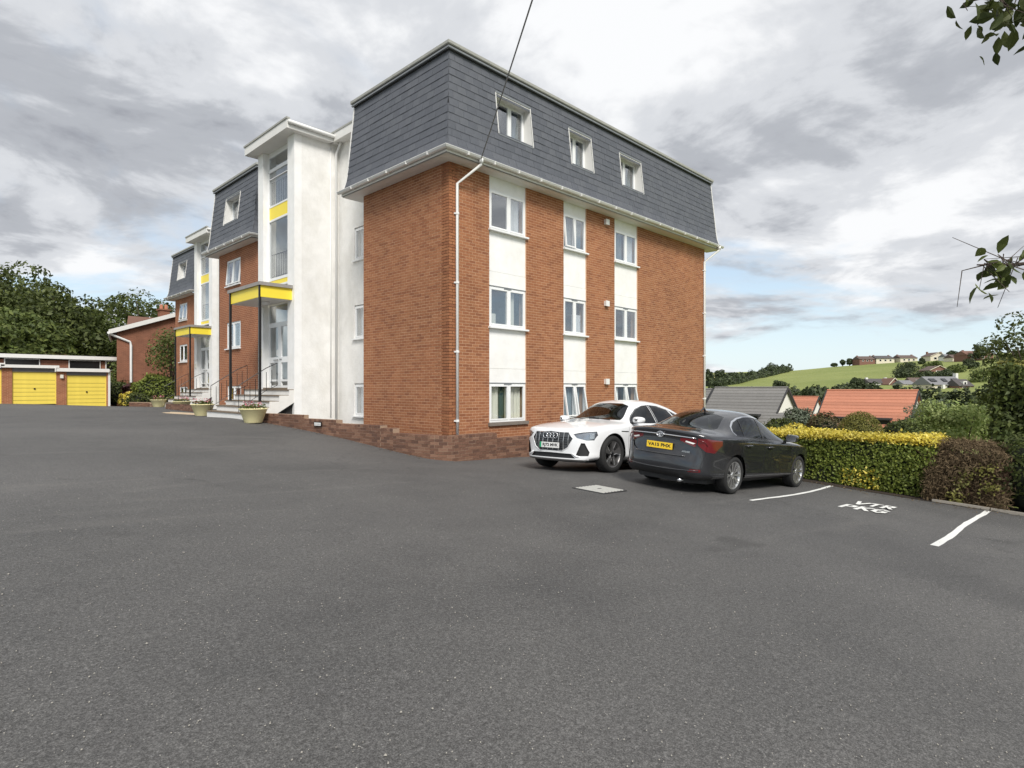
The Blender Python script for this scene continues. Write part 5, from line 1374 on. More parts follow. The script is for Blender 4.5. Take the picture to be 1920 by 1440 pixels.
    for o in made['tail_lamp'] + made['inner_lamp']:
        s = 1 if o.data.vertices[0].co.y > 0 else -1
        if o in made['tail_lamp']:
            m = MB(); q = [(.68, .90), (.70, .86), (.785, .765), (.845, .74), (.872, .79), (.80, .82), (.75, .885)]
            m.add([(bx(s * y, z) - .006, s * y, z) for y, z in q], [tuple(range(7))]); m.rbuild('dark_lens', 'tail_lamp_dark', o)
            m = MB(); m.tube([(bx(s * y, z) - .005, s * y, z) for y, z in ((.675, .93), (.76, .90), (.80, .83))], .009, 6); m.rbuild('light_guide', 'tail_lamp', o, True)
        else:
            m = MB(); m.add([(bx(s * y, z) - .007, s * y, z) for y, z in ((.47, .872), (.60, .845), (.635, .865), (.48, .895))], [(0, 1, 2, 3)]); m.rbuild('reversing_lens', 'plate_white', o)
    m = MB(); ys = np.linspace(-.64, .64, 17); m.tube([(bx(y, .945 + .01 * (1 - (y / .64) ** 2)) - .006, y, .948 + .012 * (1 - (y / .64) ** 2)) for y in ys], .011, 8); m.rbuild('chrome_strip', 'chrome', root, True)
    # round badge: disc, rim and three ovals
    bxx = bx(0, .955) - .012
    bd = MB().lathe([(0, -.004), (.048, -.004), (.058, 0.004)], (0, 0, 0), 28, 'y').rbuild('badge', 'alloy_grey', root, True); bd.location = (bxx, 0, .955); bd.rotation_euler = (0, 0, R(-90))
    def oval(cy, cz, a, b, t): 
        q = MB(); q.tube([(bxx - .008, cy + a * math.cos(k), .955 + cz + b * math.sin(k)) for k in np.linspace(0, 2 * math.pi, 26)], t, 6); q.rbuild('badge_oval', 'chrome', root, True)
    oval(0, 0, .066, .048, .008); oval(0, .004, .018, .042, .0055); oval(0, .018, .048, .018, .0055)
    p = plate(root, 'VA15 PHX', bx(0, .77) + .002, .765, -1, 'plate_yellow', tilt=0.0)
    p.location.x = min(bx(.2, .80), bx(0, .72)) - .002
    me = text_mesh('AVENSIS', .042, .001); o = link('model_lettering', me, 'chrome', root); o.location = (bx(-.50, .70) - .006, -.50, .705); o.rotation_euler = (R(90), 0, R(-90))
    # lower crease of the bumper in a brighter lip
    m = MB(); m.tube([(bx(y, .385) - .004, y, .385 + .02 * (abs(y) / .7) ** 2) for y in np.linspace(-.72, .72, 19)], .010, 6); m.rbuild('bumper_crease', 'trim_grey', root, True)
    m = MB(); m.tube([(bx(y, .62) - .008, y, .628) for y in np.linspace(-.50, .50, 15)], .012, 6); m.rbuild('bumper_step', 'trim_grey', root, True)
    m = MB(); m.tube([(-2.1, -.42, .22), (-2.32, -.42, .21)], .03, 10); m.rbuild('exhaust', 'chrome', root, True)
    for s in (1, -1):
        mirror(root, .80, .85, 1.02, 'paint_grey', s)
        for hx, hz in ((.02, .83), (-.88, .86)): handle(root, bvh, hx, hz, s, 'trim_grey')
    for line in ([(.98, .90), (1.0, .60), (.95, .36), (.88, .27)], [(-.20, .95), (-.20, .27)], [(-1.06, 1.0), (-1.10, .80), (-.93, .55), (-.87, .29)], [(-1.50, .86), (-1.46, .92), (-1.58, .94)]): skin_strip(bvh, line, .007, 'shut_line', 'dark_void', root, lift=.0015)
    skin_strip(bvh, [(.87, .945), (.62, 1.098), (.34, 1.258), (.07, 1.345), (-.3, 1.378), (-.6, 1.367), (-.83, 1.328), (-1.03, 1.264), (-1.18, 1.178), (-1.26, 1.09), (-1.22, 1.03)], .020, 'window_trim', 'chrome', root)
    skin_strip(bvh, [(.87, .945), (0, .978), (-.8, 1.01), (-1.22, 1.03)], .012, 'window_trim', 'gloss_black', root)
    skin_strip(bvh, [(-.20, .985), (-.125, 1.36)], .075, 'door_pillar', 'gloss_black', root, lift=.002)
    skin_strip(bvh, [(-.95, 1.02), (-.82, 1.325)], .026, 'door_pillar', 'gloss_black', root, lift=.002)
    skin_strip(bvh, [(1.02, .25), (-.88, .25)], .03, 'sill_crease', 'black_plastic', root, lift=.004)
    for x in (ra, rr_):
        arch_liner(root, x, .38, .55, .86)
        for s in (1, -1): wheel(root, x, s * .785, r, .225, .245, 'multi', s)
    MB().prism([(2.2, -.3), (2.2, .3), (1.95, .62), (-1.9, .70), (-2.2, .45), (-2.2, -.45), (-1.9, -.70), (1.95, -.62)], .17, .27).box(-1.9, 1.95, -.55, .55, .27, .4).rbuild('underbody', 'black_plastic', root)
    MB().hexa([(.55, -.66, .5), (1.1, -.66, .5), (1.1, .66, .5), (.55, .66, .5), (.55, -.66, .88), (1.06, -.62, .96), (1.06, .62, .96), (.55, .66, .88)]).rbuild('dashboard', 'seat_dark', root)
    MB().hexa([(-1.75, -.6, .6), (-1.15, -.6, .6), (-1.15, .6, .6), (-1.75, .6, .6), (-1.7, -.6, 1.02), (-1.15, -.6, .98), (-1.15, .6, .98), (-1.7, .6, 1.02)]).rbuild('parcel_shelf', 'seat_dark', root)
    seats(root, [(.05, .36), (.05, -.36), (-.62, .36), (-.62, -.36)], .36)
    m = MB(); m.tube([(-.88, .0, 1.40), (-.95, 0, 1.475), (-1.06, 0, 1.41)], [.022, .022, .01], 6); m.rbuild('roof_aerial', 'paint_grey', root)
    return root
def park(car, u_f, v_f, heading, ra, rr_):
    """stand the car on its wheels: (u_f, v_f) is the ground under the middle of the front axle"""
    d = Vector((math.cos(heading), math.sin(heading))); l = Vector((-d.y, d.x))
    F = Vector((u_f, v_f)); C = F - d * ra
    pf, pr = F, C + d * rr_
    zf = (gz(*(pf + l * .8)) + gz(*(pf - l * .8))) / 2; zr = (gz(*(pr + l * .8)) + gz(*(pr - l * .8))) / 2
    zl = (gz(*(pf + l * .8)) + gz(*(pr + l * .8))) / 2; zr2 = (gz(*(pf - l * .8)) + gz(*(pr - l * .8))) / 2
    x = Vector((d.x * (ra - rr_), d.y * (ra - rr_), zf - zr)).normalized(); y = Vector((l.x * 1.6, l.y * 1.6, zl - zr2)); z = x.cross(y).normalized(); y = z.cross(x)
    M = Matrix((x, y, z)).transposed().to_4x4()
    zc = zf + (zr - zf) * (ra / (ra - rr_))
    M.translation = Vector((C.x, C.y, zc)); car.matrix_world = M
    car.location = M.translation; car.rotation_euler = M.to_euler()
wc = white_car(); park(wc, 10.30, 8.18, math.pi, 1.545, -1.385)
gc = grey_car(); park(gc, 13.02, 5.40, R(-3.0), 1.42, -1.28)
# ---------------------------------------------------------------- leaves and trees
def leaf_mesh(name, C, N, size, aspect=.55, fold=.12, jit=.35, spread=.6, r=rng):
    """one small folded blade for every centre C, facing roughly N"""
    n = len(C)
    N = N + r.normal(0, spread, (n, 3)); N /= np.linalg.norm(N, axis=1, keepdims=True) + 1e-9
    t = r.normal(0, 1, (n, 3)); t -= (t * N).sum(1, keepdims=True) * N; t /= np.linalg.norm(t, axis=1, keepdims=True) + 1e-9
    b = np.cross(N, t); s = (size * (1 + jit * r.uniform(-1, 1, n)))[:, None]
    V = np.empty((n, 4, 3)); V[:, 0] = C - t * s * .5; V[:, 1] = C + b * s * aspect * .5 + N * s * fold; V[:, 2] = C + t * s * .5; V[:, 3] = C - b * s * aspect * .5 + N * s * fold
    return np_mesh(name, V.reshape(-1, 3), np.arange(n * 4).reshape(n, 4))
def leaf_shapes(name, C, N, size, aspect=.5, jit=.4, spread=.5, droop=.6, r=rng):
    """close-up leaves: pointed, folded along the midrib and curled down at the tip"""
    n = len(C); N = N + r.normal(0, spread, (n, 3)); N /= np.linalg.norm(N, axis=1, keepdims=True) + 1e-9
    t = r.normal(0, 1, (n, 3)) + np.array([0, 0, -droop]); t -= (t * N).sum(1, keepdims=True) * N; t /= np.linalg.norm(t, axis=1, keepdims=True) + 1e-9
    b = np.cross(N, t); s = (size * (1 + jit * r.uniform(-1, 1, n)))[:, None]
    prof = [(0, 0, 0), (.22, .62, .05), (.5, 1.0, .06), (.78, .62, .0), (1.0, 0, -.10)]
    V = []
    for f, w, h in prof[:1]: V.append(C)
    for f, w, h in prof[1:4]:
        mid = C + t * s * f + N * s * (h - .05)
        V += [mid - b * s * aspect * .5 * w + N * s * .06, mid, mid + b * s * aspect * .5 * w + N * s * .06]
    V.append(C + t * s + N * s * prof[4][2])
    V = np.stack(V, 1); k = V.shape[1]; o = (np.arange(n) * k)[:, None]
    q = np.array([(1, 2, 5, 4), (2, 3, 6, 5), (4, 5, 8, 7), (5, 6, 9, 8), (0, 2, 1, 1), (0, 3, 2, 2), (7, 8, 10, 10), (8, 9, 10, 10)])
    F = (o[:, None] + q[None]).reshape(-1, 4)
    me = bpy.data.meshes.new(name); me.from_pydata(V.reshape(-1, 3).tolist(), [], [tuple(dict.fromkeys(f)) for f in F.tolist()]); me.update(); return me
def sph(n, r=rng):
    d = r.normal(0, 1, (n, 3)); return d / np.linalg.norm(d, axis=1, keepdims=True)
def clumps(blobs, per, r=rng, shell=(.72, 1.04), under=.35):
    """points near the surfaces of a set of ellipsoid clumps (cx, cy, cz, rx, ry, rz)"""
    Cs, Ns = [], []
    for (cx, cy, cz, rx, ry, rz) in blobs:
        d = sph(per, r); keep = (d[:, 2] > -.35) | (r.uniform(0, 1, per) < under); d = d[keep]
        k = r.uniform(*shell, len(d))[:, None]
        Cs.append(np.array([cx, cy, cz]) + d * np.array([rx, ry, rz]) * k); Ns.append(d + np.array([0, 0, .25]))
    return np.vstack(Cs), np.vstack(Ns)
def crown_blobs(c, rad, n, br, r, low=-.55):
    """clump centres spread through the outer part of a crown ellipsoid"""
    out = []
    while len(out) < n:
        d = sph(1, r)[0]
        if d[2] < low: continue
        k = r.uniform(.45, .92); s = br * r.uniform(.7, 1.3)
        out.append((c[0] + d[0] * rad[0] * k, c[1] + d[1] * rad[1] * k, c[2] + d[2] * rad[2] * k, s, s, s * .72))
    return out
def tree(name, label, cat, base, height, rad, mat, leaf, nblob, per, seed, group=None, trunk_r=.16, trunk_h=.45, limbs=7, core=True, crown_z=None, squash=1.0, br=None, aspect=.55):
    r = np.random.default_rng(seed); base = Vector(base)
    t = empty(name, base); tag(t, label, cat, group)
    cz = crown_z if crown_z is not None else height - rad[2]
    c = (0, 0, cz)
    blobs = crown_blobs(c, rad, nblob, br or max(rad) * .36, r)
    m = MB(); lean = r.uniform(-.05, .05, 2) * height
    top = Vector((lean[0], lean[1], cz + rad[2] * .3))
    pts = [Vector((0, 0, -.3)), Vector((lean[0] * .2, lean[1] * .2, height * .15)), Vector((lean[0] * .6, lean[1] * .6, cz * .75)), top]
    m.tube(pts, [trunk_r * 1.25, trunk_r, trunk_r * .75, trunk_r * .25], 8)
    for k in range(limbs):
        b = blobs[k % len(blobs)]; h0 = cz * r.uniform(.4, .85)
        s = Vector((lean[0] * .4, lean[1] * .4, h0)); e = Vector(b[:3]); mid = (s + e) / 2 + Vector((0, 0, -.08 * height * r.uniform(.2, 1)))
        m.tube([s, mid, e], [trunk_r * .5, trunk_r * .32, trunk_r * .1], 6)
    m.rbuild('trunk', 'bark', t, True)
    C, N = clumps(blobs, per, r)
    C2 = np.array(c) + sph(per * 3, r) * np.array(rad) * r.uniform(.3, .8, (per * 3, 1)); C = np.vstack([C, C2]); N = np.vstack([N, C2 - np.array(c)])
    link('crown', leaf_mesh('crown', C, N, leaf, aspect, r=r), mat, t)
    return t
def bush(name, label, cat, base, rad, mat, leaf, n, seed, group=None, rough=.12, core='core_dark', dome=False):
    """rounded shrub: leafy skin over a solid dark core; base = ground point under its middle"""
    r = np.random.default_rng(seed); t = empty(name, base); tag(t, label, cat, group)
    d = sph(n, r); d[:, 2] = np.abs(d[:, 2]) if dome else np.where(d[:, 2] < -.5, -d[:, 2], d[:, 2])
    ph = r.uniform(0, 6, 6)
    bumpy = 1 + rough * (np.sin(d[:, 0] * 5 + ph[0]) * np.sin(d[:, 1] * 5 + ph[1]) + .7 * np.sin(d[:, 2] * 7 + ph[2] + d[:, 0] * 4)) + r.normal(0, rough * .35, n)
    C = d * np.array(rad) * bumpy[:, None] * r.uniform(.86, 1.03, n)[:, None] + np.array([0, 0, rad[2] * (.0 if dome else .75)])
    link('foliage', leaf_mesh('foliage', C, d + np.array([0, 0, .2]), leaf, r=r), mat, t)
    m = MB()
    for k in range(6):
        e = sph(1, r)[0] * np.array(rad) * .7; e[2] = abs(e[2]) + rad[2] * .2
        m.tube([(0, 0, -.1), tuple(e * .5 + np.array([0, 0, .0])), tuple(e)], [.03, .02, .008], 5)
    m.rbuild('stem', 'bark', t)
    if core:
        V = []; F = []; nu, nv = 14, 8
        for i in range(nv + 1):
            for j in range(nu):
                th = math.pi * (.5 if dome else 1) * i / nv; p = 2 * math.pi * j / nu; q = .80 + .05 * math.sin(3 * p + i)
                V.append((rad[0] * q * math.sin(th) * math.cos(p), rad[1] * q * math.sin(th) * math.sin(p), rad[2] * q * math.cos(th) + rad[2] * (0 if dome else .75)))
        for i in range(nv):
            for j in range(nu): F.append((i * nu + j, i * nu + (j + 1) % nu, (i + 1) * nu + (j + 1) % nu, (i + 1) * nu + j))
        MB().add(V, F).rbuild('dark_core', core, t, True)  # solid dark core, shows as dark gaps between the leaves
    return t
# ---------------------------------------------------------------- garages
def garage(a0, a1, pier, base, top, door_top, fas, label, lamp=False):
    """one lock-up garage: brick pier(s), ribbed up-and-over door, white-edged flat roof; faces -Y at v = 46.6"""
    v = 46.6; g = empty('garage', ((a0 + a1) / 2, v, base)); tag(g, label, 'garage', 'yellow-doored garages in a stepped row')
    w = MB(); w.box(a0 - pier, a0, v, v + 5.2, base - .3, fas); w.build('pier', 'brick_far', g)
    w = MB(); w.box(a0, a1, v + .02, v + .2, door_top, fas); w.build('lintel', 'far_roof_grey', g)
    
    if lamp: w = MB(); w.box(a1, a1 + .12, v, v + 5.2, base - .3, fas - .01); w.build('side_wall', 'brick_far', g)

    w = MB(); w.box(a0 - .02, a1 + .02, v + .35, v + .4, base - .1, fas); w.build('dark_backing', 'dark_void', g)
    rf = MB(); rf.box(a0 - pier - .02, a1 + .1, v - .18, v + 5.3, top - .05, top); rf = rf.build('roof', 'far_roof_grey', g)
    w = MB(); w.box(a0 - pier - .05, a1 + .12, v - .21, v - .18, fas, top - .005); w.build('fascia', 'white_board', rf)
    w = MB(); w.box(a0 - pier - .10, a0 - pier - .05, v - .26, v - .1, fas - .02, top + .03); w.build('end_cap', 'white_board', rf)
    n = 8; h = (door_top - base) / n
    dr = MB(); dr.box(a0, a0 + .05, v + .08, v + .14, base, door_top).box(a1 - .05, a1, v + .08, v + .14, base, door_top).box(a0 + .05, a1 - .05, v + .08, v + .14, door_top - .04, door_top)
    dr = dr.build('door', 'yellow_door', g)
    pm = MB().box(0, a1 - a0 - .10, .085, .125, .010, h - .010).mesh('panel'); pm.materials.append(MATS['yellow_door'])
    for k in range(n):
        o = link('panel', pm, None, None); o.location = (a0 + .05, v, base + k * h - (.04 if k == n - 1 else 0) + (.0)); unparent_offset(o, dr)
    w = MB(); w.box(a0 + .05, a1 - .05, v + .11, v + .13, base, door_top - .04); w.build('backing', 'far_roof_brown', dr)
    w = MB(); w.lathe([(0, 0), (.05, 0), (.05, -.04), (.02, -.07), (0, -.07)], ((a0 + a1) / 2, v + .085, base + .95), 10, 'y'); w.build('handle', 'black_metal', dr)
    if lamp: w = MB(); w.box(a0 - pier * .65, a0 - pier * .35, v - .14, v, fas - .42, fas - .2); w.build('bulkhead_lamp', 'curtain_cream', g)
    return g
garage(1.90, 4.09, .49, -.93, 1.50, 1.12, 1.32, 'yellow-doored garage at the uphill end of the row, beside the trees')
garage(4.58, 6.71, .49, -.98, 1.42, 1.0, 1.24, 'yellow-doored garage in the middle of the stepped row')
garage(7.23, 9.36, .52, -1.19, 1.27, .83, 1.05, 'yellow-doored garage at the downhill end, beside the shrubs', True)
m = MB().box(9.44, 9.56, 46.55, 46.75, -1.4, 1.2).build('corner_post', 'white_board'); 
m.parent = [o for o in bpy.data.objects if o.name.startswith('garage')][-1]; m.matrix_parent_inverse = parent_matrix(m.parent).inverted()
# long flat-roofed outbuilding behind them with a strip of windows
ob = empty('outbuilding', (6, 52.5, -1)); tag(ob, 'long flat-roofed brick outbuilding with strip windows behind the garages', 'outbuilding')
MB().box(-3, 11.2, 52.2, 57, -1.4, 1.95).build('wall', 'brick_red_far', ob)
rf = MB().box(-3.2, 11.5, 51.9, 57.3, 2.12, 2.32).build('roof', 'far_roof_dark', ob)
MB().box(-3.2, 11.5, 51.86, 51.9, 2.05, 2.30).build('fascia', 'white_board', rf)
for a in (4.7, 8.2, 10.4):
    w = MB().box(a, a + 1.9, 52.12, 52.2, 1.30, 2.02).build('window', 'white_board', ob); MB().box(a + .06, a + 1.84, 52.10, 52.12, 1.36, 1.96).build('pane', 'gloss_black', w)
# ---------------------------------------------------------------- brick house beyond
hs = empty('brick_house', (13, 50, -1)); tag(hs, 'two-storey red brick house with white verge boards beyond the garages', 'house')
MB().add([(10.55, 49.5, -2), (19.0, 49.5, -2), (19.0, 49.5, 7.15), (14.6, 49.5, 5.52), (10.55, 49.5, 4.02), (12.5, 58, -2), (21, 58, -2), (21, 58, 7.15), (16.6, 58, 5.52), (12.5, 58, 4.02)], [(0, 1, 2, 3, 4), (9, 8, 7, 6, 5), (0, 4, 9, 5), (1, 6, 7, 2)]).build('wall', 'brick_red_far', hs)
rf = MB().add([(10.05, 49.2, 4.0), (19.2, 49.2, 7.4), (21.2, 58.2, 7.4), (12.05, 58.2, 4.0)], [(0, 1, 2, 3)]).add([(10.05, 49.2, 3.9), (19.2, 49.2, 7.3), (21.2, 58.2, 7.3), (12.05, 58.2, 3.9)], [(3, 2, 1, 0)]).build('roof', 'far_roof_brown', hs)
MB().extrude([(10.0, 49.17, 3.76), (19.2, 49.17, 7.18), (19.2, 49.17, 7.48), (10.0, 49.17, 4.08)], (0, .04, 0)).build('verge_board', 'white_board', rf)
m = MB(); m.tube([(9.98, 49.1, 3.86), (11.98, 58, 3.86)], .09, 8); m.build('gutter', 'white_pipe', rf)
m = MB(); m.tube([(10.05, 49.25, 3.8), (10.35, 49.4, 3.7), (11.35, 49.42, 3.3), (11.4, 49.42, 3.05), (11.4, 49.42, -1)], .08, 8); m.build('downpipe', 'white_pipe', hs)
MB().box(14.15, 14.3, 49.44, 49.5, -1, 4.4).build('expansion_joint', 'brick_brown', hs)
h2 = MB().add([(13.6, 61, 4.0), (24, 61, 4.0), (24, 66, 4.0), (15.2, 66, 4.0), (14.15, 62.3, 6.5), (24, 62.3, 6.5), (24, 64.5, 6.5), (15.0, 64.5, 6.5)], [(0, 1, 5, 4), (0, 4, 7, 3), (3, 7, 6, 2), (4, 5, 6, 7), (1, 2, 6, 5)]).build('rear_roof', 'far_roof_red', hs)
m = MB(); m.box(16.8, 17.6, 62.6, 63.4, 6.2, 7.3).box(16.7, 17.7, 62.5, 63.5, 7.3, 7.42); c_ = m.build('chimney', 'brick_red_far', hs)
for k in range(2): MB().lathe([(.16, 0), (.13, .45), (.1, .45), (.1, 0)], (17.0 + k * .4, 63.0, 7.42), 10).build('chimney_pot', 'tile_orange', c_)
rh = empty('small_house', (2, 66, 0)); tag(rh, 'small house showing only its red tiled roof above the garages, under the trees', 'house')
p_ = at_z(82, 50, 668); 
MB().add([(p_.x - 2.6, p_.y, 1.2), (p_.x + 3.0, p_.y, 1.2), (p_.x + 3.0, p_.y + 5, 1.2), (p_.x - 2.6, p_.y + 5, 1.2), (p_.x - 1.6, p_.y + 2.5, 3.05), (p_.x + 1.9, p_.y + 2.5, 3.05)], [(0, 1, 5, 4), (1, 2, 5), (2, 3, 4, 5), (3, 0, 4)]).build('roof', 'far_roof_red', rh)
MB().box(p_.x - 2.3, p_.x + 2.7, p_.y + .3, p_.y + 4.7, -1.5, 1.25).build('wall', 'far_wall_brick', rh)
# ---------------------------------------------------------------- trees behind the garages
LT = [(-40, 62, 14.5, 7.0, 520, 'dark', 'tall dark broadleaf tree at the outer edge of the wood behind the garages'), (20, 60, 12.4, 6.2, 505, 'dark', 'highest dark tree standing over the uphill garage'),
      (75, 66, 12.6, 6.0, 535, 'mid', 'broad mid green tree behind the middle garage'), (120, 60, 10.6, 5.2, 548, 'dark', 'dense dark tree with a pale trunk behind the downhill garage'),
      (160, 68, 10.2, 4.6, 585, 'mid', 'rounded mid green tree between the garages and the brick house'), (196, 62, 8.0, 3.8, 608, 'dark', 'low dark tree touching the roof end of the brick house'), (45, 54, 8.6, 4.6, 590, 'mid', 'lower leafy tree in front of the wood, above the middle garage'),
      (-15, 50, 9.4, 4.4, 570, 'mid', 'leafy mid green tree nearest the uphill garage')]
for k, (x, Z, h, rd, ytop, mt, lab) in enumerate(LT):
    p = at_z(x, Z); top = (HY - ytop) / FPX * Z
    g0 = -1.2; H = top - g0
    tree('broadleaf_tree', lab, 'tree', (p.x, p.y, g0), H, (rd, rd, H * .47), 'leaf_' + mt, .42, 34, 330, 40 + k, 'trees in the wood behind the garages', trunk_r=.22, br=rd * .36)
p = at_z(275, 78); H = (HY - 560) / FPX * 78 + 1
tree('cedar_tree', 'open spreading tree showing over the chimney of the brick house', 'tree', (p.x, p.y, -1), H, (6.5, 6.5, 2.3), 'leaf_dark', .42, 22, 160, 61, trunk_r=.25, br=1.7)
p = at_z(232, 44); tree('garden_tree', 'slim grey-green tree beside the white downpipe of the brick house', 'tree', (p.x, p.y, -1.2), 3.6, (1.3, 1.3, 1.3), 'leaf_mid', .16, 14, 120, 62, trunk_r=.06)
p = at_z(319, 41); tree('garden_tree', 'upright leafy tree against the far corner of the apartment block', 'tree', (p.x, p.y, -1.2), 5.4, (1.15, 1.15, 2.3), 'leaf_mid', .17, 22, 130, 63, trunk_r=.08)
# shrubs and kerbs by the far entrance
p = at_z(228, 43); bush('shrub', 'dark green shrub against the end of the garage row', 'shrub', (p.x, p.y, -1.25), (1.5, 1.3, 1.15), 'leaf_dark', .17, 2600, 71, 'shrubs between garages and far entrance')
p = at_z(252, 42); bush('cordyline', 'purple spiky-leaved shrub between the garages and the clipped hedge', 'shrub', (p.x, p.y, -1.25), (.8, .8, .9), 'leaf_purple', .40, 420, 72, 'shrubs between garages and far entrance', core=None)
p = at_z(241, 41); bush('shrub', 'low golden shrub in front of the purple spiky one', 'shrub', (p.x, p.y, -1.25), (.55, .5, .55), 'leaf_gold', .13, 700, 73, 'shrubs between garages and far entrance')
p = at_z(297, 41); bush('shrub', 'bright green rounded bush left of the far steps', 'shrub', (p.x, p.y, -1.2), (1.55, 1.4, 1.2), 'leaf_hedge', .16, 2800, 74, 'shrubs between garages and far entrance')
p = at_z(268, 40); bush('shrub', 'dark low shrub behind the short brick kerb', 'shrub', (p.x, p.y, -1.25), (.9, .8, .6), 'leaf_dark', .15, 1200, 75, 'shrubs between garages and far entrance')
def kerb(x0, x1, Z0, Z1, y, h, label):
    a, b = at_z(x0, Z0), at_z(x1, Z1); d = Vector((b.x - a.x, b.y - a.y)); L = d.length; d.normalize(); n_ = Vector((-d.y, d.x))
    z0 = min(gz(a.x, a.y), gz(b.x, b.y)) - .05
    t = empty('brick_kerb', (a.x, a.y, z0)); tag(t, label, 'wall'); t.rotation_euler = (0, 0, math.atan2(d.y, d.x))
    MB().box(0, L, -.1, .1, 0, h - .01).rbuild('mortar_core', 'mortar_grey', t)
    for k in range(int(h / .075)):
        for i in range(int(L / .225) + 1):
            b0 = i * .225 - (.112 if k % 2 else 0); b1 = min(b0 + .215, L); b0 = max(b0, 0)
            if b1 - b0 < .05: continue
            key = ('k', round(b1 - b0, 2))
            if key not in _UNITB: me = MB().box(0, b1 - b0, -.112, .112, 0, .065).mesh('brick'); me.materials.append(MATS['brick_brown']); _UNITB[key] = me
            o = link('brick', _UNITB[key], None, t); o.location = (b0, 0, k * .075 + .005)
kerb(315, 372, 30.0, 27.2, 776, .38, 'short brown brick kerb in front of the far entrance steps')
kerb(245, 285, 37.0, 36.2, 760, .34, 'short brown brick kerb in front of the dark low shrub')
# ---------------------------------------------------------------- flower pots
def pot(x, y, Z, rad, h, seed, label):
    p = at_z(x, Z); z = gz(p.x, p.y); t = empty('planter', (p.x, p.y, z)); tag(t, label, 'planter', 'yellow bowl planters by the entrance steps')
    MB().lathe([(0, 0), (rad * .58, 0), (rad * .62, .02), (rad * .97, h * .93), (rad * 1.03, h * .95), (rad * 1.03, h), (rad * .94, h), (rad * .92, h * .9), (0, h * .88)], n=28).rbuild('bowl', 'pot_yellow', t, True)
    r = np.random.default_rng(seed); n = 160; a = r.uniform(0, 6.28, n); q = np.sqrt(r.uniform(0, 1, n)) * rad * .9
    C = np.stack([q * np.cos(a), q * np.sin(a), h + r.uniform(0, .12, n)], 1); link('foliage', leaf_mesh('foliage', C, np.tile([0, 0, 1.], (n, 1)), .085, r=r), 'leaf_mid', t)
    n = 60; a = r.uniform(0, 6.28, n); q = np.sqrt(r.uniform(0, 1, n)) * rad * .8
    C = np.stack([q * np.cos(a), q * np.sin(a), h + r.uniform(.06, .22, n)], 1); link('flowers', leaf_mesh('flowers', C, np.tile([0, 0, 1.], (n, 1)), .06, .9, r=r), 'petal_pink', t)
pot(475, 790, 18.35, .41, .44, 1, 'yellow bowl planter of pink flowers at the near side of the first steps')
pot(380, 779, 22.6, .41, .44, 2, 'yellow bowl planter of pink flowers at the far side of the first steps')
pot(341, 764, 29.5, .41, .42, 3, 'yellow bowl planter at the near side of the far steps')
pot(297, 762, 34.0, .41, .42, 4, 'yellow bowl planter at the far side of the far steps')
# ---------------------------------------------------------------- clipped hedge
def hedge_skin(u0, u1, v0, v1, ztop, n, r, bulge=.05, faces=('front', 'top', 'end0', 'end1', 'back')):
    """points and normals over a clipped hedge box standing on the ground; front faces -X"""
    Lv, Lu = v1 - v0, u1 - u0; C = []; N = []
    area = {'front': Lv * 1.2, 'top': Lv * Lu, 'end0': Lu * 1.2, 'end1': Lu * 1.2, 'back': Lv * .5}
    tot = sum(area[f] for f in faces)
    for f in faces:
        k = int(n * area[f] / tot); a = r.uniform(0, 1, k); b = r.uniform(0, 1, k)
        if f in ('front', 'back'):
            v = v0 + a * Lv; u = np.full(k, u0 if f == 'front' else u1); g = gz_arr(u, v); z = g + .02 + b * (ztop - g)
            off = bulge * np.sin(v * 2.3 + z * 3) + r.normal(0, .03, k) - .06 * (1 - b) * (f == 'front')
            C.append(np.stack([u + (-off if f == 'front' else off), v, z], 1)); N.append(np.tile([-1., 0, .25] if f == 'front' else [1., 0, .25], (k, 1)))
        elif f == 'top':
            v = v0 + a * Lv; u = u0 + b * Lu; C.append(np.stack([u, v, ztop + .02 * np.sin(v * 3) + r.normal(0, .025, k)], 1)); N.append(np.tile([0, 0, 1.], (k, 1)))
        else:
            u = u0 + a * Lu; v = np.full(k, v0 if f == 'end0' else v1); g = gz_arr(u, v); z = g + .02 + b * (ztop - g)
            C.append(np.stack([u, v + r.normal(0, .03, k), z], 1)); N.append(np.tile([0, -1. if f == 'end0' else 1., .25], (k, 1)))
    return np.vstack(C), np.vstack(N)
hr = np.random.default_rng(5)
HU0, HU1, HZ = 14.32, 15.30, -1.07
hd = empty('clipped_hedge', (14.8, 5, -2.1)); tag(hd, 'long clipped green hedge with a bright golden top edging the car park', 'hedge')
C, N = hedge_skin(HU0, HU1, 2.35, 10.6, HZ, 48000, hr)
g_ = C[:, 2] > HZ - .035 - hr.uniform(0, .06, len(C)) ; patch = (C[:, 2] < -1.75) & (np.abs(C[:, 1] - 3.7) < .35) & (hr.uniform(0, 1, len(C)) < .35)
gold = g_ | patch
def hlink(nm, me, mt): unparent_offset(link(nm, me, mt), hd)
hlink('foliage', leaf_mesh('foliage', C[~gold], N[~gold], .060, .62, r=hr), 'leaf_hedge')
Cg = C[gold]; Cg = np.vstack([Cg, Cg + hr.normal(0, .03, Cg.shape) + np.array([0, 0, .03])]); Ng = np.tile([-.3, 0, 1.], (len(Cg), 1))
hlink('golden_top', leaf_mesh('golden_top', Cg, Ng, .062, .6, spread=.9, r=hr), 'leaf_gold')
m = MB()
for v in np.arange(2.4, 10.5, .3): m.hexa([(HU0 + .09, v, gz(HU0, v) - .1), (HU1 - .09, v, gz(HU1, v) - .1), (HU1 - .09, v + .3, gz(HU1, v + .3) - .1), (HU0 + .09, v + .3, gz(HU0, v + .3) - .1), (HU0 + .07, v, HZ - .05), (HU1 - .07, v, HZ - .05), (HU1 - .07, v + .3, HZ - .05), (HU0 + .07, v + .3, HZ - .05)])
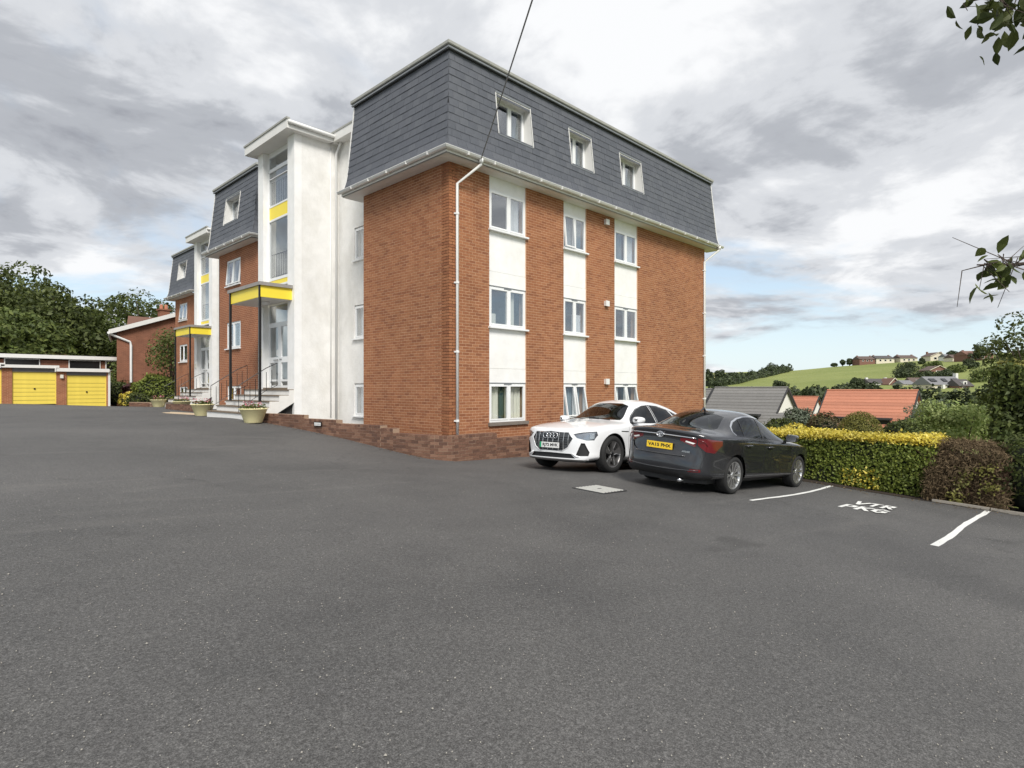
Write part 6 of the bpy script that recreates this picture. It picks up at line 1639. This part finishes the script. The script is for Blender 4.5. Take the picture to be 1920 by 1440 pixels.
m.build('dark_core', 'core_dark', hd)  # solid blocks coloured as the dark inside of the hedge
m = MB()
for v in np.arange(2.6, 10.4, .45): m.tube([(14.62, v, gz(14.6, v) - .1), (14.6, v + .05, gz(14.6, v) + .5)], .03, 5)
m.build('stem', 'bark', hd)
# dead brown length of conifer hedge
dh = empty('dead_hedge', (14.8, 1.6, -2.25)); tag(dh, 'dead brown length of conifer hedge at the end of the green one', 'hedge')
n = 10500; v = 2.5 - 1.25 * hr.uniform(0, 1, n) ** 1.15 + hr.normal(0, .05, n); b = hr.uniform(0, 1, n); top = -1.10 - .012 * np.abs((v - 2.1) / .4) ** 3; u = 14.24 + .10 * np.sin(v * 4 + b * 5) + hr.normal(0, .07, n) + .10 * b
gg = gz_arr(np.full(n, 14.3), v); C = np.stack([u, v, gg + .03 + b * (top - gg - .03)], 1); N = np.tile([-1., 0, .3], (n, 1))
k = 4000; v2 = hr.uniform(1.3, 2.5, k); u2 = hr.uniform(14.3, 15.4, k); C2 = np.stack([u2, v2, -1.10 - .012 * np.abs((v2 - 2.1) / .4) ** 3 + hr.normal(0, .04, k)], 1)
C = np.vstack([C, C2]); N = np.vstack([N, np.tile([0, 0, 1.], (k, 1))])
def dlink(nm, me, mt): return unparent_offset(link(nm, me, mt), dh)
dlink('dead_foliage', leaf_mesh('dead_foliage', C, N, .085, .16, r=hr, spread=1.1), 'leaf_dead')
# bare twigs
m = MB()
for i in range(260):
    v0 = hr.uniform(1.2, 2.45); z0 = gz(14.4, v0) + hr.uniform(.05, .75); L = hr.uniform(.25, .6); a = hr.uniform(-.9, .9)
    p0 = Vector((14.36 + hr.uniform(-.05, .25), v0, z0)); p1 = p0 + Vector((-hr.uniform(.05, .18), a * L * .6, L * .55)); m.tube([p0, (p0 + p1) / 2 + Vector((-.03, 0, .02)), p1], [.006, .005, .002], 4)
m.build('twig', 'twig_brown', dh)
MB().box(14.42, 15.3, 1.55, 2.4, -2.4, -1.34).build('dark_core', 'core_dead', dh)  # solid box, dark depth behind the dead leaves put into its colour
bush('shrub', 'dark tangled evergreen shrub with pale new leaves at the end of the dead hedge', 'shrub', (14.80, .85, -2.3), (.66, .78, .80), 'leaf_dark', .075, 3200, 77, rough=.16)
sp_ = [(1764 + 45, 888, 60), (1800, 905, 80), (1848, 880, 60), (1856, 915, 70), (1795, 938, 50), (1790, 925, 40)]
Cs = []
for x, y, k in sp_:
    p = ray(x, y); p = p * (14.16 / p.x); Cs.append(np.array(p) + hr.normal(0, 1, (k, 3)) * np.array([.03, .085, .07]))
Cs = np.vstack(Cs); tag(dlink('green_sprigs', leaf_mesh('green_sprigs', Cs, np.tile([-1., 0, .6], (len(Cs), 1)), .055, .6, r=hr), 'leaf_olive'), kind='stuff')
# low stone edging below the dead hedge
ed = MB(); 
for v in np.arange(-3.0, 1.55, .9): ed.hexa([(14.05, v, gz(14.05, v) - .1), (14.15, v, gz(14.15, v) - .1), (14.15, v + .88, gz(14.15, v + .88) - .1), (14.05, v + .88, gz(14.05, v + .88) - .1), (14.05, v, gz(14.05, v) + .05), (14.15, v, gz(14.15, v) + .05), (14.15, v + .88, gz(14.15, v + .88) + .05), (14.05, v + .88, gz(14.05, v + .88) + .05)])
tag(ed.build('edging_kerb', 'concrete'), 'narrow concrete edging kerb under the dead hedge', 'kerb')
# ---------------------------------------------------------------- shrubs beyond the hedge
def over_hedge(x, Z, ytop, rad, mat, leaf, n, seed, name, label, **kw):
    p = at_z(x, Z); zt = (HY - ytop) / FPX * Z; base = zt - rad[2] * (1.0 if kw.get('dome') else 1.75)
    return bush(name, label, 'shrub', (p.x, p.y, base), rad, mat, leaf, n, seed, 'garden shrubs beyond the clipped hedge', **kw)
over_hedge(1612, 17.6, 773, (.72, .72, 1.15), 'leaf_olive', .042, 14000, 81, 'topiary_dome', 'smooth clipped olive-green dome rising behind the golden hedge top', dome=True, rough=.015)
over_hedge(1497, 20, 766, (.50, .50, .55), 'leaf_greygreen', .09, 1500, 82, 'shrub', 'grey-green bushy shrub below the grey tiled roof')
over_hedge(1545, 19, 776, (.62, .5, .5), 'leaf_russet', .08, 1500, 83, 'shrub', 'russet-leaved shrub left of the clipped dome')
over_hedge(1492, 17.0, 794, (.42, .4, .3), 'leaf_gold', .06, 800, 84, 'shrub', 'small yellow-green shrub just behind the golden hedge top')
over_hedge(1690, 19, 789, (.85, .6, .6), 'leaf_dark', .09, 2000, 85, 'shrub', 'dark green shrub right of the clipped dome')
over_hedge(1725, 18.5, 800, (.9, .6, .4), 'leaf_mid', .08, 1500, 86, 'shrub', 'low mid green shrub below the orange tiled roof')
over_hedge(1460, 18, 786, (.6, .5, .5), 'leaf_dark', .08, 1300, 87, 'shrub', 'dark shrub behind the roof of the dark grey saloon')
def rtree(x, Z, ytop, ground, rad, mat, leaf, nb, per, seed, name, label, **kw):
    p = at_z(x, Z); H = (HY - ytop) / FPX * Z - ground
    return tree(name, label, 'tree', (p.x, p.y, ground), H, rad, mat, leaf, nb, per, seed, **kw)
rtree(1790, 20, 750, -5.0, (1.35, 1.3, 1.0), 'leaf_light', .11, 26, 230, 91, 'garden_tree', 'light green spreading tree with layered leaves behind the dead hedge', trunk_r=.10, br=.42)
rtree(1742, 34, 735, -5.5, (1.2, 1.2, 1.5), 'leaf_greygreen', .13, 16, 200, 92, 'garden_tree', 'pale grey-green tree beside the gable of the orange-roofed bungalow', trunk_r=.10)
rtree(1893, 24, 690, -5.0, (1.35, 1.6, 2.0), 'leaf_mid', .17, 26, 240, 93, 'garden_tree', 'mid green tree between the tall laurel and the hillside houses', trunk_r=.14)
rtree(1958, 14.0, 570, -2.6, (1.30, 1.3, 1.3), 'leaf_dark', .10, 22, 150, 94, 'garden_tree', 'dark airy tree rising above the tall laurel hedge', trunk_r=.09, br=.40, limbs=14)
rtree(1925, 17.0, 640, -3.6, (1.1, 1.1, 1.2), 'leaf_dark', .11, 20, 200, 95, 'garden_tree', 'dark tree behind the tall laurel hedge', trunk_r=.09)
# tall laurel hedge
lh = empty('laurel_hedge', (16.3, 1.0, -2.6)); tag(lh, 'tall clipped laurel hedge with its top-lit brightness coloured into yellow-green leaves behind the dead hedge', 'hedge')
n = 9000; a = hr.uniform(0, 1, n); b = hr.uniform(0, 1, n)
pl_ = at_z(1866, 12.6); lu, lv = pl_.x, pl_.y
Cf = np.stack([np.full(n, lu) + hr.normal(0, .06, n) + .08 * np.sin(b * 9 + a * 14), lv - a * 2.6, -2.4 + b * 2.85 + .06 * np.sin(a * 20)], 1)
k = 2500; Ce = np.stack([lu + hr.uniform(0, 1.2, k), np.full(k, lv) + hr.normal(0, .07, k), -2.4 + hr.uniform(0, 1, k) * 2.85], 1)
k2 = 2500; Ct = np.stack([lu + hr.uniform(0, 1.2, k2), lv - hr.uniform(0, 1, k2) * 2.6, .45 + hr.normal(0, .06, k2)], 1)
def llink(nm, me, mt): unparent_offset(link(nm, me, mt), lh)
llink('foliage', leaf_mesh('foliage', np.vstack([Cf, Ce]), np.vstack([np.tile([-1., 0, .4], (n, 1)), np.tile([0, 1., .4], (k, 1))]), .11, .45, r=hr), 'leaf_mid')
llink('lit_top', leaf_mesh('lit_top', Ct, np.tile([-.2, 0, 1.], (k2, 1)), .10, .5, r=hr), 'leaf_olive')  # top-lit brightness put into a paler leaf colour
MB().box(lu + .12, lu + 1.1, lv - 2.5, lv - .12, -2.7, .36).build('dark_core', 'core_dark', lh)  # solid box that darkens the gaps in the laurel by its colour
# overhanging cherry close on the right: trunk outside the picture, two boughs reach in
ch = empty('cherry_tree', cam2w(4.9, 3.6, gz(*cam2w(4.9, 3.6).xy))); tag(ch, 'cherry tree reaching in with two leafy boughs at the edge of the car park', 'tree')
cr = np.random.default_rng(12)
tb = cam2w(4.9, 3.6, gz(*cam2w(4.9, 3.6).xy)); m = MB()
m.tube([tb + Vector((0, 0, -.2)), tb + Vector((.02, .03, 1.2)), tb + Vector((-.05, .05, 2.6)), tb + Vector((-.1, .1, 4.2))], [.16, .13, .10, .05], 10)
tips = [([cam2w(4.85, 3.6, .9), cam2w(4.0, 3.4, 1.9), cam2w(3.2, 3.15, 2.12), cam2w(2.62, 3.0, 1.98), cam2w(2.32, 2.95, 1.93)], .075, 240, .10),
        ([cam2w(4.85, 3.6, .3), cam2w(4.0, 3.5, .62), cam2w(3.2, 3.42, .74), cam2w(2.85, 3.4, .70), cam2w(2.62, 3.38, .695)], .05, 60, .10)]
LC, LN = [], []
for path_, sp, n, _ in tips:
    m.tube(path_, [.05, .03, .016, .009, .004], 7)
    for i in range(n):
        t = cr.uniform(.52, 1.0) if sp > .07 else cr.uniform(.45, 1.0); f = t * (len(path_) - 1); q = min(int(f), len(path_) - 2); p = path_[q].lerp(path_[q + 1], f - q)
        hang = Vector(cr.normal(0, sp, 3)) + Vector((0, 0, -abs(cr.normal(.04, .05))))
        LC.append(np.array(p + hang)); LN.append([cr.normal(0, .6), cr.normal(0, .6), .5])
for i in range(1400):       # the rest of the crown, above and beside the frame
    d = sph(1, cr)[0]; LC.append(np.array(tb + Vector((.5, -.3, 3.7))) + d * np.array([1.4, 1.4, 1.1]) * cr.uniform(.3, 1)); LN.append(d)
LC = np.array(LC); Xc_ = LC @ np.array([RT[0], RT[1], 0]); Zc_ = LC @ np.array([FW[0], FW[1], 0])
for path_, sp, n, _ in tips:          # side twigs
    for i in range(22):
        f = cr.uniform(2.0, 3.9); q = min(int(f), 3); p = path_[q].lerp(path_[q + 1], f - q); m.tube([p, p + Vector(cr.normal(0, .05, 3)), p + Vector(cr.normal(0, .09, 3)) + Vector((0, 0, -.05))], [.004, .003, .0015], 4)
unparent_offset(m.build('trunk', 'bark', None, True), ch)
unparent_offset(link('crown', leaf_shapes('crown', LC, np.array(LN), .078, .50, r=cr), 'leaf_dark'), ch)
# ---------------------------------------------------------------- bungalows in the dip
def bungalow(xr0, xr1, yr, Z, drop, yaw, tile, label, wall='far_wall_white', skirt=True, dormer=True):
    """ridge seen from pixel xr0 to xr1 at height yr; front slope faces the viewer; gable with white infill at the right-hand end"""
    A = at_z(xr0, Z, yr); xa, xb = (xr0 - CX) / FPX, (xr1 - CX) / FPX; L = (xb - xa) * Z / (.712 + .702 * xb); B = A + Vector((0, -L, 0))   # the ridge runs square to the apartment block
    t = empty('bungalow', ((A.x + B.x) / 2, (A.y + B.y) / 2, -5.6)); tag(t, label, 'bungalow', 'tiled bungalows in the dip beyond the hedge')
    yawr = R(-90) + yaw; t.rotation_euler = (0, 0, yawr)
    zr = A.z + 5.6; pitch = R(41); run = drop / math.tan(pitch); ze = zr - drop; hl = L / 2
    gz_ = zr - drop * .62; grun = run * .62
    n = 13; rows = MB()
    def slope(sg):
        for k in range(n):
            f0, f1 = k / n, (k + 1) / n
            y0, y1 = -run * f0 * sg, -run * f1 * sg; z0, z1 = zr - drop * f0, zr - drop * f1
            ext = .0 if f0 < .615 else .9
            x0, x1 = -hl - .25, hl + .25 + ext * (1 if skirt else 0)
            rows.hexa([(x0, y0, z0 - .05), (x1, y0, z0 - .05), (x1, y1, z1 - .02), (x0, y1, z1 - .02), (x0, y0, z0 + .005), (x1, y0, z0 + .005), (x1, y1, z1 + .045), (x0, y1, z1 + .045)])
    slope(1); slope(-1)
    rf = rows.rbuild('roof', tile, t)
    MB().tube([(-hl - .25, 0, zr + .02), (hl + .25, 0, zr + .02)], .09, 8).rbuild('ridge_tile', tile, rf)
    for s in (-1, 1):
        x = s * (hl + .02)
        MB().add([(x, 0, zr - .12), (x, -grun, gz_ - .05), (x, grun, gz_ - .05)], [(0, 1, 2)]).rbuild('gable', wall, t)
        for sg in (1, -1):
            b = MB(); xa, xb = x + s * .20, x + s * .30
            b.hexa([(xa, 0, zr - .16), (xb, 0, zr - .16), (xb, -sg * grun * 1.04, gz_ - .18), (xa, -sg * grun * 1.04, gz_ - .18), (xa, 0, zr + .05), (xb, 0, zr + .05), (xb, -sg * grun * 1.04, gz_ + .03), (xa, -sg * grun * 1.04, gz_ + .03)]); b.rbuild('barge_board', 'dark_trim', rf)
        b = MB(); b.add([(x, -sg * grun, gz_ - .02) if False else (x, -grun, gz_ - .02), (x, grun, gz_ - .02), (x + s * .9, run, ze + .02), (x + s * .9, -run, ze + .02)], [(0, 1, 2, 3)]); b.rbuild('skirt_roof', tile, rf)
    MB().box(-hl + .1, hl - .1, -run + .4, run - .4, 0, ze + .1).rbuild('wall', wall, t)
    for s in (-1, 1):
        MB().box(-hl + .4, -hl + 1.2, s * (run - .41), s * (run - .36), .9, 2.0).rbuild('window', 'far_roof_dark', t)
    if dormer:
        for x0, x1 in ((-hl * .62, -hl * .12), (hl * .25, hl * .68)):
            zz = zr - drop * .72; yy = -run * .72
            d = MB(); d.box(x0, x1, yy - .55, yy + .5, zz + .05, zz + .22); d = d.rbuild('dormer', 'dark_trim', rf)
            MB().box(x0 + .08, x1 - .08, yy - .42, yy + .1, zz - .45, zz + .05).rbuild('dormer_window', 'gloss_black', d)
    return t
bungalow(1345, 1472, 727, 58, 3.5, R(0), 'tile_grey', 'bungalow with a grey tiled roof and white gable beside the apartment block')
bungalow(1556, 1716, 732, 58, 3.6, R(0), 'tile_orange', 'near bungalow with a broad orange tiled roof behind the clipped dome')
bungalow(1455, 1531, 743.5, 74, 3.2, R(0), 'tile_orange', 'smaller orange-roofed bungalow seen between the grey roof and the broad orange roof', dormer=False)
bungalow(1262, 1331, 730, 62, 3.2, R(0), 'tile_grey', 'grey-roofed bungalow mostly hidden by the corner of the apartment block', dormer=False)
bungalow(1700, 1738, 768, 66, 2.4, R(0), 'tile_orange', 'low orange roof just showing past the broad orange gable', dormer=False)
# ---------------------------------------------------------------- hillside: houses, trees, hedgerows
def far_house(x0, x1, yr, yb, Z, wall, roof, label, gable=False, chim=True, nwin=3, porch=None, roof_share=.5, solar=False, dorm=False):
    A = at_z(x0, Z, yb); B = at_z(x1, Z, yb); w = (B - A).length; h = (yb - yr) / FPX * Z
    t = empty('hillside_house', ((A.x + B.x) / 2, (A.y + B.y) / 2, A.z - .4)); tag(t, label, 'house', 'houses on the hillside')
    t.rotation_euler = (0, 0, math.atan2(RT[1], RT[0])); hw = w / 2; d = max(3.0, min(w * .45, 4.5)); he = h * (1 - roof_share) + .4; h += .4
    low = min(-1.0, tz(t.location.x, t.location.y) - t.location.z - 2.0); MB().box(-hw * .96, hw * .96, -d * .9, d * .9, low, he).rbuild('wall', wall, t)
    if gable:
        rf = MB().add([(-hw * 1.05, -d, he - .1), (0, -d, h), (hw * 1.05, -d, he - .1), (-hw * 1.05, d, he - .1), (0, d, h), (hw * 1.05, d, he - .1)], [(0, 1, 4, 3), (1, 2, 5, 4)]).rbuild('roof', roof, t)
        MB().add([(-hw * .96, -d * .9, he), (hw * .96, -d * .9, he), (0, -d * .9, h - .15)], [(0, 1, 2)]).rbuild('gable', wall, t)
        for s in (-1, 1): MB().tube([(s * hw * 1.05, -d - .03, he - .12), (0, -d - .03, h)], .12, 5).rbuild('barge_board', 'far_wall_cream', rf)
    else:
        rf = MB().add([(-hw, -d, he), (hw, -d, he), (hw, d, he), (-hw, d, he), (-hw * .97, 0, h), (hw * .97, 0, h)], [(0, 1, 5, 4), (1, 2, 5), (2, 3, 4, 5), (3, 0, 4), (3, 2, 1, 0)]).rbuild('roof', roof, t)
    if chim:
        for s in (-.8, .8): MB().box(s * hw - .35, s * hw + .35, -.35, .35, h - .8, h + .35).rbuild('chimney', wall if wall != 'far_wall_cream' else 'far_wall_brick', rf)
    for k in range(nwin):
        x = -hw * .8 + (k + .5) * hw * 1.6 / nwin; wm = MB().box(x - hw * .36 / nwin, x + hw * .36 / nwin, -d * .9 - .06, -d * .9 + .02, he * .30, he * .80).rbuild('window', 'far_wall_white', t)
        MB().box(x - hw * .28 / nwin, x + hw * .28 / nwin, -d * .9 - .09, -d * .9 - .06, he * .36, he * .75).rbuild('pane', 'gloss_black', wm)
    if solar:
        for s in (-.66, .0, .62):
            f0, f1 = .35, .68; sw = .17 if s else .12
            q = lambda x, f: (x, -d + d * f - .12, he + (h - he) * f + .12)
            MB().extrude([q(hw * (s - sw), f0), q(hw * (s + sw), f0), q(hw * (s + sw), f1), q(hw * (s - sw), f1)], (0, -.05, .08)).rbuild('roof_window', 'gloss_black', rf)
        for s in (-.45, .28): MB().box(hw * s - .3, hw * s + .3, -d - .9, -d - .3, low, he).rbuild('pillar', 'far_wall_white', t)
        MB().box(hw * .92, hw * 1.05, -.6, .6, h - 1, h + .9).rbuild('white_chimney', 'far_wall_white', rf)
    if dorm:
        dm = MB().box(-hw * .25, hw * .25, -d * .75, -d * .2, he + .3, he + (h - he) * .7).rbuild('dormer', 'far_wall_white', rf); MB().box(-hw * .12, hw * .12, -d * .75 - .05, -d * .75, he + .5, he + (h - he) * .55).rbuild('pane', 'gloss_black', dm)
    return t
far_house(1604, 1634, 668, 679, 330, 'far_wall_brick', 'far_roof_brown', 'red-brown gabled house first in the row along the skyline of the field', roof_share=.55)
far_house(1634, 1669, 667, 679, 330, 'far_wall_cream', 'far_roof_dark', 'pale house with two chimneys in the middle of the skyline row')
far_house(1679, 1712, 666, 678, 330, 'far_wall_cream', 'far_roof_brown', 'pale house last in the skyline row before the trees')
far_house(1735, 1767, 661, 676, 300, 'far_wall_cream', 'far_roof_brown', 'cream-gabled house among the hilltop trees', gable=True, nwin=2)
far_house(1766, 1782, 664, 675, 290, 'far_wall_white', 'far_roof_grey', 'small grey-roofed house beside the cream gable', nwin=2, chim=False)
far_house(1777, 1806, 665, 678, 280, 'far_wall_cream', 'far_roof_brown', 'brown-roofed bungalow adjoining the long red-roofed house', nwin=3, chim=False)
far_house(1800, 1850, 658, 675, 270, 'far_wall_brick', 'far_roof_red', 'long red-roofed house on the hilltop', nwin=4)
far_house(1733, 1769, 686, 697, 230, 'far_wall_brick', 'far_roof_brown', 'low brown-gabled house among trees below the hilltop row', gable=True, nwin=1, chim=False, roof_share=.75)
far_house(1620, 1664, 710, 727, 190, 'far_wall_white', 'far_roof_dark', 'white-walled house with dark roof at the foot of the green field', nwin=3)
far_house(1656, 1677, 709, 728, 186, 'far_wall_brick', 'far_roof_red', 'red brick gable wing joined to the white-walled house', gable=True, nwin=1, chim=False, roof_share=.6)
far_house(1683, 1706, 713, 727, 180, 'far_wall_cream', 'far_roof_grey', 'small cream house with a grey hipped roof', nwin=2, chim=False, roof_share=.55)
far_house(1700, 1731, 708, 726, 184, 'far_wall_cream', 'far_roof_brown', 'brown-grey roofed house with one white dormer', nwin=1, chim=False, roof_share=.7, dorm=True)
far_house(1727, 1792, 706, 729, 165, 'far_wall_cream', 'far_roof_grey', 'large modern house with pale grey roof, three dark roof windows and white pillars', nwin=3, chim=False, roof_share=.68, solar=True)
far_house(1784, 1812, 711, 729, 160, 'far_wall_brick', 'far_roof_dark', 'dark-roofed house with a wide white dormer', nwin=2, chim=False, roof_share=.72, dorm=True)
def hill_tree(x, ytop, w_px, Z, mat, seed, label, name='hillside_tree', hpx=None, leafk=1.0):
    p = at_z(x, Z); rad = w_px / FPX * Z / 2; top = (HY - ytop) / FPX * Z
    hh = (hpx or w_px * .9) / FPX * Z; base = min(top - hh, tz(p.x, p.y)); H = top - base
    tree(name, label, 'tree', (p.x, p.y, base), H, (rad, rad * .8, max(hh * .5, H * .48)), mat, max(.5, Z * .0032) * leafk, 16, 90, seed, 'trees on the hillside', trunk_r=.25, br=rad * .42, limbs=4)
HT = [(1701, 676, 50, 240, 'far', 'big dark tree at the right-hand corner of the green field', 42), (1697, 690, 40, 215, 'far', 'lower dark tree in front of the big field-corner tree', 30), (1729, 668, 12, 285, 'far', 'narrow tree beside the cream-gabled house', 24), (1752, 677, 38, 245, 'mid', 'bushy green trees below the cream-gabled house', 20),
      (1790, 680, 40, 215, 'mid', 'pale green round tree above the modern house', 34), (1818, 673, 30, 225, 'far', 'dark tree below the long red roof', 22), (1838, 648, 34, 262, 'far', 'dark flat-topped pine above the long red roof', 14), (1787, 659, 22, 290, 'far', 'dark evergreen top behind the hilltop bungalows', 10),
      (1770, 694, 40, 190, 'far', 'dark tree behind the modern house roof', 22), (1730, 697, 40, 200, 'far', 'dark hedge-like trees left of the modern house', 18), (1830, 690, 44, 170, 'mid', 'mid green tree right of the dark-roofed house', 40), (1580, 674, 9, 335, 'far', 'lone small tree on the field skyline', 7), (1564, 682, 12, 335, 'far', 'low bush on the field skyline', 4), (1593, 674, 16, 336, 'far', 'skyline tree touching the first house', 7), (1674, 672, 9, 332, 'far', 'round bush between two skyline houses', 7),
      (1449, 683, 32, 322, 'far', 'tallest dome-shaped tree at the left end of the field', 36), (1470, 688, 22, 335, 'far', 'tree against the left edge of the green field', 24), (1425, 694, 32, 305, 'far', 'rounded tree left of the dome-shaped one', 26), (1400, 696, 34, 288, 'far', 'broad tree in the left-hand hillside wood', 26), (1375, 697, 30, 268, 'far', 'tree in the middle of the left-hand hillside wood', 24), (1350, 695, 26, 240, 'far', 'tree above the dry yellow field', 12), (1330, 692, 18, 245, 'far', 'tree at the corner of the apartment block on the skyline', 14),
      (1464, 713, 28, 170, 'far', 'round tree standing above the grey bungalow ridge', 26), (1345, 710, 40, 170, 'far', 'dark trees by the apartment corner behind the bungalows', 22),
      (1605, 707, 26, 175, 'far', 'bushy tree left of the white-walled house', 22), (1716, 726, 24, 130, 'mid', 'shrubby tree right of the broad orange roof', 20)]
for k, (x, yt, w, Z, mt, lab, hp) in enumerate(HT): hill_tree(x, yt, w, Z, 'leaf_' + mt, 200 + k, lab, hpx=hp)
def hedgerow(pts, hgt, wid, mat, n, seed, label, leaf):
    """bushy field hedge along a line of (pixel x, depth) points"""
    r = np.random.default_rng(seed); P = [at_z(x, Z) for x, Z in pts]; t = empty('hedgerow', (P[0].x, P[0].y, tz(P[0].x, P[0].y))); tag(t, label, 'hedge', 'field hedges on the hillside')
    f = r.uniform(0, len(P) - 1 - 1e-6, n); i = f.astype(int); fr = (f - i)[:, None]; Q = np.array([list(p) for p in P]); c = Q[i] * (1 - fr) + Q[i + 1] * fr
    a = r.uniform(0, math.pi, n); lum = 1 + .25 * np.sin(f * 9) + .18 * np.sin(f * 23 + 1)
    k = r.uniform(.75, 1.02, n) * lum
    off = np.cos(a) * wid * k; z = np.sin(a) * hgt * k
    C = np.stack([c[:, 0] + FW[0] * off, c[:, 1] + FW[1] * off, terrain_arr(c[:, 0], c[:, 1]) + z], 1)
    N = np.stack([FW[0] * np.cos(a), FW[1] * np.cos(a), np.sin(a)], 1)
    unparent_offset(link('foliage', leaf_mesh('foliage', C, N, leaf, .7, r=r), mat), t)
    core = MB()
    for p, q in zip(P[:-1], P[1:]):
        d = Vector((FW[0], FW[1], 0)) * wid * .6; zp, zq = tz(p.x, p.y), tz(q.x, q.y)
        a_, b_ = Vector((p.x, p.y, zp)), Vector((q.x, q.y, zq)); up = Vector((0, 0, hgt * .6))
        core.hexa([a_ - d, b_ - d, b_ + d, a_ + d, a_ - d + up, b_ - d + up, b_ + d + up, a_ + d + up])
    unparent_offset(core.build('dark_core', 'core_dark'), t)  # solid dark blocks, the depth of the hedge put into colour
hedgerow([(1330, 125), (1420, 125), (1500, 122), (1580, 120), (1660, 118), (1720, 116)], 3.4, 2.6, 'leaf_far', 5200, 301, 'long dark hedge running behind the bungalow ridges', .75)
hedgerow([(1470, 150), (1540, 152), (1610, 155), (1640, 156)], 2.6, 2.4, 'leaf_far', 2600, 302, 'dark hedge along the bottom of the green field', .75)
hedgerow([(1690, 105), (1760, 102), (1830, 98), (1900, 95)], 3.6, 2.6, 'leaf_far', 3600, 303, 'dark hedge below the modern house', .6)
hedgerow([(1325, 226), (1368, 238), (1400, 262), (1430, 290), (1456, 316), (1482, 348)], 3.4, 2.8, 'leaf_far', 3600, 304, 'hedge curving up the left side of the green field', .9)
p0_, p1_, p2_, p3_ = [hit_ground(x, y, tz) for x, y in ((1322, 711), (1348, 711), (1346, 703), (1322, 702))]
fm = MB()
fm.add([(q.x, q.y, tz(q.x, q.y) + .5) for q in (p0_, p1_, p2_, p3_)], [(0, 1, 2, 3)])
tag(fm.build('dry_field', 'dry_field'), 'pale dry field on the hillside beside the apartment block', 'field', kind='structure')

# fallen leaves and grit along the foot of the hedge and the low wall
lr = np.random.default_rng(77); k = 420
v = lr.uniform(1.0, 9.0, k); u = 14.05 - np.abs(lr.normal(0, .28, k)); q = lr.uniform(0, 1, 160)[:, None]
wp = np.array([8.99, 11.66]) * q + np.array([8.0, 18.2]) * (1 - q); off = -np.abs(lr.normal(0, .16, 160))
uu = np.concatenate([u, wp[:, 0] + off - .03]); vv = np.concatenate([v, wp[:, 1] - .02]); C = np.stack([uu, vv, gz_arr(uu, vv) + .014], 1)
tag(link('leaf_litter', leaf_mesh('leaf_litter', C, np.tile([0, 0, 1.], (len(C), 1)), .036, .6, .1, spread=.25, r=lr), 'leaf_dead'), 'dry fallen leaves scattered along the foot of the hedge and wall', 'leaf litter', kind='stuff')
# loose pale grit on the asphalt
k = 2600; X = lr.uniform(-1, 1, k); Z = 1.8 + 9 * lr.uniform(0, 1, k) ** 1.6; X = X * Z * .9
U_, V_ = FW[0] * Z + RT[0] * X, FW[1] * Z + RT[1] * X; ok = (U_ < 13.9) & (V_ < 11) ; U_, V_ = U_[ok], V_[ok]; k = len(U_)
rr = lr.uniform(.002, .0055, k) * (1 + .5 * (lr.uniform(0, 1, k) < .06)); C = np.stack([U_, V_, gz_arr(U_, V_) + .004 + rr * .5], 1)
D = np.array([(1, 0, 0), (0, 1, 0), (-1, 0, 0), (0, -1, 0), (0, 0, .8), (0, 0, -.8)]); Vg = C[:, None] + D[None] * rr[:, None, None] * lr.uniform(.6, 1.4, (k, 6, 1))
Fg = (np.arange(k)[:, None, None] * 6 + np.array([(0, 1, 4), (1, 2, 4), (2, 3, 4), (3, 0, 4), (1, 0, 5), (2, 1, 5), (3, 2, 5), (0, 3, 5)])[None]).reshape(-1, 3)
tag(link('grit', np_mesh('grit', Vg.reshape(-1, 3), Fg), 'grit_stone'), 'pale loose grit scattered over the asphalt', 'grit', kind='stuff')
